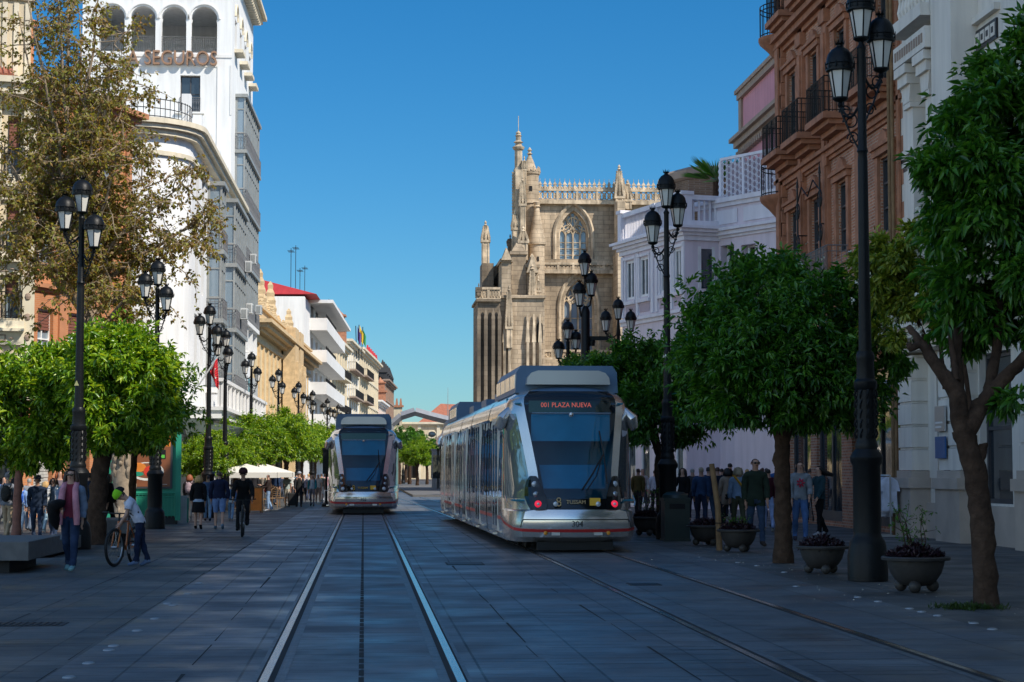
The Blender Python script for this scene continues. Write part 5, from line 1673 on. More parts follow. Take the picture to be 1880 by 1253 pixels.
# ---- further row of houses on the left
ROW = [(600, 634, 216, 246, 556, 'cream', 'creamtrim', 'narrow cream house with a brick corner turret left of the far row', 'turret'),
       (634, 657, 247, 272, 640, 'white', 'creamtrim', 'white far house with dark balconies and flags above its roof', 'dark'),
       (657, 676, 273, 296, 652, 'cream', 'creamtrim', 'pale far house with a dark overhanging cornice and balconies', 'dark'),
       (676, 692, 297, 322, 668, 'cream', 'creamtrim', 'plain cream far house with a red tiled terrace roof', 'redtop'),
       (692, 706, 323, 350, 690, 'orange', 'whitetrim', 'red and white striped far house with a small turret', 'turret'),
       (706, 721, 351, 384, 708, 'bricktrim', 'pinktrim', 'dark brown far house with pointed dormers at the end of the left row', 'dormers')]
for pa, pb, ya, yb, top, wm, tm, label, kind in ROW:
    A = (at(pa, 866, ya).x, ya); B = (at(pb, 866, yb).x, yb)
    rt_, W = block('row_house', label, A, B, 'building', 'houses in the far left row')
    ym = (ya + yb) / 2; H = at((pa + pb) / 2, top, ym).z - (5.2 if kind == 'turret' else 0)
    mb = MB(); nfl = max(3, int(H / 3.6)); fh = (H - 4) / (nfl - 1); nw = max(3, int(W / 4))
    hs = [(W * (k + .5) / nw - .7, 4 + f * fh + .6, W * (k + .5) / nw + .7, 4 + f * fh + fh - .6) for k in range(nw) for f in range(nfl - 1)]
    wall_holes(mb, W, 0, H, hs, .4); shell(mb, W, 14, 0, H); mb.build('wall', [M[wm]], rt_)
    for a, b, c, d in hs: window(rt_, a, b, c - a, round(d - b, 1), .35, 'frame', 'pane', 2, 2, .1)
    tr = MB()
    for h, p, z in ((.3, .25, H - .5), (.3, .6, H - .2), (.3, .9, H + .1)): tr.box(-p, -p, z, W + p, .5, z + h)
    for f in range(nfl - 1): tr.box(-.1, -.2, 4 + f * fh, W + .1, -.002, 4 + f * fh + .25)
    for k in range(nw + 1): tr.box(W * k / nw - .3, -.15, 0, W * k / nw + .3, -.003, H - .5)
    tr.build('stone_trim', [M[tm]], rt_)
    if kind in ('dark', 'turret'):
        for f in range(nfl - 1): balcony(rt_, W * .15, 4 + f * fh + .3, W * .7, 1.1, 'pinktrim' if kind == 'dark' else tm, 'iron2', 1.0, False, False, .2, .25)
    if kind == 'turret':
        t = MB(); xx = W * .8; t.box(xx - 1.0, -.4, H, xx + 1.0, 1.6, H + 2.6); t.box(xx - 1.25, -.65, H + 2.6, xx + 1.25, 1.85, H + 2.9); t.box(xx - .8, -.2, H + 2.9, xx + .8, 1.4, H + 4.2); t.box(xx - 1.0, -.4, H + 4.2, xx + 1.0, 1.6, H + 4.45); t.lathe([(.8, H + 4.45), (.3, H + 4.9), (.05, H + 5.3)], 8, (xx, .6, 0)); t.build('corner_turret', [M['bricktrim']], rt_)
    if kind == 'redtop':
        t = MB(); t.add([(0, 0, H + .4), (W, 0, H + .4), (W, 5, H + 2.4), (0, 5, H + 2.4)], [(0, 1, 2, 3)]);
        for k in range(6): t.taper(W * k / 5, .2, H + .4, H + 2.2, .35, .35, .1, .1)
        t.build('tiled_roof', [M['roofred']], rt_)
    if kind == 'dormers':
        t = MB()
        for k in range(5): t.box(W * (k + .5) / 5 - .7, -.2, H + .4, W * (k + .5) / 5 + .7, 1.5, H + 1.8); t.taper(W * (k + .5) / 5, .6, H + 1.8, H + 4.2, .9, .9, .05, .05)
        t.add([(0, 0, H + .4), (W, 0, H + .4), (W, 4, H + 2.6), (0, 4, H + 2.6)], [(0, 1, 2, 3)]); t.build('dormer_roof', [M['granitedark']], rt_)

# flags over the roof of the second row house
for i, (px, py, c, nm) in enumerate(((655, 612, (.15, .08, .3), 'purple'), (659, 610, (.7, .45, .03), 'yellow and red'), (664, 614, (.05, .3, .12), 'green and white'))):
    p = at(px, py, 262)
    f = thing('roof_flag', '%s flag on the roof of the far white house' % nm, 'flag', (p.x, 262, p.z), 0, 'flags on the far roof')
    m = MB(); m.tube([(0, 0, -3.5), (.15 * (i - 1), 0, 1.0)], .06, 5); m.build('pole', [M['iron2']], f)
    n = 6; m = MB()
    for k in range(n):
        a, b = k / n, (k + 1) / n
        y0, y1 = .15 * math.sin(a * 6), .15 * math.sin(b * 6)
        m.quad((.1 + a * .5, y0, .9 - a * 1.2), (.1 + b * .5, y1, .9 - b * 1.2), (.1 + b * .45, y1, -.9 - b * .9), (.1 + a * .45, y0, -.9 - a * .9), 0)
    cl = m.build('cloth', [mat('flag_' + nm.replace(' ', '_'), c, .8)], f)
    sd = cl.modifiers.new('thick', 'SOLIDIFY'); sd.thickness = .02

# ---- end of the street
eb = thing('end_building', 'cream classical building with oval windows closing the far end of the street', 'building', (at(733, 866, 400).x, 400, 0))
W = at(845, 866, 400).x - at(733, 866, 400).x + 6; H = at(780, 778, 400).z
mb = MB(); ap = []
hs = [(W * .12, 6.6, W * .2, 7.6)]
wall_holes(mb, W, 0, H, [(1.3, .2, 3.6, 5.0), (6.6, .2, 8.6, 5.0)], .6); shell(mb, W, 12, 0, H); mb.build('wall', [M['cream']], eb)
tr = MB()
for h, p, z in ((.3, .3, 5.4), (.3, .5, H - .4), (.4, .8, H - .1)): tr.box(-p, -p, z, W + p, .4, z + h)
for k in range(5): tr.box(-.2 + k * 4.0, -.3, 0, .5 + k * 4.0, -.002, H - .4)
tr.build('stone_trim', [M['creamtrim']], eb)
for k in range(2):
    o = MB(); o.ell((2.6 + k * 4.2, -.05, H - 2.3), .75, .15, .55, 16, 0); o.tube([(2.6 + k * 4.2 + .95 * math.cos(a * PI / 10), -.08, H - 2.3 + .72 * math.sin(a * PI / 10)) for a in range(21)], .13, 5, 1)
    o.build('oval_window', [M['pane'], M['creamtrim']], eb)
dk = MB(); dk.quad((1.3, .55, .2), (3.6, .55, .2), (3.6, .55, 5), (1.3, .55, 5)); dk.quad((6.6, .55, .2), (8.6, .55, .2), (8.6, .55, 5), (6.6, .55, 5)); dk.build('doorway', [M['dark']], eb)
rf = MB(); rf.add([(4, 3, H + .3), (20, 3, H + .3), (20, 9, H + 4), (9, 9, H + 4.5)], [(0, 1, 2, 3)]); rf.build('tiled_roof', [M['tile']], eb)
cb_ = thing('cream_tower_house', 'tall narrow cream house with a crenellated top left of the end building', 'building', (at(718, 866, 392).x, 392, 0))
W = at(738, 866, 392).x - at(718, 866, 392).x; H = at(730, 748, 392).z
mb = MB(); wall_holes(mb, W, 0, H, [(W * .4, z, W * .75, z + 1.8) for z in (4, 7.5, 11)], .3); shell(mb, W, 8, 0, H); mb.build('wall', [M['cream']], cb_)
for z in (4, 7.5, 11): window(cb_, W * .4, z, W * .35, 1.8, .25, 'frame', 'pane', 2, 1, .08)
tr = MB(); tr.box(-.3, -.3, H, W + .3, .5, H + .4)
for k in range(3): tr.taper(.3 + k * (W - .6) / 2, 0, H + .4, H + 1.8, .3, .3, .12, .12)
tr.build('stone_trim', [M['bricktrim']], cb_)
eb2 = thing('side_building', 'pale building right of the far arch, partly behind tram 304', 'building', (at(826, 866, 330).x, 330, 0))
W = 26; H = at(840, 772, 330).z
mb = MB(); wall_holes(mb, W, 0, H, [(1.5 + k * 3, 3.8, 2.8 + k * 3, 6.2) for k in range(7)], .4); shell(mb, W, 12, 0, H); mb.build('wall', [M['cream']], eb2)
gl = MB()
for k in range(7): gl.quad((1.5 + k * 3, .35, 3.8), (2.8 + k * 3, .35, 3.8), (2.8 + k * 3, .35, 6.2), (1.5 + k * 3, .35, 6.2))
gl.build('window_panel', [M['pane']], eb2)
rf = MB(); rf.add([(-.5, -.5, H), (W, -.5, H), (W, 6, H + 3), (2, 6, H + 3)], [(0, 1, 2, 3)]); rf.build('tiled_roof', [M['tile']], eb2)
p = at(822, 866, 340)
ms_ = thing('radio_mast', 'thin lattice radio mast rising behind the roofs at the street end', 'mast', (p.x, 340, 0))
mb = MB(); zt = at(822, 712, 340).z
mb.tube([(0, 0, 8), (0, 0, zt)], [.12, .03], 5)
for k in range(5): mb.tube([(-.5, 0, zt - 3 - k), (.5, 0, zt - 3 - k)], .03, 4)
mb.build('pole', [M['framegrey']], ms_)

# ---- tram stop with steel arches
ts = thing('tram_stop_arch', 'angular grey steel arch over the far tram stop', 'arch', (0, 193, 0))
mb = MB()
P = lambda px, py: (at(px, py, 193).x, 0, at(px, py, 193).z)
pts = [P(737, 764), P(762, 756), P(790, 764), P(838, 776), P(851, 790), P(856, 810), P(857, 893)]
for q, r in zip(pts, pts[1:]):
    mb.tube([q, r], .42, 4)
mb.tube([P(737, 764), P(718, 780), P(712, 800), P(711, 893)], .38, 4)
mb.build('frame', [M['stop']], ts)
ts2 = thing('tram_stop_arch', 'second steel arch of the tram stop, showing only its near leg beside tram 304', 'arch', (0, 170, 0))
mb = MB(); P = lambda px, py: (at(px, py, 170).x, 0, at(px, py, 170).z)
mb.tube([P(816 + 2, 895), P(818, 800), P(824, 780), P(842, 768), P(880, 755), P(930, 768)], .42, 4); mb.build('frame', [M['stop']], ts2)
ss = thing('stop_shelter', 'tram stop shelter with a red roof edge left of tram 304', 'shelter', (0, 160, 0))
P = lambda px, py: at(px, py, 160)
a, b = P(814, 830), P(850, 818)
mb = MB(); mb.box(a.x, 0, a.z, b.x + 2, 3.0, b.z); mb.build('roof', [M['roofred']], ss)
mb = MB()
for px in (817, 832): mb.box(P(px, 866).x, .2, 0, P(px, 866).x + .25, .5, a.z)
mb.build('post', [M['iron2']], ss)
mb = MB(); mb.box(P(833, 866).x, 1.5, .3, b.x + 1.5, 1.6, a.z); mb.build('glass_panel', [M['panesky']], ss)
for px, lab in ((809, 'nearer'), (799, 'farther')):
    tp = thing('ticket_pillar', 'grey totem at the tram stop, the %s of the two' % ('one nearer tram 304' if px == 809 else 'one nearer tram 302'), 'totem', (at(px, 866, 165).x, 165, 0))
    mb = MB(); mb.box(-.3, -.2, 0, .3, .2, 3.4); mb.box(-.36, -.26, 3.4, .36, .26, 3.55); mb.build('body', [M['stop']], tp)
    mb = MB(); mb.box(-.22, -.215, 1.0, .22, -.201, 3.0); mb.build('panel', [M['pane']], tp)
# ================================================================== GROUND
def pavemat(name, c1, c2, mortar, bw, bh, rough, mort=.012, var=.3):
    m = brickmat(name, c1, c2, mortar, bw, bh, rough, .35, var, True, mort, .5)
    nt = m.node_tree
    tc = [n for n in nt.nodes if n.type == 'TEX_COORD'][0]; br = [n for n in nt.nodes if n.type == 'TEX_BRICK'][0]
    sx = nt.nodes.new('ShaderNodeSeparateXYZ'); cb = nt.nodes.new('ShaderNodeCombineXYZ')
    nt.links.new(tc.outputs['Object'], sx.inputs[0]); nt.links.new(sx.outputs[1], cb.inputs[0]); nt.links.new(sx.outputs[0], cb.inputs[1])
    nt.links.new(cb.outputs[0], br.inputs['Vector'])
    # fine tooling lines across the street
    L = nt.links.new; mul = [n for n in nt.nodes if n.type == 'MIX'][0]; bs = nt.nodes['Principled BSDF']
    mp = nt.nodes.new('ShaderNodeMapping'); mp.inputs['Scale'].default_value = (1.2, 16, 1); L(tc.outputs['Object'], mp.inputs[0])
    nn = nt.nodes.new('ShaderNodeTexNoise'); nn.inputs['Scale'].default_value = 1.6; nn.inputs['Detail'].default_value = 9; nn.inputs['Roughness'].default_value = .75; L(mp.outputs[0], nn.inputs['Vector'])
    m3 = nt.nodes.new('ShaderNodeMapRange'); m3.inputs[1].default_value = .35; m3.inputs[2].default_value = .68; m3.inputs[3].default_value = .62; m3.inputs[4].default_value = 1.3; L(nn.outputs['Fac'], m3.inputs[0])
    k = nt.nodes.new('ShaderNodeMix'); k.data_type = 'RGBA'; k.blend_type = 'MULTIPLY'; k.inputs[0].default_value = 1; L(mul.outputs[2], k.inputs[6]); L(m3.outputs[0], k.inputs[7]); L(k.outputs[2], bs.inputs['Base Color'])
    br.offset_frequency = 3; br.offset = .37; br.squash = 1.4; br.squash_frequency = 3
    return m


def sheet(name, x0, x1, y0, y1, z, m):
    mb = MB(); mb.quad((x0, y0, z), (x1, y0, z), (x1, y1, z), (x0, y1, z))
    o = mb.build(name, [m]); o['kind'] = 'structure'; return o


M['road'] = pavemat('tram_road_slabs', (.15, .158, .166), (.105, .112, .122), (.03, .032, .035), .62, .95, .45, .012, .5)
M['pave'] = pavemat('slate_pavement', (.118, .114, .108), (.08, .078, .075), (.025, .024, .024), .46, .7, .55, .011, .5)
M['far'] = mat('city_ground', (.09, .085, .075), .9)
sheet('ground', -900, 900, -300, 1500, 0, M['far'])
sheet('tram_road', -2.45, 6.35, -30, 420, .004, M['road'])
sheet('pavement_left', -24, -2.45, -30, 420, .0045, M['pave'])
sheet('pavement_right', 6.35, 26, -30, 420, .0042, M['pave'])


def rail_track(xs):
    """xs: list of (y, centre x)"""
    ed = MB(); gr = MB(); rl = MB()
    for s in (-1, 1):
        for (y0, c0), (y1, c1) in zip(xs, xs[1:]):
            def strip(mb, a, b, z):
                p = [c0 + s * (.7175 + a), c0 + s * (.7175 + b), c1 + s * (.7175 + b), c1 + s * (.7175 + a)]
                q = [(p[0], y0, z), (p[1], y0, z), (p[2], y1, z), (p[3], y1, z)]
                if s < 0: q = [q[1], q[0], q[3], q[2]]
                mb.add(q, [(0, 1, 2, 3)])
            strip(ed, -.13, .12, .007); strip(gr, -.05, -.003, .0095); strip(gr, .066, .085, .0095)
            n0, n1 = c0 + s * .7175, c1 + s * .7175
            rl.add([(n0, y0, .006), (n0 + s * .066, y0, .006), (n1 + s * .066, y1, .006), (n1, y1, .006), (n0, y0, .0125), (n0 + s * .066, y0, .0125), (n1 + s * .066, y1, .0125), (n1, y1, .0125)],
                   [(4, 5, 6, 7) if s > 0 else (7, 6, 5, 4), (0, 4, 7, 3), (1, 2, 6, 5), (0, 1, 5, 4)])
    o = rl.build('tram_track', [M['rail']]); o['kind'] = 'structure'
    ed.build('edging', [M['edging']], o); gr.build('groove', [M['groove']], o)
    return o


rail_track([(-30, 0), (420, 0)])
rail_track([(-30, 4.08), (30, 4.12), (45, 4.07), (58, 3.92), (70, 3.75), (85, 3.5), (100, 3.15), (115, 2.8), (130, 2.65), (420, 2.4)])
mb = MB()
y = 8.0
random.seed(3)
while y < 90:
    L = random.uniform(.25, .5); mb.quad((-.03, y, .0062), (.012, y, .0062), (.012, y + L, .0062), (-.03, y + L, .0062)); y += L + random.uniform(.05, .12)
for x0, x1 in ((-1.42, -1.32), (1.5, 1.62), (2.55, 2.62), (-2.5, -2.42), (-3.75, -3.7)):
    y = 6
    while y < 80:
        L = random.uniform(.8, 3); w = random.uniform(.006, .016); x = x0 + random.uniform(0, .03)
        mb.quad((x, y, .0068), (x + w, y, .0068), (x + w + random.uniform(-.02, .02), y + L, .0068), (x + random.uniform(-.02, .02), y + L, .0068)); y += L + random.uniform(0, .7)
for k in range(170):
    y = 8 + 50 * random.random() ** 1.5; x = random.uniform(-6, 9)
    if abs(abs(x) - .72) < .5 or abs(abs(x - 4.1) - .72) < .5: continue
    L = random.uniform(.3, 1.1); h = random.uniform(.008, .022); mb.quad((x, y, .0064), (x + L, y + random.uniform(-.02, .02), .0064), (x + L, y + h, .0064), (x, y + h * .6, .0064))
for a, b in ((-.62, -.035), (.02, .62), (.92, 1.55), (1.6, 2.5), (-1.38, -.9), (-2.4, -1.42), (2.6, 3.2), (3.55, 4.6), (-3.7, -2.5)):
    y = 8.5
    while y < 75:
        if random.random() < .72:
            x1 = b if random.random() < .7 else a + (b - a) * random.uniform(.3, .9); h = random.uniform(.006, .017); d = random.uniform(-.015, .015)
            mb.quad((a, y, .0066), (x1, y + d, .0066), (x1, y + d + h, .0066), (a, y + h, .0066))
        y += random.choice([.42, .42, .42, .21, .84]) * (1 + y / 90)
o = mb.build('paving_joints', [M['groove']]); o['kind'] = 'structure'


def cover(name, label, cat, px, py, w, l, m='groove', grate=False):
    p = gnd(px, py); r = thing(name, label, cat, (p.x, p.y, .005))
    mb = MB(); mb.box(-w / 2, -l / 2, 0, w / 2, l / 2, .006); mb.build('frame', [M['granitedark']], r)
    mb = MB()
    if grate:
        for k in range(12): mb.box(-w / 2 + .03 + k * (w - .06) / 12, -l / 2 + .03, .0061, -w / 2 + .03 + (k + .5) * (w - .06) / 12, l / 2 - .03, .011)
    else: mb.box(-w / 2 + .03, -l / 2 + .03, .0061, w / 2 - .03, l / 2 - .03, .0085)
    mb.build('lid', [M['iron2']], r)


cover('manhole_cover', 'dark rectangular manhole cover between the two tracks', 'manhole cover', 853, 1036, .65, .9)
cover('manhole_cover', 'small dark oval cover between the rails in front of tram 304', 'manhole cover', 1182, 1074, .45, .5)
cover('drain_grate', 'slotted drain grate in the pavement at the lower left', 'drain', 40, 1148, .9, .5, 'iron2', True)

sm = MB(); sm.lathe([(.055, 0), (.05, .010), (.034, .016), (.001, .019)], 12); sme = sm.mesh('road_stud', [mat('dull_stud_metal', (.3, .31, .32), .45, .4)], 40)
for px, py in ((127, 1246), (163, 1220), (200, 1196), (209, 1188), (252, 1160), (285, 1138), (308, 1110), (318, 1113), (345, 1092), (365, 1072)):
    p = gnd(px, py); o = link('road_stud', sme, None, (p.x, p.y, .0045)); tag(o, 'small domed metal stud in the line running along the left pavement', 'road stud', 'studs of the left pavement')
for px, py in ((1440, 1052), (1462, 1078), (1575, 1098), (1612, 1106), (1670, 1119), (1692, 1125), (1722, 1132), (1788, 1146), (1822, 1157), (1390, 1040), (1355, 1034)):
    p = gnd(px, py); o = link('road_stud', sme, None, (p.x, p.y, .0045)); tag(o, 'small domed metal stud in the line running along the right pavement', 'road stud', 'studs of the right pavement')

# ================================================================== TREES
def leaves(name, pos, out, size, m, seed, droop=.35, nper=7, width=.37, spread=1.0):
    """pos, out: twig ends and their outward directions (n,3); a rosette of nper leaves at each"""
    rg = np.random.default_rng(seed)
    n = len(pos) * nper
    P = np.repeat(pos, nper, 0); O = np.repeat(out, nper, 0)
    rd = rg.normal(size=(n, 3)); rd /= np.linalg.norm(rd, axis=1)[:, None]
    d = O * .75 + rd * spread; d[:, 2] -= droop
    d /= np.linalg.norm(d, axis=1)[:, None]
    P = P + rd * size * .5 * rg.random((n, 1))
    nr = rg.normal(size=(n, 3)) * .7; nr[:, 2] += 1.0; nr += O * .5
    sd = np.cross(d, nr); sd /= np.linalg.norm(sd, axis=1)[:, None] + 1e-9
    up = np.cross(sd, d)
    s = size * rg.uniform(.6, 1.25, (n, 1))
    fold = up * s * .1
    b = P; l = P + d * s * .42 + sd * s * width * .5 + fold; t = P + d * s - up * s * .12; r = P + d * s * .42 - sd * s * width * .5 + fold
    mid = P + d * s * .48 - fold * 1.4
    t = t - np.array([0, 0, 1.0]) * s * .10
    V = np.stack([b, l, mid, r, t], 1).reshape(-1, 3)
    i = np.arange(n) * 5
    T = np.stack([i, i + 2, i + 1, i, i + 3, i + 2, i + 1, i + 2, i + 4, i + 2, i + 3, i + 4], 1).reshape(-1, 3)
    me = bpy.data.meshes.new(name)
    me.vertices.add(len(V)); me.vertices.foreach_set('co', V.astype(np.float32).ravel())
    me.loops.add(len(T) * 3); me.loops.foreach_set('vertex_index', T.astype(np.int32).ravel())
    me.polygons.add(len(T)); me.polygons.foreach_set('loop_start', (np.arange(len(T)) * 3).astype(np.int32)); me.polygons.foreach_set('loop_total', np.full(len(T), 3, np.int32))
    me.materials.append(m); me.update(calc_edges=True); me.validate()
    return me


def lobes_points(lobes, seed, shellp=.45):
    """twig ends spread through the outer part of several lumpy ellipsoids: (cx,cy,cz,rx,ry,rz,n)"""
    rg = np.random.default_rng(seed); PP = []; OO = []
    for cx_, cy_, cz_, rx, ry, rz, n in lobes:
        # a lobe is itself made of clumps
        nc = max(7, n // 48)
        u = rg.normal(size=(nc, 3)); u /= np.linalg.norm(u, axis=1)[:, None]
        rad = rg.uniform(.45, 1.0, (nc, 1)) ** .6
        C = u * rad * np.array([rx, ry, rz]) * .86
        cr = rg.uniform(.15, .36, (nc, 1)) * min(rx, ry, rz) * .95
        k = rg.integers(0, nc, n)
        v = rg.normal(size=(n, 3)); v /= np.linalg.norm(v, axis=1)[:, None]
        rr = rg.random((n, 1)) ** shellp
        p = C[k] + v * rr * cr[k]
        o = p / np.array([rx, ry, rz]); o = o / (np.linalg.norm(o, axis=1)[:, None] + 1e-6) * .6 + v * .5
        o[:, 2] += .1
        q_ = rg.random(n) < .09; f_ = np.linalg.norm(p / np.array([rx, ry, rz]), axis=1)[:, None]
        p = np.where(q_[:, None], p / (f_ + 1e-6) * rg.uniform(.9, 1.22, (n, 1)), p)
        p[:, 2] = np.where(p[:, 2] < -rz * .8, -rz * .8 + .25 * (p[:, 2] + rz * .8), p[:, 2])
        PP.append(p + np.array([cx_, cy_, cz_])); OO.append(o / (np.linalg.norm(o, axis=1)[:, None] + 1e-6))
    return np.concatenate(PP), np.concatenate(OO)


def trunk_mesh(paths, m, seed=1, n=12):
    rg = random.Random(seed); mb = MB()
    for pts, r0, r1 in paths:
        pts = [Vector(p) for p in pts]
        # refine
        fine = []
        for p, q in zip(pts, pts[1:]):
            for k in range(7): fine.append(p.lerp(q, k / 7))
        fine.append(pts[-1])
        L = len(fine) - 1
        rs = []
        for k, p in enumerate(fine):
            t = k / L
            rs.append((r0 + (r1 - r0) * t) * (1 + rg.uniform(-.07, .07) + (.18 * max(0, 1 - k / 3) if r0 > .1 and p.z < .5 else 0)))
            if 0 < k < L: fine[k] = p + Vector((rg.uniform(-1, 1), rg.uniform(-1, 1), 0)) * r0 * .1
        v0 = len(mb.v); mb.tube(fine, rs, n)
        for i in range(v0, len(mb.v)):
            q = Vector(mb.v[i]); w = mnoise.noise(q * 5 + Vector((seed, 0, 0))) * .07 + mnoise.noise(Vector((q.x * 22, q.y * 22, q.z * 4))) * .07
            j = min(L, (i - v0) // n); mb.v[i] = tuple(fine[j] + (q - fine[j]) * (1 + w))
    return mb.mesh('trunk', [m], 50)


def tree(name, label, cat, loc, trunk, crown, group=None, rz=0, sc_=1.0, extra=()):
    r = thing(name, label, cat, loc, rz, group); r.scale = (sc_, sc_, sc_)
    link('trunk', trunk, r); link('crown', crown, r)
    for nm, me in extra: link(nm, me, r)
    return r


# crown prototypes (crown centre about 3.5 m up)
def std_crown(seed, n, size, m, nper=7):
    lob = [(0, 0, 3.55, 1.75, 1.75, 1.45, n), (.7, -.3, 3.0, 1.1, 1.1, .9, n // 4), (-.8, .2, 3.1, 1.0, 1.1, .9, n // 4), (.1, .5, 4.4, 1.0, 1.0, .75, n // 5)]
    rr = random.Random(seed)
    for k in range(9):
        a = rr.uniform(0, 2 * PI); e = rr.uniform(-.5, 1.1); lob.append((1.75 * math.cos(a) * math.cos(e), 1.75 * math.sin(a) * math.cos(e), 3.55 + 1.4 * math.sin(e), rr.uniform(.3, .55), rr.uniform(.3, .55), rr.uniform(.25, .45), n // 22))
    p, o = lobes_points(lob, seed)
    return leaves('crown', p, o, size, m, seed + 100, nper=nper)


def std_trunk(seed, m, r=.125):
    rg = random.Random(seed)
    paths = [([(0, 0, 0), (.03, .02, .9), (-.03, 0, 1.7), (0, 0, 2.1)], r * 1.15, r * .9)]
    for k in range(6):
        a = k * 1.05 + rg.uniform(-.3, .3); e = rg.uniform(.6, 1.2)
        paths.append(([(0, 0, 1.9), (.3 * math.cos(a) * e, .3 * math.sin(a) * e, 2.6), (.9 * math.cos(a) * e, .9 * math.sin(a) * e, 3.4 + rg.uniform(0, .8))], r * .6, r * .15))
    return trunk_mesh(paths, m, seed)


# tree 2 on the right (the big round one)
c = std_crown(21, 4600, .14, M['leaf']); t = std_trunk(21, M['bark'], .135)
bl_p, bl_o = lobes_points([(0, 0, 3.6, 1.8, 1.8, 1.5, 260)], 77)
blm = leaves('blossom', bl_p, bl_o, .045, M['blossom'], 5, nper=4, width=.9)
tree('orange_tree', 'dense round dark green orange tree behind the tall right lamp, its trunk between two planters', 'tree', (gnd(1440, 1035).x, 33, 0), t, c, 'orange trees of the right row', R(40), 1.06, [('blossom', blm)])
# the nearest tree
T = Vector((gnd(1815, 1118).x, 22.0, 0))
def rel(px, py, Y=22.0): return at(px, py, Y) - T
lob = []
for px, py, dy, rx, rz, n in ((1835, 300, 0, .95, 1.25, 2300), (1760, 330, -.2, .5, .62, 620), (1860, 520, .2, .9, .75, 1200), (1770, 480, .5, .42, .4, 420), (1890, 150, 0, .6, .7, 800), (1800, 600, 1.0, .5, .3, 350), (1870, 740, -.3, .18, .18, 30), (1830, 200, .6, .6, .6, 700), (1960, 420, .3, 1.1, 1.6, 1500)):
    p = rel(px, py, 22 + dy); lob.append((p.x, p.y, p.z, rx, max(rx, .6), rz, n))
p, o = lobes_points(lob, 5)
cr_ = leaves('crown', p, o, .155, M['leaf'], 9, nper=6, width=.34, droop=.5)
p, o = lobes_points([l[:6] + (int(l[6] * .05),) for l in lob[1:5]], 6); bl2 = leaves('blossom', p, o, .05, M['blossom'], 8, nper=5, width=.8)
v = lambda px, py, dy=0: tuple(rel(px, py, 22 + dy))
paths = [([(0, 0, 0), v(1805, 980), v(1790, 860), v(1768, 790)], .14, .13), ([v(1768, 800), v(1755, 720), v(1720, 670, .1), v(1690, 630, .2), v(1668, 600, .4)], .12, .035), ([v(1770, 800), v(1800, 745), v(1835, 705), v(1890, 650, -.2)], .12, .07),
         ([v(1760, 740), v(1755, 660, .3), v(1765, 560, .5), v(1770, 420, .6)], .085, .03), ([v(1815, 728), v(1830, 640, .3), v(1840, 480, .3), v(1850, 300, .2)], .075, .025), ([v(1690, 632, .2), v(1672, 640, .1), v(1668, 630, .1)], .05, .03), ([v(1790, 870), v(1803, 830, -.05), v(1806, 815, -.05)], .07, .05), ([v(1755, 700), v(1748, 640, .2), v(1735, 520, .6)], .05, .02)]
tree('orange_tree', 'nearest orange tree with a leaning forked trunk and white blossom at the right edge', 'tree', T, trunk_mesh(paths, M['bark'], 4, 14), cr_, 'orange trees of the right row', extra=[('blossom', bl2)])
# the yellower tree behind it
Ty = Vector((at(1808, 866, 30.5).x, 30.5, 0)); lob = []
for px, py, dy, rx, rz, n in ((1680, 470, 0, .72, .5, 900), (1625, 520, .2, .5, .5, 600), (1700, 560, .0, .75, .5, 800), (1650, 600, .2, .5, .38, 420), (1760, 520, .3, .6, .7, 600), (1590, 470, .4, .28, .25, 120), (1720, 430, .2, .5, .3, 300)):
    p = at(px, py, 30.5 + dy) - Ty; lob.append((p.x, p.y, p.z, rx, max(rx, .6), rz, n))
p, o = lobes_points(lob, 45); cry = leaves('crown', p, o, .14, M['leafyellow'], 49, nper=5)
p, o = lobes_points([l[:6] + (int(l[6] * .09),) for l in lob], 46); bly = leaves('blossom', p, o, .05, M['blossom'], 48, nper=5, width=.8)
q = lambda px, py: tuple(at(px, py, 30.5) - Ty)
tree('orange_tree', 'yellowish orange tree dotted with white blossom between the tall lamp and the nearest tree', 'tree', Ty, trunk_mesh([([(0, 0, 0), q(1800, 900), q(1785, 800)], .10, .08), ([q(1785, 810), q(1735, 700), q(1690, 600), q(1650, 520)], .07, .02), ([q(1785, 810), q(1775, 700), q(1750, 560)], .06, .02), ([q(1735, 715), q(1725, 620), q(1715, 480)], .045, .015)], M['bark'], 8), cry, 'orange trees of the right row', extra=[('blossom', bly)])
# other right-hand trees
c2 = std_crown(33, 2600, .14, M['leaf'], 6); t2 = std_trunk(33, M['bark'])
tree('orange_tree', 'dark green orange tree behind the litter bin, crown against the lavender house', 'tree', (at(1212, 866, 48).x, 48, 0), t2, c2, 'orange trees of the right row', 0, 1.0)
tree('orange_tree', 'orange tree squeezed between tram 304 and the crown behind the litter bin', 'tree', (7.4, 60, 0), t2, c2, 'orange trees of the right row', 2.0, 1.03)
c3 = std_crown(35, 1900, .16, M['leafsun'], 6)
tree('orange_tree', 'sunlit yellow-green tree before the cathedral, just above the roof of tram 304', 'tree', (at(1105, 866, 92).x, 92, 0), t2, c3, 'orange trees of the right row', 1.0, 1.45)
tree('orange_tree', 'small sunlit tree before the cathedral base left of the thick mast', 'tree', (at(1010, 866, 118).x, 118, 0), t2, c3, 'orange trees of the right row', 3.0, 1.45)
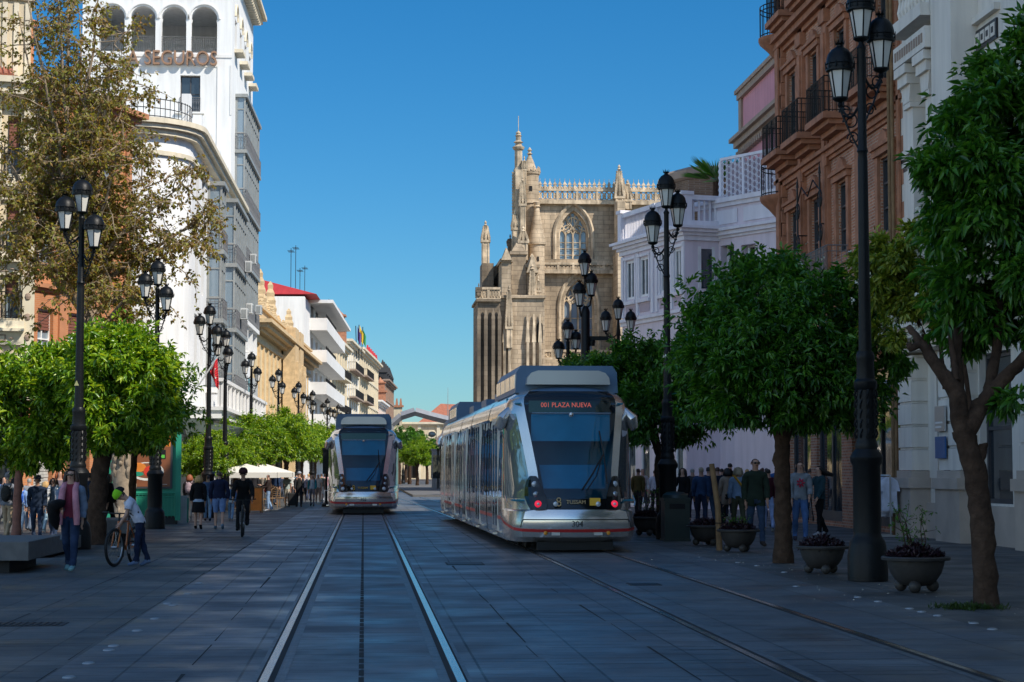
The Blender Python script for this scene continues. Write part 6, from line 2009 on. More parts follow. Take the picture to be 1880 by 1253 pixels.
# left trees near
lobA = []
TA = Vector((gnd(46, 993).x, 44, 0))
for px, py, rx, rz, n in ((60, 740, 1.05, 1.25, 2300), (105, 680, .7, .7, 800), (-20, 720, .9, 1.2, 1300), (100, 790, .6, .75, 900), (20, 830, .6, .5, 400), (75, 835, .65, .35, 400)):
    q = at(px, py, 44) - TA; lobA.append((q.x, 0, q.z, rx, rx, rz, n))
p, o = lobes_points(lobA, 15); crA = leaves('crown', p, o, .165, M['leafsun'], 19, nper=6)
paths = [([(0, 0, 0), (.02, 0, 1.0), (.05, 0, 2.0), (.1, 0, 2.6)], .105, .085), ([(.08, 0, 2.3), (.4, .1, 3.0), (.6, .2, 3.8)], .06, .02), ([(.08, 0, 2.3), (-.3, 0, 3.1), (-.6, .1, 3.9)], .06, .02), ([(.08, 0, 2.4), (.05, -.2, 3.3), (.1, -.3, 4.0)], .06, .02)]
tree('orange_tree', 'bright orange tree with a thin reddish trunk behind the granite bench at far left', 'tree', TA, trunk_mesh(paths, M['barkred'], 2), crA, 'orange trees of the left row')
TB = Vector((gnd(187, 998).x, 42.5, 0)); lobB = []
for px, py, rx, rz, n in ((215, 700, 1.15, 1.2, 3000), (270, 740, .75, .95, 1400), (165, 690, .6, 1.0, 900), (205, 640, .8, .55, 800), (290, 790, .55, .45, 600), (190, 790, .8, .5, 800)):
    q = at(px, py, 42.5) - TB; lobB.append((q.x, 0, q.z, rx, max(.9, rx), rz, n))
p, o = lobes_points(lobB, 25); crB = leaves('crown', p, o, .165, M['leafsun'], 29, nper=6)
paths = [([(0, 0, 0), (-.02, 0, .8), (.05, 0, 1.6), (.12, 0, 2.2)], .22, .18), ([(.1, 0, 2.0), (.5, .1, 2.7), (.9, .2, 3.4)], .11, .03), ([(.1, 0, 2.0), (-.2, 0, 2.9), (-.3, .1, 3.8)], .11, .03), ([(.1, 0, 2.1), (.35, -.2, 3.1), (.5, -.3, 4.0)], .1, .03)]
tree('orange_tree', 'bright green orange tree with a stout trunk left of the child with the bicycle', 'tree', TB, trunk_mesh(paths, M['bark'], 3), crB, 'orange trees of the left row')
paths = [([(0, 0, 0), (0, 0, 1.2), (.05, 0, 2.4)], .12, .08), ([(.05, 0, 2.2), (-.4, .2, 3.2)], .06, .03), ([(.05, 0, 2.2), (.5, .2, 3.2)], .06, .03)]
c4 = std_crown(55, 1700, .15, M['leafsun'], 6); t4 = trunk_mesh(paths, M['bark'], 6)
tree('orange_tree', 'slim dark-trunked orange tree standing between the plane trunk and the green kiosk', 'tree', (at(243, 866, 47).x, 47, 0), t4, c4, 'orange trees of the left row', 0, .92)
t5 = std_trunk(57, M['bark'], .15)
c5 = std_crown(58, 1500, .17, M['leafsun'], 6)
rows = [(374, 76, 800, 'just right of the green kiosk, before the marquee'), (402, 80, 790, 'whose crown hangs behind the couple and the red flag'), (432, 84, 777, 'whose crown hangs over the left parasol'), (463, 92, 762, 'rising behind the right parasol'), (496, 102, 757, 'before the middle of the ochre building'),
        (526, 114, 760, 'before the far end of the ochre building'), (553, 128, 768, 'before the near edge of the balconied block'), (577, 142, 778, 'before the balconied block, second from tram 302'), (598, 156, 786, 'nearest to the left side of tram 302')]
for i, (px, Y, top, lab) in enumerate(rows):
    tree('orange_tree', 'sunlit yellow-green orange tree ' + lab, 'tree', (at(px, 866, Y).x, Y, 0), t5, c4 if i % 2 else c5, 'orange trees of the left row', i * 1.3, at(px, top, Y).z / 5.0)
c6 = std_crown(61, 900, .2, M['leaf'], 6)
for px, Y, s, cc, lab in ((733, 225, 1.35, c6, 'dark far tree nearest to the right side of tram 302'), (752, 240, 1.35, c6, 'dark far tree second from tram 302 on the right'), (766, 200, 1.0, c5, 'small bright sunlit tree between the dark far trees and the tram stop'), (784, 235, 1.1, c6, 'dark far tree beside the grey totem of the tram stop'), (745, 275, 1.4, c6, 'dark tree furthest back before the end building')):
    tree('street_tree', lab, 'tree', (at(px, 866, Y).x, Y, 0), t5, cc, 'far trees at the street end', px, s)
# palm on the roof terrace
pr_ = thing('palm', 'palm with stiff green fronds on the roof behind the brick turret', 'palm', (at(1318, 866, 88).x, 88, 13.6))
mb = MB(); mb.tube([(0, 0, 0), (0, 0, 1.6)], .14, 8); mb.build('trunk', [M['bark']], pr_)
mb = MB(); rg = random.Random(8)
for k in range(26):
    a = rg.uniform(0, 2 * PI); e = rg.uniform(.2, 1.2); L = rg.uniform(1.0, 1.5)
    d = Vector((math.cos(a) * math.cos(e), math.sin(a) * math.cos(e), math.sin(e))); s = d.cross(Vector((0, 0, 1))).normalized()
    for q in range(7):
        dd = (d + s * (q - 3) * .16).normalized(); w = d.cross(dd + Vector((.01, 0, .3))).normalized() * .035
        b = Vector((0, 0, 1.6)) + d * .35; tip = b + dd * L; m_ = b + dd * L * .5
        mb.add([b, m_ + w, tip - Vector((0, 0, .12)), m_ - w], [(0, 1, 2), (0, 2, 3)])
mb.build('fronds', [M['leaf']], pr_)

# ---- plane tree
def plane_tree():
    rg = random.Random(11); PY = 57.0; base = Vector((at(228, 866, PY).x, PY, 0))
    r = thing('plane_tree', 'tall sparse plane tree with thick flaking trunk and small brown-green spring leaves', 'tree', base)
    mb = MB()
    # trunk with roots
    def wander(p, d, L, r0, r1, n, up=.1, jit=.25):
        pts = [p.copy()]; dd = d.normalized()
        for k in range(n):
            dd = (dd + Vector((rg.uniform(-jit, jit), rg.uniform(-jit, jit), rg.uniform(-jit, jit) * .6 + up))).normalized()
            p = p + dd * L / n; pts.append(p.copy())
        rs = [r0 + (r1 - r0) * k / n for k in range(n + 1)]
        return pts, rs, dd
    tp = [Vector((0, 0, 0)), Vector((.02, 0, .4)), Vector((0, 0, 1.2)), Vector((-.08, .05, 2.2)), Vector((-.35, .1, 3.6)), Vector((-.85, .1, 5.4)), Vector((-1.45, 0, 7.0))]
    mb.tube(tp, [.46, .36, .33, .32, .28, .25, .21], 14)
    for k in range(60):
        z = rg.uniform(.3, 3.5); a = rg.uniform(0, 2 * PI); rr = .3
        mb.ell((rr * math.cos(a) - .06 * z * .3, rr * math.sin(a), z), rg.uniform(.05, .1), rg.uniform(.05, .1), rg.uniform(.08, .25), 6)
    ends = []
    top = tp[-1]
    limbs = []
    for (px, py, dy) in ((95, 350, 0), (20, 300, -.5), (150, 150, .6), (60, 60, -.8), (215, 260, -1), (280, 330, .5), (340, 340, -.4), (200, 130, .8), (130, -120, .4), (190, -60, -.5), (30, -80, 1.0), (180, 420, 1.2), (330, 450, .6), (70, 460, -1.2), (280, 520, -.8), (390, 380, .2), (-60, 200, .4), (-40, 430, -.6), (60, 180, 1.2), (100, -60, -.3), (150, 20, .9), (215, 60, -.9), (245, 130, .3), (180, 200, -1.2), (30, 20, .4)):
        tgt = at(px, py, PY + dy * 1.6) - base
        st = tp[4].lerp(tp[6], min(1, max(0, (tgt.z - 4) / 6)))
        n = 7; pts = []; rs = []
        mid = st.lerp(tgt, .5) + Vector((rg.uniform(-.3, .3), rg.uniform(-.4, .4), rg.uniform(.1, .7)))
        for k in range(n + 1):
            t = k / n; p = st * (1 - t) ** 2 + mid * 2 * t * (1 - t) + tgt * t * t
            pts.append(p + Vector((rg.uniform(-.1, .1), rg.uniform(-.1, .1), rg.uniform(-.1, .1)))); rs.append(.085 * (1 - t) ** 1.1 + .014)
        pts[0] = st
        mb.tube(pts, rs, 7)
        limbs.append(pts)
        # sub-branches
        for q in range(17):
            t = rg.uniform(.25, 1.0); i = min(n - 1, int(t * n)); p0 = pts[i].lerp(pts[i + 1], t * n - i)
            d = Vector((rg.gauss(0, 1), rg.gauss(0, .9), rg.gauss(.1, .7)))
            sp, srs, dd = wander(p0, d, rg.uniform(.8, 1.9), .022, .008, 5, -.02, .35)
            mb.tube(sp, srs, 5)
            for w in range(7):
                t2 = rg.uniform(.25, 1); i2 = min(4, int(t2 * 5)); p1 = sp[i2].lerp(sp[i2 + 1], t2 * 5 - i2)
                tw, trs, dd2 = wander(p1, Vector((rg.gauss(0, 1), rg.gauss(0, 1), rg.gauss(-.25, .7))), rg.uniform(.3, .8), .010, .004, 3, -.08, .4)
                mb.tube(tw, trs, 3, cap=False)
                for s_ in (1, 2, 3): ends.append((tw[s_], dd2))
    mb.build('trunk', [M['barkplane']], r, smooth=50)
    def keep(e):
        q = e[0] + base - CAM; k = q.dot(FW); px = 940 + F * q.dot(RT) / k; py = 626.5 - F * q.dot(UP) / k
        lim = 272 + max(0, min(160, (py - 120) * .7)) + 30 * math.sin(py * .05)
        return px < lim or rg.random() < .14
    ends = [e for e in ends if keep(e)]
    P = np.array([tuple(e[0]) for e in ends]); O = np.array([tuple(e[1]) for e in ends])
    link('crown', leaves('crown', P, O, .115, M['leafplane'], 3, droop=.4, nper=5, width=.75, spread=1.3), r)
plane_tree()

# ================================================================== STREET FURNITURE
def planter(px, py, plant, label, s=1.0):
    p = gnd(px, py); r = thing('planter', label, 'planter', (p.x, p.y, .005), random.uniform(0, 3), 'iron planters on ball feet'); r.scale = (s, s, s)
    mb = MB()
    mb.lathe([(.12, .1), (.24, .12), (.34, .2), (.42, .32), (.46, .45), (.475, .52), (.56, .53), (.57, .57), (.55, .59), (.48, .59), (.44, .54), (.05, .52)], 32)
    for k in range(5): mb.lathe([(.30 + k * .035, .175 + k * .075), (.315 + k * .035, .185 + k * .075), (.318 + k * .034, .2 + k * .075)], 32)
    mb.build('bowl', [M['pot']], r, smooth=40)
    for k in range(3):
        f = MB(); a = k * 2.09 + .4; f.ell((.3 * math.cos(a), .3 * math.sin(a), .105), .105, .105, .105, 14); f.build('ball_foot', [M['pot']], r, smooth=60)
    rg = np.random.default_rng(int(px))
    n = 420; a = rg.random(n) * 2 * PI; q = np.sqrt(rg.random(n)) * .44
    P = np.stack([q * np.cos(a), q * np.sin(a), .56 + .2 * (1 - (q / .46) ** 2) * rg.random(n)], 1); O = np.stack([np.cos(a) * .5, np.sin(a) * .5, np.ones(n)], 1)
    link('purple_plants', leaves('purple_plants', P, O, .10, M['purple'], int(px), droop=-.1, nper=4, width=.35), r)
    if plant:
        rr = random.Random(int(px)); st = MB(); ends = []
        for k in range(9):
            a = rr.uniform(0, 2 * PI); p0 = Vector((rr.uniform(-.12, .12), rr.uniform(-.12, .12), .5)); q = [p0]
            d = Vector((.3 * math.cos(a), .3 * math.sin(a), 1))
            for j in range(5): p0 = p0 + d.normalized() * plant * .2 + Vector((rr.uniform(-.05, .05), rr.uniform(-.05, .05), 0)); q.append(p0)
            st.tube(q, [.018, .014, .011, .008, .006, .004], 4); ends += [(x, d) for x in q[2:]]
            for j in range(2, 6):
                e = q[j] + Vector((rr.uniform(-.2, .2), rr.uniform(-.2, .2), rr.uniform(0, .15))); st.tube([q[j], e], [.005, .003], 3); ends.append((e, d))
        so = st.build('shrub_stems', [M['bark']], r)
        link('shrub_leaves', leaves('shrub_leaves', np.array([tuple(e[0]) for e in ends]), np.array([tuple(e[1]) for e in ends]), .07, M['leaf'], 4, nper=3), so)


random.seed(5)
planter(1682, 1088, .85, 'nearest iron planter on ball feet, with a thin twiggy shrub above purple plants', .8)
planter(1510, 1054, 0, 'iron planter of low purple plants left of the tall lamp base', .74)
planter(1356, 1014, .35, 'iron planter with a small shrub in front of the man in glasses', .76)
planter(1296, 1002, .0, 'iron planter just left of the leaning timber stake', .74)
planter(1190, 984, .9, 'dark planter with a leafy shrub between tram 304 and the litter bin', .8)

p = gnd(1321, 1011); r = thing('timber_stake', 'bare timber stake leaning between two planters', 'stake', (p.x, p.y, .004))
mb = MB(); mb.tube([(0, 0, 0), (-.03, 0, .9), (-.14, .05, 1.75)], [.065, .06, .055], 8); mb.build('pole', [M['wood']], r, smooth=50)
mb = MB(); mb.tube([(-.01 + .067 * math.cos(a * PI / 6), .067 * math.sin(a * PI / 6), .55) for a in range(13)], .01, 5); mb.build('tie', [M['rubber']], r)

p = gnd(1240, 994); r = thing('litter_bin', 'dark green square litter bin with a domed lid at the lamp base', 'litter bin', (p.x, p.y, .004))
mb = MB(); mb.box(-.29, -.29, .03, .29, .29, .92); mb.box(-.31, -.31, 0, .31, .31, .06); mb.build('body', [M['binmat']], r)
mb = MB(); mb.box(-.31, -.31, .921, .31, .31, .99); mb.lathe([(.31, .99), (.29, 1.06), (.2, 1.12), (.001, 1.14)], 20); mb.build('lid', [M['binmat']], r, smooth=40)
mb = MB(); mb.box(-.18, -.298, .74, .18, -.2905, .86); mb.build('slot', [M['dark']], r)

# grass tuft at the nearest tree
rg = np.random.default_rng(4); n = 160
P = np.stack([rg.normal(0, .18, n) - .25, rg.normal(0, .12, n) - .15, np.zeros(n)], 1); O = np.stack([np.zeros(n), np.zeros(n), np.ones(n)], 1)
gm = leaves('grass_tuft', P, O, .07, M['grass'], 6, droop=-1.0, nper=5, width=.12)
o = link('grass', gm, None, (T.x, T.y, .005)); tag(o, 'thin green grass sprouting at the foot of the nearest tree', 'grass', kind='stuff')

# petals and dry leaves on the right pavement
rg = np.random.default_rng(14); n = 110
cx0 = rg.choice([7.2, 7.3, 6.9, 6.6], n) + rg.normal(0, .7, n); cy0 = rg.choice([22.5, 25, 29, 33, 36], n) + rg.normal(0, 1.6, n)
P = np.stack([cx0, cy0, np.full(n, .012)], 1); O = np.stack([rg.normal(size=n), rg.normal(size=n), np.zeros(n)], 1)
pm_ = leaves('petals', P, O, .022, M['blossom'], 6, droop=0, nper=1, width=.7, spread=.1)
o = link('fallen_petals', pm_, None); tag(o, 'scattered white petals fallen on the pavement under the right-hand trees', 'petals', kind='stuff')

# benches
def bench(x0, x1, y0, y1, z0, z1, label):
    r = thing('granite_bench', label, 'bench', ((x0 + x1) / 2, (y0 + y1) / 2, .004)); w = (x1 - x0) / 2; d = (y1 - y0) / 2
    mb = MB(); mb.box(-w, -d, z0, w, d, z1); o = mb.build('seat_slab', [M['granite']], r)
    bv = o.modifiers.new('edge', 'BEVEL'); bv.width = .012; bv.segments = 2
    mb = MB(); mb.box(-w + .35, -d + .3, 0, w - .35, d - .3, z0 - .001); mb.build('base', [M['granitedark']], r)
bench(-7.6, -5.22, 30.5, 33.6, .2, .5, 'thick granite slab bench at the left edge of the pavement')
bench(-6.05, -5.1, 43.0, 45.5, .22, .52, 'granite bench half hidden behind the child with the bicycle')
bench(-6.4, -5.75, 36.0, 41.0, .05, .3, 'low granite kerb block beside the stout tree trunk')

# kiosk
K = gnd(300, 958)
r = thing('kiosk', 'bright green kiosk with a brown food poster behind the dark lamp base', 'kiosk', (K.x - .2, 58.5, .004), R(4))
mb = MB(); mb.box(-1.1, 0, .25, 1.0, 2.6, 3.3); mb.box(-1.1, -.04, .9, 1.0, -.001, 1.0); mb.box(-1.25, -.2, 3.3, 1.15, 2.8, 3.5); mb.box(-1.16, -.1, .12, -1.0, .06, 3.29); mb.box(-.86, -.1, .12, -.72, .06, 3.29); mb.box(.9, -.1, .12, 1.06, .06, 3.29); mb.build('body', [M['kiosk']], r)
mb = MB(); mb.box(-1.0, .05, 0, .95, 2.5, .25); mb.build('plinth', [M['granitedark']], r)
ps_ = MB(); ps_.box(-.56, -.06, 1.1, .78, -.002, 3.1, 0); ps_.box(-.48, -.07, 1.18, .70, -.0601, 3.02, 1); ps_.box(.1, -.075, 2.3, .70, -.0701, 3.02, 2)
ps_.lathe([(.42, 0), (.42, .004)], 24, (0, 0, 0), 3); 
po = MB(); po.box(-.56, -.06, 1.08, .8, -.002, 3.12, 0); po.box(-.5, -.066, 1.14, .74, -.0601, 3.06, 1); po.box(.05, -.07, 2.35, .739, -.0661, 3.055, 2)
def disc(mb, x, z, rx, rz, y, mi, n=22):
    mb.add([(x + rx * math.cos(2 * PI * k / n), y, z + rz * math.sin(2 * PI * k / n)) for k in range(n)], [tuple(range(n))], mi)
disc(po, .05, 1.6, .5, .28, -.0705, 3); disc(po, .05, 1.62, .44, .23, -.0715, 1); disc(po, -.2, 1.72, .22, .14, -.0725, 2); disc(po, .12, 1.6, .17, .16, -.0735, 4); disc(po, -.25, 1.52, .2, .07, -.073, 5)
po.box(.22, -.08, 1.98, .6, -.0702, 2.25, 6); po.box(.25, -.083, 2.0, .57, -.0801, 2.1, 7); po.box(.1, -.08, 1.2, .65, -.0702, 1.215, 3)
po.build('poster', [M['frame'], M['posterbrown'], M['posterorange'], M['platewhite'], M['tomato'], M['kiosk'], M['black'], mat('poster_green', (.1, .45, .05), .5)], r)
link('railing', railing_mesh(1.3, .75, .02, 'kiosk', .1, False, False), r, (-.4, -.25, .22))
p = gnd(333, 962); r = thing('utility_cabinet', 'pale grey painted cabinet with faded scrawl beside the green kiosk', 'cabinet', (p.x, p.y, .004))
mb = MB(); mb.box(-.21, 0, 0, .16, .4, .82); mb.box(-.22, -.01, .82, .17, .41, .85); mb.build('body', [M['cabinet']], r)
mb = MB(); mb.box(.161, .05, .03, .19, .36, .78); mb.build('side_panel', [M['kiosk']], r)
mb = MB()
for k in range(9): mb.box(-.1 + .02 * (k % 3), -.006, .3 + k * .05, .0 + .03 * ((k * 7) % 4), -.0005, .315 + k * .05)
mb.build('scrawl', [M['silverdark']], r)

# flag with crescent
FY = 63.0; P0 = at(387, 728, FY); r = thing('red_flag', 'red flag with a white crescent hanging from a slanted pole over the left pavement', 'flag', (P0.x, FY, 0))
a = at(400, 655, FY); b = at(384, 690, FY); mb = MB(); mb.tube([(at(372, 715, FY).x - P0.x - .6, .3, at(372, 745, FY).z), (a.x - P0.x, 0, a.z)], .025, 6); mb.build('pole', [M['whitetrim']], r)
n = 12; top0, top1 = at(386, 683, FY), at(399, 657, FY); bot0, bot1 = at(395, 706, FY), at(401, 716, FY)
verts = []
mb = MB(); cr2 = MB()
def fl(u, w):
    t = top0.lerp(top1, u); bb = bot0.lerp(bot1, u); q = t.lerp(bb, w); return (q.x - P0.x, .14 * math.sin(u * 7 + w * 2.5) * (.3 + w), q.z)
for i in range(n):
    for j in range(n): mb.quad(fl(i / n, j / n), fl(i / n, (j + 1) / n), fl((i + 1) / n, (j + 1) / n), fl((i + 1) / n, j / n))
cl = mb.build('cloth', [M['flagred']], r, smooth=60); sd = cl.modifiers.new('thick', 'SOLIDIFY'); sd.thickness = .012
nn = 20
for k in range(nn):
    t0, t1 = 2.2 * (k / nn - .5) * 2 + PI, 2.2 * ((k + 1) / nn - .5) * 2 + PI
    def cp(t, rr, ox): return fl(.55 + ox + rr * math.cos(t), .42 + rr * 1.1 * math.sin(t))
    q = [cp(t0, .2, 0), cp(t1, .2, 0), cp(t1, .155, .05), cp(t0, .155, .05)]
    cr2.add([(x, y - .02, z) for x, y, z in q], [(0, 1, 2, 3)])
cr2.build('crescent', [M['platewhite']], r)

# signal post
p = gnd(599, 931); r = thing('signal_post', 'black signal post with a box head left of tram 302', 'signal', (p.x, p.y, .004))
zt = at(599, 824, p.y).z
mb = MB(); mb.lathe([(.22, 0), (.2, .12), (.08, .2), (.06, .3), (.055, zt - 1)], 12); mb.build('pole', [M['iron']], r, smooth=40)
mb = MB(); mb.box(-.17, -.12, zt - 1.15, .17, .12, zt); mb.box(-.2, -.2, zt - .06, .2, .13, zt + .03); mb.build('signal_head', [M['iron']], r)
mb = MB(); mb.tube([(.06 * math.cos(a * PI / 6), .06 * math.sin(a * PI / 6), zt - 1.9) for a in range(13)], .02, 4); mb.build('band', [M['whitetrim']], r)
# black post at the stop
p = gnd(811, 905); r = thing('platform_post', 'slim black post standing at the edge of the far tram stop', 'post', (p.x, p.y, .004))
mb = MB(); mb.lathe([(.5, 0), (.45, .12), (.16, .2), (.13, 3.3), (.2, 3.35), (.2, 3.9), (.05, 4.0)], 10); mb.build('pole', [M['iron']], r)
# signal on the shelter side: platform kerb
mb = MB(); mb.box(at(740, 866, 150).x, 120, .005, at(815, 866, 150).x + 1.2, 215, .14); o = mb.build('platform', [M['granite']]); o['kind'] = 'structure'

# parasols, board, cafe chairs
def parasol(px, Y, top, bot, w, label):
    c_ = at(px, 866, Y); zt, zb_ = at(px, top, Y).z, at(px, bot, Y).z
    r = thing('parasol', label, 'parasol', (c_.x, Y, .004), 0, 'cafe parasols')
    mb = MB(); mb.tube([(0, 0, 0), (0, 0, zt)], .035, 8); mb.lathe([(.3, 0), (.3, .06), (.05, .1)], 12); mb.build('pole', [M['whitetrim']], r)
    mb = MB(); q = [(-w, -w), (w, -w), (w, w), (-w, w)]
    for k in range(4):
        a, b = q[k], q[(k + 1) % 4]
        mb.add([(a[0], a[1], zb_), (b[0], b[1], zb_), (0, 0, zt)], [(0, 1, 2)]); mb.add([(a[0], a[1], zb_), (b[0], b[1], zb_), (b[0], b[1], zb_ - .22), (a[0], a[1], zb_ - .22)], [(0, 3, 2, 1)])
    o = mb.build('canopy', [M['parasol']], r); s_ = o.modifiers.new('thick', 'SOLIDIFY'); s_.thickness = .015
parasol(452, 80, 852, 868, 1.35, 'cream cafe parasol under the tree crown, the one nearer the cyclist')
parasol(487, 88, 852, 868, 1.3, 'cream cafe parasol on the right of its pair, clear of the leaves')
p = gnd(470, 942); r = thing('menu_board', 'orange framed menu board standing on the pavement right of the cyclist', 'board', (p.x, p.y, .004), R(15))
mb = MB(); mb.box(-.22, 0, .08, .22, .03, .95); mb.build('panel', [M['posterorange']], r)
mb = MB(); mb.box(-.27, -.01, 0, -.22, .04, 1.0); mb.box(.22, -.01, 0, .27, .04, 1.0); mb.box(-.22, -.01, .95, .22, .04, 1.0); mb.box(-.26, .3, 0, -.22, .34, .6); mb.box(.22, .3, 0, .26, .34, .6); mb.build('frame', [M['wood']], r)
def cafe_chair():
    r = thing('cafe_chair', 'x', 'chair')
    mb = MB(); mb.lathe([(.23, .43), (.23, .47)], 14); mb.build('seat', [M['wicker']], r)
    mb = MB(); mb.tube([(-.21, .18, .46), (-.22, .24, .8), (0, .27, .92), (.22, .24, .8), (.21, .18, .46)], .02, 5)
    for k in range(4): mb.tube([(-.2, .2 + k * .015, .55 + k * .09), (.2, .2 + k * .015, .55 + k * .09)], .012, 4)
    mb.build('backrest', [M['wicker']], r)
    for x in (-.18, .18):
        for y in (-.18, .18): g = MB(); g.tube([(x, y, .45), (x * 1.15, y * 1.2, 0)], .014, 5); g.build('leg', [M['wicker']], r)
    return r
ch0 = cafe_chair()
for i, (px, Y, a, lab) in enumerate(((480, 80, 2.0, 'brown wicker cafe chair behind the menu board'), (497, 83, -1.0, 'brown wicker cafe chair left of the man with the red bag'), (512, 84, .6, 'wicker cafe chair just left of the man in cream shorts'), (504, 90, 3.0, 'brown wicker cafe chair under the right parasol'))):
    o = ch0 if i == 0 else copy_tree(ch0); o.location = (at(px, 866, Y).x, Y, .004); o.rotation_euler = (0, 0, a); tag(o, lab, 'chair', 'wicker cafe chairs')
mb = MB()
# clothes rail of the shop
p = at(1648, 866, 48.8); r = thing('clothes_rail', 'rail of white garments hanging outside the shop under the awning', 'clothes rail', (12.9, 46.6, .004), R(-90))
mb = MB()
for x in (-.5, .5): mb.tube([(x, 0, 0), (x, 0, 1.5)], .02, 6); mb.box(x - .03, -.25, 0, x + .03, .25, .04)
mb.tube([(-.5, 0, 1.5), (.5, 0, 1.5)], .02, 6); mb.build('frame', [M['silverdark']], r)
rgc = random.Random(2)
for k in range(7):
    g = MB(); x = -.42 + k * .14; h = rgc.uniform(.7, 1.0); w = rgc.uniform(.18, .24)
    n = 6; pr = [(-.06, 1.46), (-w, 1.36), (-w * 1.25, 1.1), (-w * .85, 1.12), (-w * .95, 1.46 - h), (-w * .4, 1.44 - h), (0, 1.47 - h), (w * .5, 1.44 - h), (w * .95, 1.46 - h), (w * .85, 1.12), (w * 1.25, 1.1), (w, 1.36), (.06, 1.46)]
    vs = [(x + rgc.uniform(-.02, .02) - .02, a, b) for a, b in pr] + [(x + rgc.uniform(-.02, .02) + .03, a, b) for a, b in pr]; N_ = len(pr)
    g.add(vs, [tuple(range(N_)), tuple(range(2 * N_ - 1, N_ - 1, -1))] + [(i, N_ + i, N_ + (i + 1) % N_, (i + 1) % N_) for i in range(N_)]); g.build('garment', [M['clothwhite']], r)
# ================================================================== PEOPLE
SKIN = mat('skin', (.45, .25, .17), .55, 0, .06, 20)
CL = {}
def cloth(c, pat=None):
    k = tuple(c)
    if k not in CL: CL[k] = mat('cloth_%02d' % len(CL), c, .9, 0, .22, 9, .25, 14, spec=.2)
    return CL[k]
HAIRC = {'brown': (.05, .022, .012), 'black': (.01, .008, .007), 'blonde': (.5, .3, .11), 'grey': (.3, .28, .25), 'red': (.28, .08, .03), 'ash': (.36, .29, .2)}
HM = {k: mat('hair_' + k, c, .55, 0, .35, 30) for k, c in HAIRC.items()}
NAVY = (.012, .017, .035); BLACK = (.008, .008, .009); DENIM = (.07, .13, .26); LDENIM = (.2, .3, .45); KHAKI = (.36, .26, .17); WHITE = (.62, .62, .62); DKGREEN = (.02, .032, .022); GREY = (.16, .16, .17)


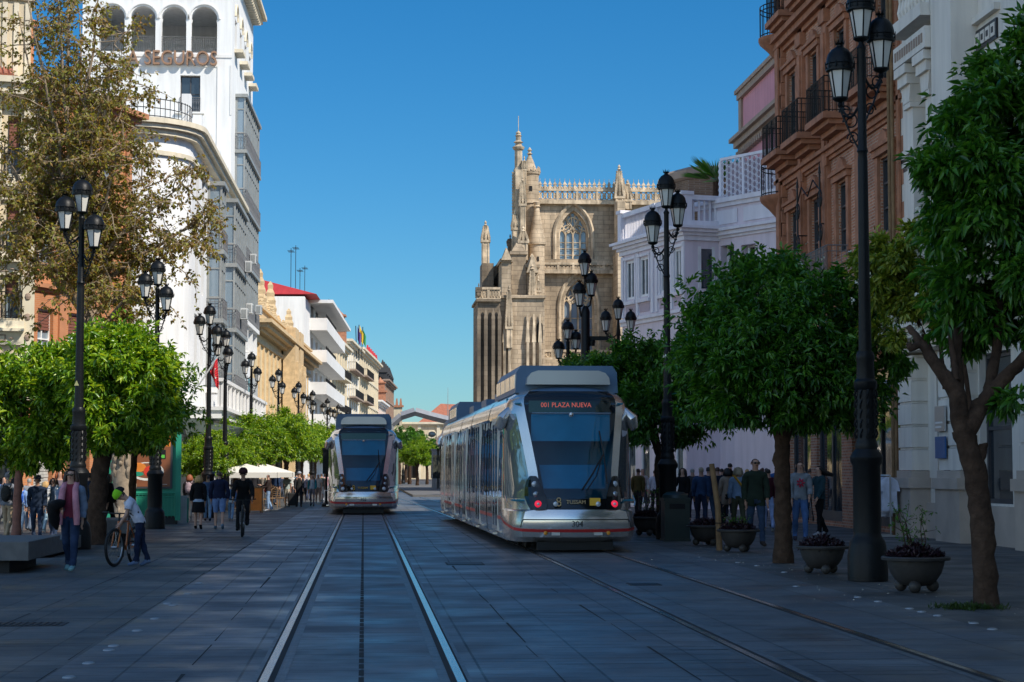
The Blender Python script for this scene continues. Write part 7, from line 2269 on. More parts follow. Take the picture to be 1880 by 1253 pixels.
def person(label, px, py, H, face, top, bottom, shoes=(.02, .02, .02), hair='brown', hl='short', kind='trousers', sleeves='long', legL=14, legR=-14, armL=(8, 8, 15), armR=(-8, 8, 15), lean=0, near=False,
           group=None, Y=None, z=0.004, kneeL=None, kneeR=None, head=(0, 0), extras=(), hat=None, glasses=False, wide=1.0, headscale=1.0, coat=False, spread=0, loc=None, openj=None):
    if loc is None:
        p = gnd(px, py) if Y is None else Vector((at(px, 866, Y).x, Y, 0))
        loc = (p.x, p.y, z)
    root = thing('person', label, 'person', loc, R(face), group)
    s = H / 1.75
    root.scale = (s, s, s)
    V = []; E = []; RD = []; Z = []
    def add(p, r, par, zone):
        V.append(Vector(p)); RD.append(r if isinstance(r, tuple) else (r, r)); Z.append(zone)
        if par is not None: E.append((par, len(V) - 1))
        return len(V) - 1
    ML = Matrix.Rotation(R(lean), 4, 'X')
    piv = Vector((0, 0, .95))
    def U(p): return piv + (ML @ (Vector(p) - piv))
    MH = Matrix.Rotation(R(head[1]), 4, 'Z') @ Matrix.Rotation(R(head[0]), 4, 'X'); hp = Vector((0, 0, 1.5))
    def Hd(p):
        q = hp + (MH @ (Vector(p) - hp)) * 1.0
        return U(q)
    w = wide
    pel = add((0, 0, .95), (.145 * w, .105 * w), None, 'torso')
    wa = add(U((0, 0, 1.1)), (.128 * w, .095 * w), pel, 'torso')
    ch = add(U((0, 0, 1.27)), (.148 * w, .105 * w), wa, 'torso')
    sh = add(U((0, .005, 1.39)), (.125 * w, .085), ch, 'torso')
    nb = add(U((0, .01, 1.47)), .058, sh, 'neck')
    hb = add(Hd((0, -.01, 1.555)), (.058 * headscale, .066 * headscale), nb, 'neck')
    hm = add(Hd((0, -.012, 1.645)), (.076 * headscale, .094 * headscale), hb, 'head')
    hc = add(Hd((0, .0, 1.72)), (.056 * headscale, .07 * headscale), hm, 'head')
    arms = {}
    for sgn, A in ((1, armL), (-1, armR)):
        sw, ab, eb = [R(q) for q in A[:3]]
        s0 = U((.17 * sgn * w, .005, 1.40)); 
        d = ML.to_3x3() @ Vector((math.sin(ab) * sgn, -math.sin(sw) * math.cos(ab), -math.cos(sw) * math.cos(ab)))
        e0 = s0 + d * .285
        fw_ = ML.to_3x3() @ Vector((-.25 * sgn * math.sin(eb) if len(A) < 4 else A[3] * sgn, -math.sin(sw + eb), -math.cos(sw + eb))); fw_.normalize()
        w0 = e0 + fw_ * .25; h0 = w0 + fw_ * .075
        i = add(s0, (.058, .058), sh, 'uarm'); i = add(s0.lerp(e0, .5), .05, i, 'uarm'); i = add(e0, .042, i, 'elbow'); i = add(e0.lerp(w0, .4), .04, i, 'farm'); i = add(w0, .028, i, 'farm')
        side = fw_.cross(Vector((0, -1, 0)) if abs(fw_.y) < .8 else Vector((0, 0, 1))).normalized()
        fwd = side.cross(fw_).normalized()
        ip = add(h0, (.036, .02), i, 'hand')
        if near:
            for q, (off, L) in enumerate(((.028, .075), (.010, .085), (-.009, .08), (-.027, .062))):
                k = add(h0 + fwd * off + fw_ * .03, .0095, ip, 'hand'); k = add(h0 + fwd * off * 1.1 + fw_ * (.03 + L * .5) , .0085, k, 'hand'); add(h0 + fwd * off * 1.1 + fw_ * (.03 + L * .92) - side * sgn * .018, .007, k, 'hand')
            k = add(w0 + fw_ * .03 + fwd * .035, .012, i, 'hand'); add(w0 + fw_ * .075 + fwd * .055, .0085, k, 'hand')
        else:
            add(h0 + fw_ * .085 - side * sgn * .01, (.022, .012), ip, 'hand'); k = add(w0 + fw_ * .04 + fwd * .04, .013, i, 'hand'); add(w0 + fw_ * .08 + fwd * .05, .009, k, 'hand')
        arms[sgn] = (s0, e0, w0, h0, fw_)
    feet = {}
    for sgn, a, kb in ((1, legL, kneeL), (-1, legR, kneeR)):
        a_ = R(a); kb_ = R((8 if a > 0 else 22) if kb is None else kb)
        h0 = Vector((.085 * sgn * w, 0, .90)); sp_ = spread
        k0 = h0 + Vector((.012 * sgn + sp_ * sgn, -math.sin(a_) * .43, -math.cos(a_) * .43))
        b = a_ - kb_
        an = k0 + Vector((sp_ * .3 * sgn, -math.sin(b) * .41, -math.cos(b) * .41))
        feet[sgn] = an
        i = add(h0, (.092 * w, .095 * w), pel, 'thigh'); i = add(h0.lerp(k0, .5), .076 * w, i, 'thigh'); i = add(k0, .056, i, 'thigh'); i = add(k0.lerp(an, .35), .054, i, 'calf'); i = add(an, .037, i, 'calf')
        tip = b * .9 if b < 0 else b * .3
        fd = Vector((.03 * sgn, -math.cos(tip), math.sin(tip) * .9 - .25)).normalized()
        add(an + Vector((0, .045, -.045)), .03, i, 'foot')
        j = add(an + fd * .10 + Vector((0, 0, -.03)), (.04, .03), i, 'foot'); add(an + fd * .19 + Vector((0, 0, -.025)), (.034, .02), j, 'foot')
    # drop so that the lower foot rests on the ground
    low = min(v.z - r[1] for v, r, zz in zip(V, RD, Z) if zz == 'foot')
    dz = Vector((0, 0, -low - .004))
    me = bpy.data.meshes.new('body'); me.from_pydata([v + dz for v in V], E, [])
    o = bpy.data.objects.new('body', me); COL.objects.link(o)
    o.modifiers.new('s', 'SKIN'); sk = me.skin_vertices[0].data
    for i, r in enumerate(RD): sk[i].radius = r
    sk[0].use_root = True
    ss = o.modifiers.new('ss', 'SUBSURF'); ss.levels = 2 if near else 1; ss.render_levels = ss.levels
    dg = bpy.context.evaluated_depsgraph_get()
    bm_ = bpy.data.meshes.new_from_object(o.evaluated_get(dg)); bm_.name = 'body'
    bpy.data.objects.remove(o); bpy.data.meshes.remove(me)
    bm_.materials.clear(); bm_.materials.append(SKIN)
    n = len(bm_.vertices); co = np.empty(n * 3, np.float32); bm_.vertices.foreach_get('co', co); co = co.reshape(-1, 3)
    # nose
    nz = np.array(Hd((0, -.105, 1.63)) + dz); fdir = np.array((ML @ (MH @ Vector((0, -1, 0))))[:3])
    if near:
        dd = np.linalg.norm(co - nz, axis=1); co += (np.clip(1 - dd / .04, 0, 1) * .024)[:, None] * fdir[None]
        bm_.vertices.foreach_set('co', co.ravel())
    bm_.polygons.foreach_set('use_smooth', [True] * len(bm_.polygons)); bm_.update()
    body = link('body', bm_, root)
    # zones by nearest bone
    A0 = np.array([V[a] + dz for a, b in E]); B0 = np.array([V[b] + dz for a, b in E]); zz = [Z[b] for a, b in E]; zidx = np.arange(len(E))
    nor = np.empty(n * 3, np.float32); bm_.vertices.foreach_get('normal', nor); nor = nor.reshape(-1, 3)
    AB = B0 - A0; L2 = (AB ** 2).sum(1) + 1e-9
    t = np.clip(((co[:, None, :] - A0[None]) * AB[None]).sum(2) / L2[None], 0, 1)
    d = np.linalg.norm(co[:, None, :] - (A0[None] + AB[None] * t[..., None]), axis=2)
    # thick bones reach further
    rad = np.array([max(RD[b]) for a, b in E]); best = (d - rad[None] * .8).argmin(1); bt = t[np.arange(n), best]
    vz = np.array([zz[b] for b in best])
    polys = [list(p.vertices) for p in bm_.polygons]
    hipz = .95 + dz.z
    def shell_(name, sel, off, m, lump=.006, flare=0):
        pv = [p for p in polys if all(sel[i] for i in p)]
        if not pv: return None
        us = sorted(set(i for p in pv for i in p)); mp = {u: i for i, u in enumerate(us)}
        vs = []
        for u in us:
            p = Vector(co[u]); nn = Vector(nor[u]); k = mnoise.noise(p * 9 + Vector(loc)) * lump * 1.6 + mnoise.noise(p * 22) * lump
            vs.append(p + nn * (off + k))
        m2 = bpy.data.meshes.new(name); m2.from_pydata(vs, [], [[mp[i] for i in p] for p in pv]); m2.materials.append(m)
        m2.polygons.foreach_set('use_smooth', [True] * len(pv)); m2.update()
        return link(name, m2, root)
    thigh = vz == 'thigh'; calf = vz == 'calf'; foot = vz == 'foot'; torso = (vz == 'torso'); neck = vz == 'neck'; headz = vz == 'head'
    uarm = vz == 'uarm'; farm = vz == 'farm'; hand = vz == 'hand'
    z_ = co[:, 2]
    lowtor = torso & (z_ < hipz + .12)
    # trousers / shorts / skirt
    if kind in ('trousers', 'tights'):
        shell_('trousers', lowtor | thigh | calf | (foot & (z_ > .085)), .014 if kind == 'trousers' else .004, cloth(bottom), .008)
    elif kind == 'shorts':
        kz = np.zeros(n, bool)
        shell_('shorts', lowtor | (thigh & (z_ > .5)), .022, cloth(bottom), .008)
    elif kind == 'skirt':
        mb = MB(); mb.lathe([(.215, .50), (.225, .53), (.2, .75), (.172, .95), (.15, 1.06)], 20, (0, 0, dz.z), sy=.8); mb.build('skirt', [cloth(bottom)], root, smooth=60)
        shell_('underskirt', lowtor | (thigh & (z_ > .75)), .004, cloth(bottom))
    shell_('shoe', (foot | (calf & (z_ < .1))) & (co[:, 0] > 0), .010, cloth(shoes), .001); shell_('shoe', (foot | (calf & (z_ < .1))) & (co[:, 0] < 0), .010, cloth(shoes), .001)
    sel = ((torso | thigh) & (z_ > hipz - .07)) | uarm | (neck & (bt < .35) & (np.array(best) >= 0) & (np.linalg.norm(co - np.array(U((0, .01, 1.45)) + dz), axis=1) < .1))
    if sleeves == 'long': sel = sel | farm | (vz == 'elbow')
    if coat: sel = sel | (thigh & (z_ > hipz - (.3 if coat > 1 else .18)))
    if openj:
        shell_('shirt', sel & ~(uarm | farm | (vz == 'elbow')), .016, cloth(top), .006)
        sel = sel & (uarm | farm | (vz == 'elbow') | (co[:, 1] > -.035) | (np.abs(co[:, 0]) > .115)); top = openj
    shell_('jacket' if sleeves == 'long' else 'shirt', sel, .028 if sleeves == 'long' else .03, cloth(top), .010)
    # hair
    hloc = co - np.array(Hd((0, 0, 1.65)) + dz)
    Rm = np.array((ML @ MH).to_3x3()); hl_ = hloc @ Rm     # into head axes
    hsel = (headz | (neck & (hl_[:, 2] > -.1))) & ((hl_[:, 1] > -.02) & (hl_[:, 2] > -.06) | (hl_[:, 2] > .055) & (hl_[:, 1] > -.085))
    if hair: shell_('hair', hsel, .014 if hl == 'short' else .024, HM[hair], .010)
    if hl in ('long', 'bob', 'blown'):
        mb = MB(); ez = {'long': 1.28, 'bob': 1.5, 'blown': 1.3}[hl]
        n_ = 9
        for k in range(-n_, n_ + 1):
            a = k / n_ * (1.75 if hl != 'bob' else 1.6); x0, y0 = .088 * math.sin(a), .088 * math.cos(a) * 1.05
            j = mnoise.noise(Vector((k * 1.7, loc[0], 0))) * .03
            if hl == 'blown': pts = [(x0, y0 - .01, 1.69), (x0 * 1.2, y0 + .05, 1.62), (x0 * 1.2 + j, y0 + .17, 1.55 + j), (x0 + j * 2, y0 + .3, 1.5 + j * 2)]
            else: pts = [(x0 * .85, y0 * .85, 1.70), (x0 * 1.12, y0 * 1.12, 1.62), (x0 * (1.25 + j), y0 * 1.2 + 0, 1.53), (x0 * (1.1 + j * 4), y0 * 1.1 + .02, ez + j)]
            mb.tube([Hd(q) + dz for q in pts], [.026, .034, .036, .012], 6)
        mb.build('hair_lengths', [HM[hair]], root, smooth=70)
    if hat:
        kd, hc_ = hat
        mb = MB()
        if kd == 'cap':
            mb.lathe([(.103, 0), (.105, .03), (.09, .075), (.05, .105), (.005, .115)], 16, sy=1.15); mb.box(-.07, -.2, .0, .07, -.1, .012)
        elif kd == 'beanie': mb.lathe([(.105, -.03), (.112, .0), (.108, .05), (.08, .1), (.03, .125), (.005, .13)], 16, sy=1.15)
        elif kd == 'hat': mb.lathe([(.17, -.005), (.17, .01), (.105, .015), (.1, .09), (.085, .11), (.005, .115)], 18, sy=1.1)
        elif kd == 'helmet':
            mb.lathe([(.118, -.03), (.128, .0), (.125, .05), (.1, .105), (.05, .135), (.005, .14)], 18, sy=1.25)
        me_ = mb.mesh('hat' if kd != 'helmet' else 'helmet', [cloth(hc_)], 50)
        if kd == 'helmet' and len(hat) > 1 and hc_ == (.22, .55, .02):
            me_.materials.append(cloth((.015, .015, .018)))
            for p_ in me_.polygons:
                if p_.center.y > .045: p_.material_index = 1
        ho = link('helmet' if kd == 'helmet' else 'hat', me_, root)
        ho.matrix_local = Matrix.Translation(Hd((0, -.004, 1.69)) + dz) @ ML @ MH
    if near or glasses:
        mb = MB()
        if glasses:
            for sx_ in (-1, 1): mb.ell((.034 * sx_, -.112, 1.645), .03, .012, .021, 10)
            mb.tube([(-.06, -.11, 1.653), (0, -.12, 1.653), (.06, -.11, 1.653)], .005, 4); mb.tube([(.064, -.105, 1.653), (.084, -.0, 1.665)], .005, 4); mb.tube([(-.064, -.105, 1.653), (-.084, -.0, 1.665)], .005, 4)
            for i, q in enumerate(mb.v): mb.v[i] = tuple(Hd(q) + dz)
            mb.build('sunglasses', [M['tblack']], root)
        else:
            for sx_ in (-1, 1): 
                e = MB(); e.ell((.03 * sx_, -.1, 1.648), .014, .01, .008, 8); 
                for i, q in enumerate(e.v): e.v[i] = tuple(Hd(q) + dz)
                e.build('eye', [M['tblack']], root)
        mo = MB(); mo.ell((0, -.098, 1.592), .026, .012, .007, 8)
        for i, q in enumerate(mo.v): mo.v[i] = tuple(Hd(q) + dz)
        mo.build('mouth', [cloth((.3, .09, .08))], root)
        for sx_ in (-1, 1):
            e = MB(); e.ell((.088 * sx_, .0, 1.64), .014, .022, .034, 8)
            for i, q in enumerate(e.v): e.v[i] = tuple(Hd(q) + dz)
            e.build('ear', [SKIN], root)
    for ex in extras:
        if ex[0] == 'backpack':
            mb = MB(); mb.ell((0, .2, 1.22), .15, .09, .23, 14); mb.ell((0, .26, 1.14), .11, .06, .12, 10)
            for sx_ in (-1, 1): mb.tube([(.1 * sx_, .14, 1.4), (.11 * sx_, .02, 1.5), (.12 * sx_, -.13, 1.36), (.13 * sx_, -.1, 1.15), (.13 * sx_, .1, 1.05)], .018, 5)
            for i, q in enumerate(mb.v): mb.v[i] = tuple(U(q) + dz)
            mb.build('backpack', [cloth(ex[1])], root, smooth=50)
        if ex[0] == 'scarf':
            for sx_ in (-1, 1):
                mb = MB(); pts = [(.03 * sx_, .07, 1.49), (.1 * sx_, .0, 1.5), (.11 * sx_, -.13, 1.38), (.13 * sx_, -.165, 1.15), (.15 * sx_, -.165, .95), (.15 * sx_, -.15, ex[2] if len(ex) > 2 else .78)]
                mb.tube([Vector(q) + dz for q in pts], [.04, .05, .055, .06, .062, .05], 8); mb.build('scarf', [cloth(ex[1])], root, smooth=60)
        if ex[0] == 'held_jacket':
            mb = MB(); c = arms[-1][2] + dz
            mb.tube([c + Vector((.06, -.08, .1)), c + Vector((-.03, -.09, .1)), c + Vector((-.12, -.03, .07)), c + Vector((-.15, .03, -.05)), c + Vector((-.14, .04, -.2)), c + Vector((-.11, .04, -.36))], [.05, .09, .11, .12, .1, .04], 12)
            for i, q in enumerate(mb.v):
                k = mnoise.noise(Vector(q) * 7) * .04; mb.v[i] = (q[0] + k, q[1] + k, q[2] + k)
            mb.build('draped_jacket', [cloth(ex[1])], root, smooth=70)
        if ex[0] == 'hem':
            mb = MB(); mb.lathe([(.19, .86), (.18, .95)], 20, (0, 0, dz.z), sy=.78); mb.build('shirt_hem', [cloth(ex[1])], root, smooth=60)
        if ex[0] == 'strap':
            mb = MB(); pts = [(-.17, .1, 1.05), (-.05, .165, 1.25), (.1, .12, 1.45), (.13, -.02, 1.5)]; mb.tube([U(q) + dz for q in pts], .03, 5); mb.ell((-.2, .1, .98), .05, .12, .12, 10); mb.build('shoulder_bag', [cloth(ex[1])], root)
        if ex[0] == 'bag':
            mb = MB(); mb.ell((-.22, -.05, 1.0), .07, .14, .12, 10); mb.tube([(-.2, -.05, 1.05), (.0, -.15, 1.3), (.13, .0, 1.5)], .012, 4); mb.build('shoulder_bag', [cloth(ex[1])], root)
        if ex[0] == 'graphic':
            mb = MB()
            for k in range(7): a = k * .9; mb.tube([(.09 * math.cos(a) * .3, .0, .1 * math.sin(a) * .3), (.09 * math.cos(a), .012, .1 * math.sin(a))], .018, 4)
            g = mb.build('chest_print', [cloth(ex[1])], root); g.location = Vector((0, -.155, 1.27)) + dz
        if ex[0] == 'innershirt':
            mb = MB(); mb.ell((0, -.062, 1.2), .085, .1, .27, 12); mb.build('inner_shirt', [cloth(ex[1])], root, smooth=60)
    return root, arms, dz, s


LG = 'pedestrians on the left pavement'; RG = 'crowd under the right-hand trees'; FG = 'pedestrians far along the left pavement'
person('woman walking towards us in navy trousers, maroon top and long pink scarf', 128, 1049, 1.62, -6, (.2, .03, .05), (.02, .035, .075), (.16, .3, .32), 'brown', 'long', near=True, legL=16, legR=-12, armL=(-6, 10, 12), armR=(8, 6, 62, -.45), glasses=True, group=LG, openj=(.16, .2, .27),
       extras=(('scarf', (.5, .22, .26)), ('held_jacket', BLACK)))
person('man seen from behind in a grey puffer jacket and khaki trousers with a dark backpack', 14, 990, 1.52, 170, (.17, .18, .21), KHAKI, (.3, .22, .14), 'grey', 'short', near=True, group=LG, hat=('beanie', GREY), extras=(('backpack', (.03, .03, .028)),))
person('small figure from behind with a bright blue and red backpack', 38, 979, 1.29, 175, (.2, .3, .5), (.45, .5, .55), WHITE, 'black', 'short', group=LG, extras=(('backpack', (.05, .15, .55)),))
person('man in dark navy sweater, jeans and a dark hat walking towards us', 67, 991, 1.46, 5, (.012, .022, .045), (.02, .035, .07), BLACK, 'black', 'short', near=True, group=LG, hat=('hat', (.02, .022, .03)), wide=1.1)
person('woman in denim jacket and white scarf with brown curls and sunglasses', 97, 989, 1.445, -4, (.1, .14, .2), (.03, .05, .1), (.05, .03, .03), 'brown', 'bob', near=True, glasses=True, group=LG, extras=(('scarf', (.55, .55, .56), 1.0),))
person('blonde woman half hidden between the man in navy and the woman in denim', 82, 978, 1.34, 170, (.3, .2, .25), (.3, .4, .45), WHITE, 'blonde', 'bob', group=LG)
person('person with auburn hair partly behind the woman in the pink scarf', 108, 976, 1.62, 20, (.15, .12, .14), (.1, .2, .26), WHITE, 'red', 'bob', group=LG)
person('man in a dark blue jacket seen from behind beside the stout orange tree trunk', 163, 986, 1.57, 165, (.012, .03, .07), (.015, .02, .03), BLACK, 'black', 'short', near=True, group=LG, wide=1.1, armL=(20, 20, 60), armR=(10, 12, 40))
person('person in black standing between the orange tree trunk and the plane tree', 199, 984, 1.54, 80, BLACK, BLACK, BLACK, 'black', 'long', group=LG)
person('blonde woman seen from behind in black sweater and black skirt, bare legs', 364, 972, 1.465, 178, BLACK, BLACK, BLACK, 'blonde', 'bob', 'skirt', near=True, group=LG, legL=5, legR=-4, armL=(3, 14, 10), armR=(-3, 10, 10), extras=(('hem', (.35, .42, .52)),))
person('man seen from behind in navy sweater and denim blue shorts', 402, 972, 1.57, 182, (.012, .016, .04), (.14, .22, .4), (.12, .2, .28), 'brown', 'short', 'shorts', near=True, group=LG, legL=4, legR=-6, wide=1.15, armL=(4, 16, 14), armR=(-4, 16, 12))
person('red-haired woman from behind with a dark jacket and pale backpack', 347, 955, 1.49, 178, (.03, .025, .025), (.35, .3, .25), WHITE, 'red', 'bob', group=LG, extras=(('backpack', (.3, .22, .24)),))
person('man from behind in blue checked shirt and jeans, between the couple', 381, 957, 1.48, 182, (.08, .12, .22), LDENIM, (.03, .04, .07), 'brown', 'short', group=LG)
person('youngster in denim jacket and pale jeans right of the man in shorts', 424, 957, 1.2, 175, (.1, .17, .32), LDENIM, WHITE, 'brown', 'short', group=LG, extras=(('hem', WHITE),))
person('man in brown jacket and pale jeans with a red shoulder bag', 492, 939, 1.45, -80, (.03, .02, .018), LDENIM, WHITE, 'brown', 'short', group=FG, armR=(25, 6, 80), armL=(20, 6, 60), extras=(('bag', (.3, .03, .02)),), legL=4, legR=-4)
person('man seen from behind in pale grey T-shirt and cream shorts', 527, 930, 1.45, 176, (.36, .42, .4), (.62, .56, .46), (.5, .5, .5), 'black', 'short', 'shorts', 'short', group=FG)
person('man in dark jacket and cap walking towards us beside a black suitcase', 549, 931, 1.55, 4, (.02, .02, .02), (.02, .02, .025), BLACK, 'grey', 'short', group=FG, hat=('cap', (.3, .32, .36)), openj=(.035, .038, .045))
person('woman in a teal jacket and grey leggings walking towards us', 573, 930, 1.45, -4, (.4, .45, .5), (.16, .16, .19), (.02, .02, .02), 'ash', 'bob', 'tights', group=FG, openj=(.02, .17, .2))
FAR = [(558, 924, 1.44, (.5, .4, .42), (.02, .02, .02), 'blonde', 'shorts', 0, 'woman in pale pink top and dark shorts just left of the woman in teal'), (584, 925, 1.45, (.6, .5, .42), (.3, .2, .16), 'grey', 'shorts', 5, 'person in cream shirt and brown shorts just right of the woman in teal'),
       (590, 923, 1.5, (.2, .19, .13), (.6, .55, .5), 'brown', 'shorts', 170, 'person in olive top and white shorts near the signal post'), (598, 921, 1.52, (.62, .35, .38), (.4, .4, .42), 'red', 'trousers', 10, 'tall person in pink shirt partly behind the signal post'),
       (610, 919, 1.48, (.5, .25, .28), (.5, .48, .45), 'grey', 'trousers', 0, 'person in pink right of the signal post against tram 302'), (535, 921, 1.48, (.6, .58, .55), (.05, .05, .06), 'blonde', 'trousers', 170, 'person in white behind the man in cream shorts'), (517, 924, 1.46, (.03, .04, .07), (.1, .12, .16), 'brown', 'trousers', 60, 'person in navy under the right parasol')]
for px, py, h, tc, bc, hr, kd, fa, lab in FAR: person(lab, px, py, h, fa, tc, bc, (.3, .3, .3), hr, 'short', kd, 'short', group=FG)
person('person in a black top standing behind the menu board under the left parasol', 466, 934, 1.68, 30, (.02, .02, .024), (.05, .05, .07), BLACK, 'grey', 'short', group=FG)
person('person in dark blue behind the man with the red bag', 506, 928, 1.7, 150, (.02, .04, .09), (.03, .04, .06), BLACK, 'black', 'short', group=FG)
# suitcase
p = gnd(537, 931); r = thing('suitcase', 'small black wheeled suitcase beside the man in the cap', 'suitcase', (p.x, p.y, .004))
mb = MB(); mb.box(-.2, -.13, .06, .2, .13, .62); o = mb.build('shell', [M['rubber']], r); b_ = o.modifiers.new('b', 'BEVEL'); b_.width = .04; b_.segments = 2
mb = MB(); mb.tube([(-.12, .1, .6), (-.12, .1, 1.0), (.12, .1, 1.0), (.12, .1, .6)], .012, 5); mb.build('handle', [M['silverdark']], r)
for x in (-.15, .15):
    mb = MB(); mb.tube([(x - .02, .08, .04), (x + .02, .08, .04)], .04, 10); mb.build('wheel', [M['rubber']], r)

# right-hand crowd
person('tall man in glasses and dark green jacket walking towards us behind the planter', 1388, 1003, 1.86, 4, DKGREEN, (.035, .06, .11), (.04, .03, .025), 'black', 'short', near=True, group=RG, glasses=True, wide=1.08, coat=1, legL=10, legR=-10)
person('man in pale grey hooded top with a red chest print and blue jeans', 1470, 994, 1.82, -8, (.2, .22, .24), (.07, .14, .3), (.05, .04, .05), 'black', 'short', near=True, group=RG, extras=(('graphic', (.45, .03, .07)),), armL=(10, 10, 40), armR=(0, 10, 20))
person('woman in dark teal top and black trousers with long hair blown to the right', 1505, 985, 1.70, -75, (.02, .05, .06), BLACK, (.3, .3, .32), 'black', 'blown', near=True, group=RG, legL=8, legR=-6, armL=(10, 10, 20), armR=(50, 10, 110))
person('woman in black with a hand raised to her face beside the litter bin', 1254, 962, 1.70, -30, BLACK, BLACK, BLACK, 'black', 'long', group=RG, armR=(30, 8, 125), armL=(5, 6, 15))
person('person with fair hair in a denim blue jacket seen from behind, left of the stake', 1288, 972, 1.72, 175, (.03, .06, .13), (.02, .03, .06), BLACK, 'ash', 'short', group=RG)
person('dark-haired person in a navy jacket seen from behind at the stake', 1302, 968, 1.74, 185, (.015, .03, .07), (.03, .05, .08), BLACK, 'black', 'short', group=RG)
person('person in dark clothes just right of the timber stake', 1318, 966, 1.74, 170, (.012, .02, .035), (.012, .015, .02), BLACK, 'brown', 'short', group=RG)
person('woman with a dark bob in a beige coat and black tights seen from behind', 1337, 970, 1.70, 178, (.26, .2, .15), (.02, .02, .02), BLACK, 'black', 'bob', 'tights', group=RG, coat=2)
person('grey-blonde woman from behind in pale blue jacket with a yellow strap bag', 1356, 980, 1.72, 182, (.18, .27, .4), (.06, .065, .04), (.1, .09, .08), 'ash', 'bob', group=RG, extras=(('strap', (.5, .26, .03)),))
person('tall dark-haired person behind the grey-blonde woman', 1341, 950, 1.9, 178, (.02, .02, .025), BLACK, BLACK, 'black', 'short', group=RG)
person('person in dark red top and pale jeans behind the man in glasses', 1411, 976, 1.68, 172, (.06, .012, .018), (.3, .38, .6), WHITE, 'black', 'short', group=RG)
person('man in a bright blue shirt seen from behind, left of the orange tree trunk', 1428, 968, 1.80, 185, (.03, .09, .24), (.1, .18, .34), BLACK, 'brown', 'short', group=RG, wide=1.1)
person('small dark figure far back between the man in glasses and the blue shirt', 1408, 946, 1.72, 178, (.03, .03, .03), BLACK, BLACK, 'black', 'short', group=RG)
person('person in white and dark trousers far behind the shrub planter near tram 304', 1180, 945, 1.7, 20, (.5, .48, .46), (.05, .05, .06), BLACK, 'brown', 'short', group=RG)
person('person in olive jacket beside the rear shrub planter close to tram 304', 1172, 952, 1.7, 160, (.12, .09, .03), (.04, .04, .04), BLACK, 'brown', 'short', group=RG)
person('person in a pale top with pale bag between the planter shrub and litter bin', 1203, 944, 1.65, 170, (.4, .42, .5), (.03, .03, .04), BLACK, 'black', 'short', group=RG)

MORE = [(52, 976, 1.4, 175, (.3, .3, .32), (.12, .15, .2), 'grey', 'person in grey far behind the man in the navy sweater', LG), (146, 975, 1.45, 10, (.2, .05, .05), (.05, .06, .1), 'brown', 'person in dark red behind the woman in the pink scarf', LG), (6, 974, 1.45, 20, (.1, .16, .3), (.2, .2, .22), 'black', 'person in blue at the very left edge behind the backpack man', LG),
        (1272, 958, 1.68, 185, (.05, .05, .06), (.02, .02, .03), 'grey', 'grey-haired figure just right of the woman in black', RG), (1326, 950, 1.7, 178, (.1, .1, .12), (.02, .03, .05), 'black', 'figure in grey far behind the timber stake', RG), (1372, 955, 1.66, 182, (.05, .08, .05), (.05, .05, .06), 'blonde', 'blonde figure behind the man in glasses on his left', RG), (1400, 952, 1.7, 178, (.2, .2, .25), (.03, .04, .07), 'brown', 'figure in pale grey just behind the right shoulder of the man in glasses', RG), (1446, 955, 1.72, 176, (.02, .03, .06), (.03, .05, .1), 'black', 'figure in dark blue partly hidden by the orange tree trunk', RG), (1488, 962, 1.68, 170, (.05, .04, .04), (.02, .02, .02), 'brown', 'figure in brown between the hooded man and the woman with blown hair', RG),
        (482, 925, 1.45, 150, (.35, .3, .25), (.1, .1, .12), 'brown', 'person in beige near the wicker chairs', FG), (566, 919, 1.45, 175, (.55, .5, .45), (.1, .12, .2), 'blonde', 'person in cream far behind the woman in teal', FG), (544, 917, 1.48, 178, (.1, .2, .3), (.05, .05, .06), 'black', 'person in blue far behind the man in the cap', FG)]
for px, py, h, fa, tc_, bc, hr, lab, gr in MORE: person(lab, px, py, h, fa, tc_, bc, (.05, .05, .05), hr, 'short', group=gr, legL=random.uniform(4, 16), legR=-random.uniform(4, 16))

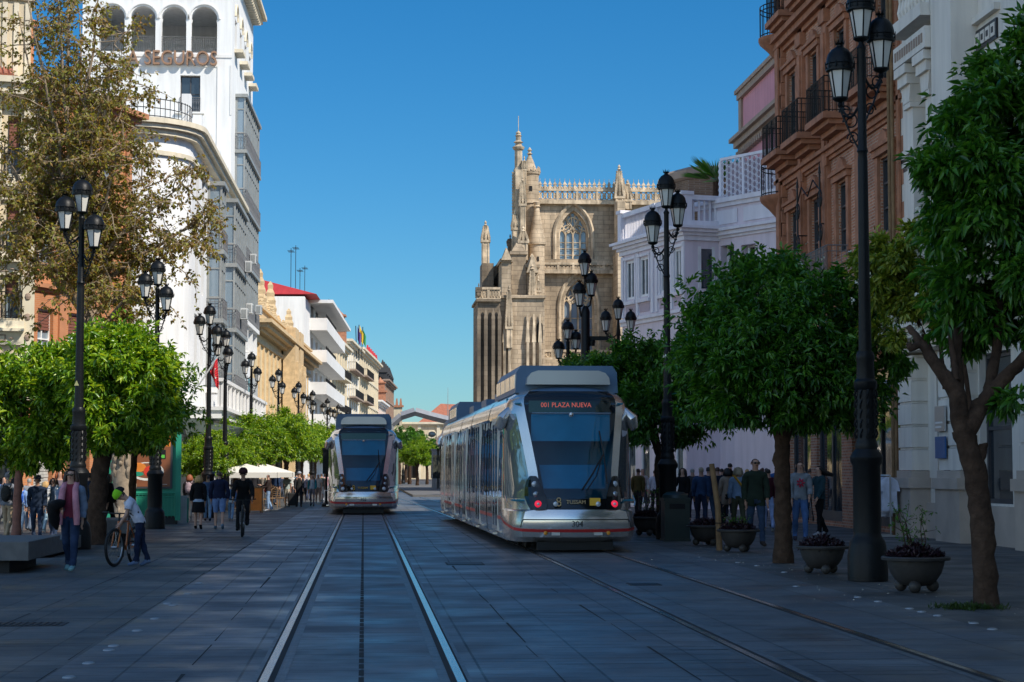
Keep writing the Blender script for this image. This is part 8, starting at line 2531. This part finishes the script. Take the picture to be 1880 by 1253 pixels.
# ================================================================== BICYCLES
def bicycle(name, label, loc, rz, frame_m, R_=.31, steer=0, wheelbase=1.0):
    r = thing(name, label, 'bicycle', loc, rz)
    def wheel(y, st=0):
        t = MB()
        t.tube([(0, R_ * math.cos(a * PI / 16), R_ * math.sin(a * PI / 16)) for a in range(33)], .026, 8, cap=False)
        w = t.mesh('tyre', [M['tyre']], 60)
        h = link('wheel', MB_hub().mesh('wheel', [M['spoke']]), r, (0, y, R_ + .026), st)
        link('tyre', w, h)
        t = MB(); t.tube([(0, (R_ - .032) * math.cos(a * PI / 16), (R_ - .032) * math.sin(a * PI / 16)) for a in range(33)], .012, 6, cap=False)
        link('rim', t.mesh('rim', [M['spoke']], 60), h)
    def MB_hub():
        m = MB(); m.tube([(-.05, 0, 0), (.05, 0, 0)], .022, 8)
        for k in range(20):
            a = 2 * PI * k / 20; m.tube([(.03 * (-1) ** k, .02 * math.cos(a), .02 * math.sin(a)), (0, (R_ - .035) * math.cos(a + .2), (R_ - .035) * math.sin(a + .2))], .0018, 3, cap=False)
        return m
    wb = wheelbase; zw = R_ + .026
    wheel(-wb / 2, steer); wheel(wb / 2)
    f = MB(); bb = (0, wb * .08, zw - .05); st_ = (0, wb * .2, zw + .42); hd = (0, -wb * .3, zw + .43); hd2 = (0, -wb * .34, zw + .3)
    f.tube([bb, st_], .017, 8); f.tube([st_, hd], .018, 8); f.tube([bb, hd2], .022, 8); f.tube([hd, hd2], .022, 8)
    for x in (-.05, .05): f.tube([(x * .5, bb[1], bb[2]), (x, wb / 2, zw)], .011, 6); f.tube([(x * .4, st_[1], st_[2] - .03), (x, wb / 2, zw)], .010, 6)
    f.build('frame', [M[frame_m]], r, smooth=50)
    k = MB()
    c, s_ = math.cos(steer), math.sin(steer)
    for x in (-.055, .055): k.tube([(x, -wb * .36, zw + .27), (x, -wb / 2, zw)], .014, 6)
    k.tube([(-.06, -wb * .36, zw + .27), (.06, -wb * .36, zw + .27)], .018, 6); k.build('fork', [M[frame_m]], r)
    h = MB(); h.tube([(0, -wb * .3, zw + .42), (0, -wb * .27, zw + .55)], .016, 6)
    h.tube([(-.31, -wb * .2, zw + .58), (-.12, -wb * .26, zw + .56), (.12, -wb * .26, zw + .56), (.31, -wb * .2, zw + .58)], .013, 6)
    for x in (-1, 1): h.tube([(.22 * x, -wb * .225, zw + .575), (.32 * x, -wb * .195, zw + .582)], .018, 6); h.tube([(.2 * x, -wb * .3, zw + .55), (.26 * x, -wb * .32, zw + .53)], .007, 4)
    h.build('handlebar', [M['rubber']], r)
    sd = MB(); sd.tube([st_, (0, wb * .23, zw + .56)], .013, 6); sd.tube([(0, wb * .12, zw + .58), (0, wb * .24, zw + .585), (0, wb * .34, zw + .6)], [.02, .05, .075], 8); sd.build('saddle', [M['rubber']], r)
    for x, a in ((1, -1), (-1, 1)):
        p_ = MB(); p_.tube([(.06 * x, bb[1], bb[2]), (.08 * x, bb[1] + .1 * a, bb[2] - .13 * a)], .01, 5); p_.box(.08 * x - .0, bb[1] + .1 * a - .03, bb[2] - .13 * a - .012, .08 * x + .09 * x, bb[1] + .1 * a + .03, bb[2] - .13 * a + .012); p_.build('pedal', [M['rubber']], r)
    cg = MB(); cg.tube([(.052, bb[1], bb[2]), (.058, bb[1], bb[2])], .08, 14); cg.build('chain_ring', [M['spoke']], r)
    return r


p = gnd(221, 1042)
bicycle('bicycle', 'bicycle held up by the child in the green helmet, front wheel towards us', (p.x, p.y + .5, .005), R(-13), 'bikeorange', .30, R(-8), .95)
person('child in green bicycle helmet and white T-shirt bending over a bicycle', 256, 1040, 1.36, -80, (.55, .55, .62), (.015, .022, .05), (.12, .17, .27), 'brown', 'short', near=True, sleeves='short', lean=32, legL=8, legR=-8, kneeL=6, kneeR=10, armL=(48, 14, 18, .0), armR=(40, 14, 22, .0), hat=('helmet', (.22, .55, .02)), head=(22, 0), headscale=1.12, group='cyclists')
p = gnd(443, 987)
bicycle('bicycle', 'bicycle ridden straight towards us by the cyclist in black', (p.x, p.y + .5, .005), R(2), 'bikeframe', .31, 0, .98)
person('cyclist in black clothes and dark helmet riding towards us', 445, 987, 1.53, 0, (.01, .01, .011), (.012, .012, .014), BLACK, 'black', 'short', near=True, glasses=True, group='cyclists', lean=16, legL=62, legR=30, kneeL=78, kneeR=22, armL=(42, 16, 10, .0), armR=(42, 16, 10, .0), hat=('helmet', (.05, .02, .022)), head=(-14, 0), loc=(p.x, p.y + .66, .16), spread=.02, wide=1.1)

# ================================================================== LIGHT, SKY, CAMERA
AZ, EL = R(180 - 50), R(45)          # sun azimuth from +Y towards +X, elevation
sd_ = Vector((math.sin(AZ) * math.cos(EL), math.cos(AZ) * math.cos(EL), math.sin(EL)))
sun = bpy.data.lights.new('sun', 'SUN'); sun.energy = 4.5; sun.angle = R(.5); sun.color = (1, .93, .82)
so = bpy.data.objects.new('sun', sun); COL.objects.link(so); so.rotation_euler = (-sd_).to_track_quat('-Z', 'Y').to_euler()
w_ = bpy.data.worlds.new('World'); sc.world = w_; w_.use_nodes = True
nt = w_.node_tree; bg = nt.nodes['Background']
sky = nt.nodes.new('ShaderNodeTexSky'); sky.sky_type = 'NISHITA'; sky.sun_disc = False; sky.sun_elevation = EL; sky.sun_rotation = AZ
sky.air_density = 1.0; sky.dust_density = .3; sky.ozone_density = 3.0; sky.altitude = 50
N, L = nt.nodes.new, nt.links.new
def vmul(src, c):
    m = N('ShaderNodeMix'); m.data_type = 'RGBA'; m.blend_type = 'MULTIPLY'; m.inputs[0].default_value = 1; m.inputs[7].default_value = (*c, 1); L(src, m.inputs[6]); return m.outputs[2]
deep = vmul(sky.outputs[0], (.8, 1.2, 1.48))
hs_ = N('ShaderNodeHueSaturation'); hs_.inputs['Saturation'].default_value = 1.18; L(deep, hs_.inputs['Color'])
# added fill: unseen sky to the left and behind, made paler and brighter
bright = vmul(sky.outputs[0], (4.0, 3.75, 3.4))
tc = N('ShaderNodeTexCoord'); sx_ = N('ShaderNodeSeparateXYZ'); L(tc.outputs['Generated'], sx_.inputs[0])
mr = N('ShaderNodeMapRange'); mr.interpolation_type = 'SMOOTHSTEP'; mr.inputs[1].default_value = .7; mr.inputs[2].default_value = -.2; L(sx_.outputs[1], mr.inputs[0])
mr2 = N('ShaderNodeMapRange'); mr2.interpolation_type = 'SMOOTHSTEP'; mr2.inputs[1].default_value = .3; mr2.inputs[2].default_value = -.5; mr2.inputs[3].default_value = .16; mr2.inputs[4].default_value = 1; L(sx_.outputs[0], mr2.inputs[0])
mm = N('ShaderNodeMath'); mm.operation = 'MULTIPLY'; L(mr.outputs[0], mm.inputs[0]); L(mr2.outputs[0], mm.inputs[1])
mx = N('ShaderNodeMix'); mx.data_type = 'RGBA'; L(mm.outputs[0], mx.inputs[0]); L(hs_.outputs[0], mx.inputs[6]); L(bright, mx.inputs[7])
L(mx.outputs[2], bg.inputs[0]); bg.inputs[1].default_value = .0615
cam = bpy.data.cameras.new('camera'); co_ = bpy.data.objects.new('camera', cam); COL.objects.link(co_)
cam.sensor_width = 36; cam.lens = F / 1880 * 36; cam.clip_end = 3000; cam.clip_start = .1
m4 = Matrix((RT, UP, -FW)).transposed().to_4x4(); m4.translation = CAM; co_.matrix_world = m4
sc.camera = co_
vs_ = sc.view_settings; sc.display_settings.display_device = 'sRGB'; vs_.view_transform = 'Standard'; vs_.look = 'None'; vs_.exposure = .32; vs_.gamma = 1
sc.render.engine = 'CYCLES'
cy = sc.cycles; cy.use_denoising = True; cy.max_bounces = 6; cy.transparent_max_bounces = 8; cy.diffuse_bounces = 3; cy.glossy_bounces = 4
sc.render.resolution_x = 1024; sc.render.resolution_y = 682
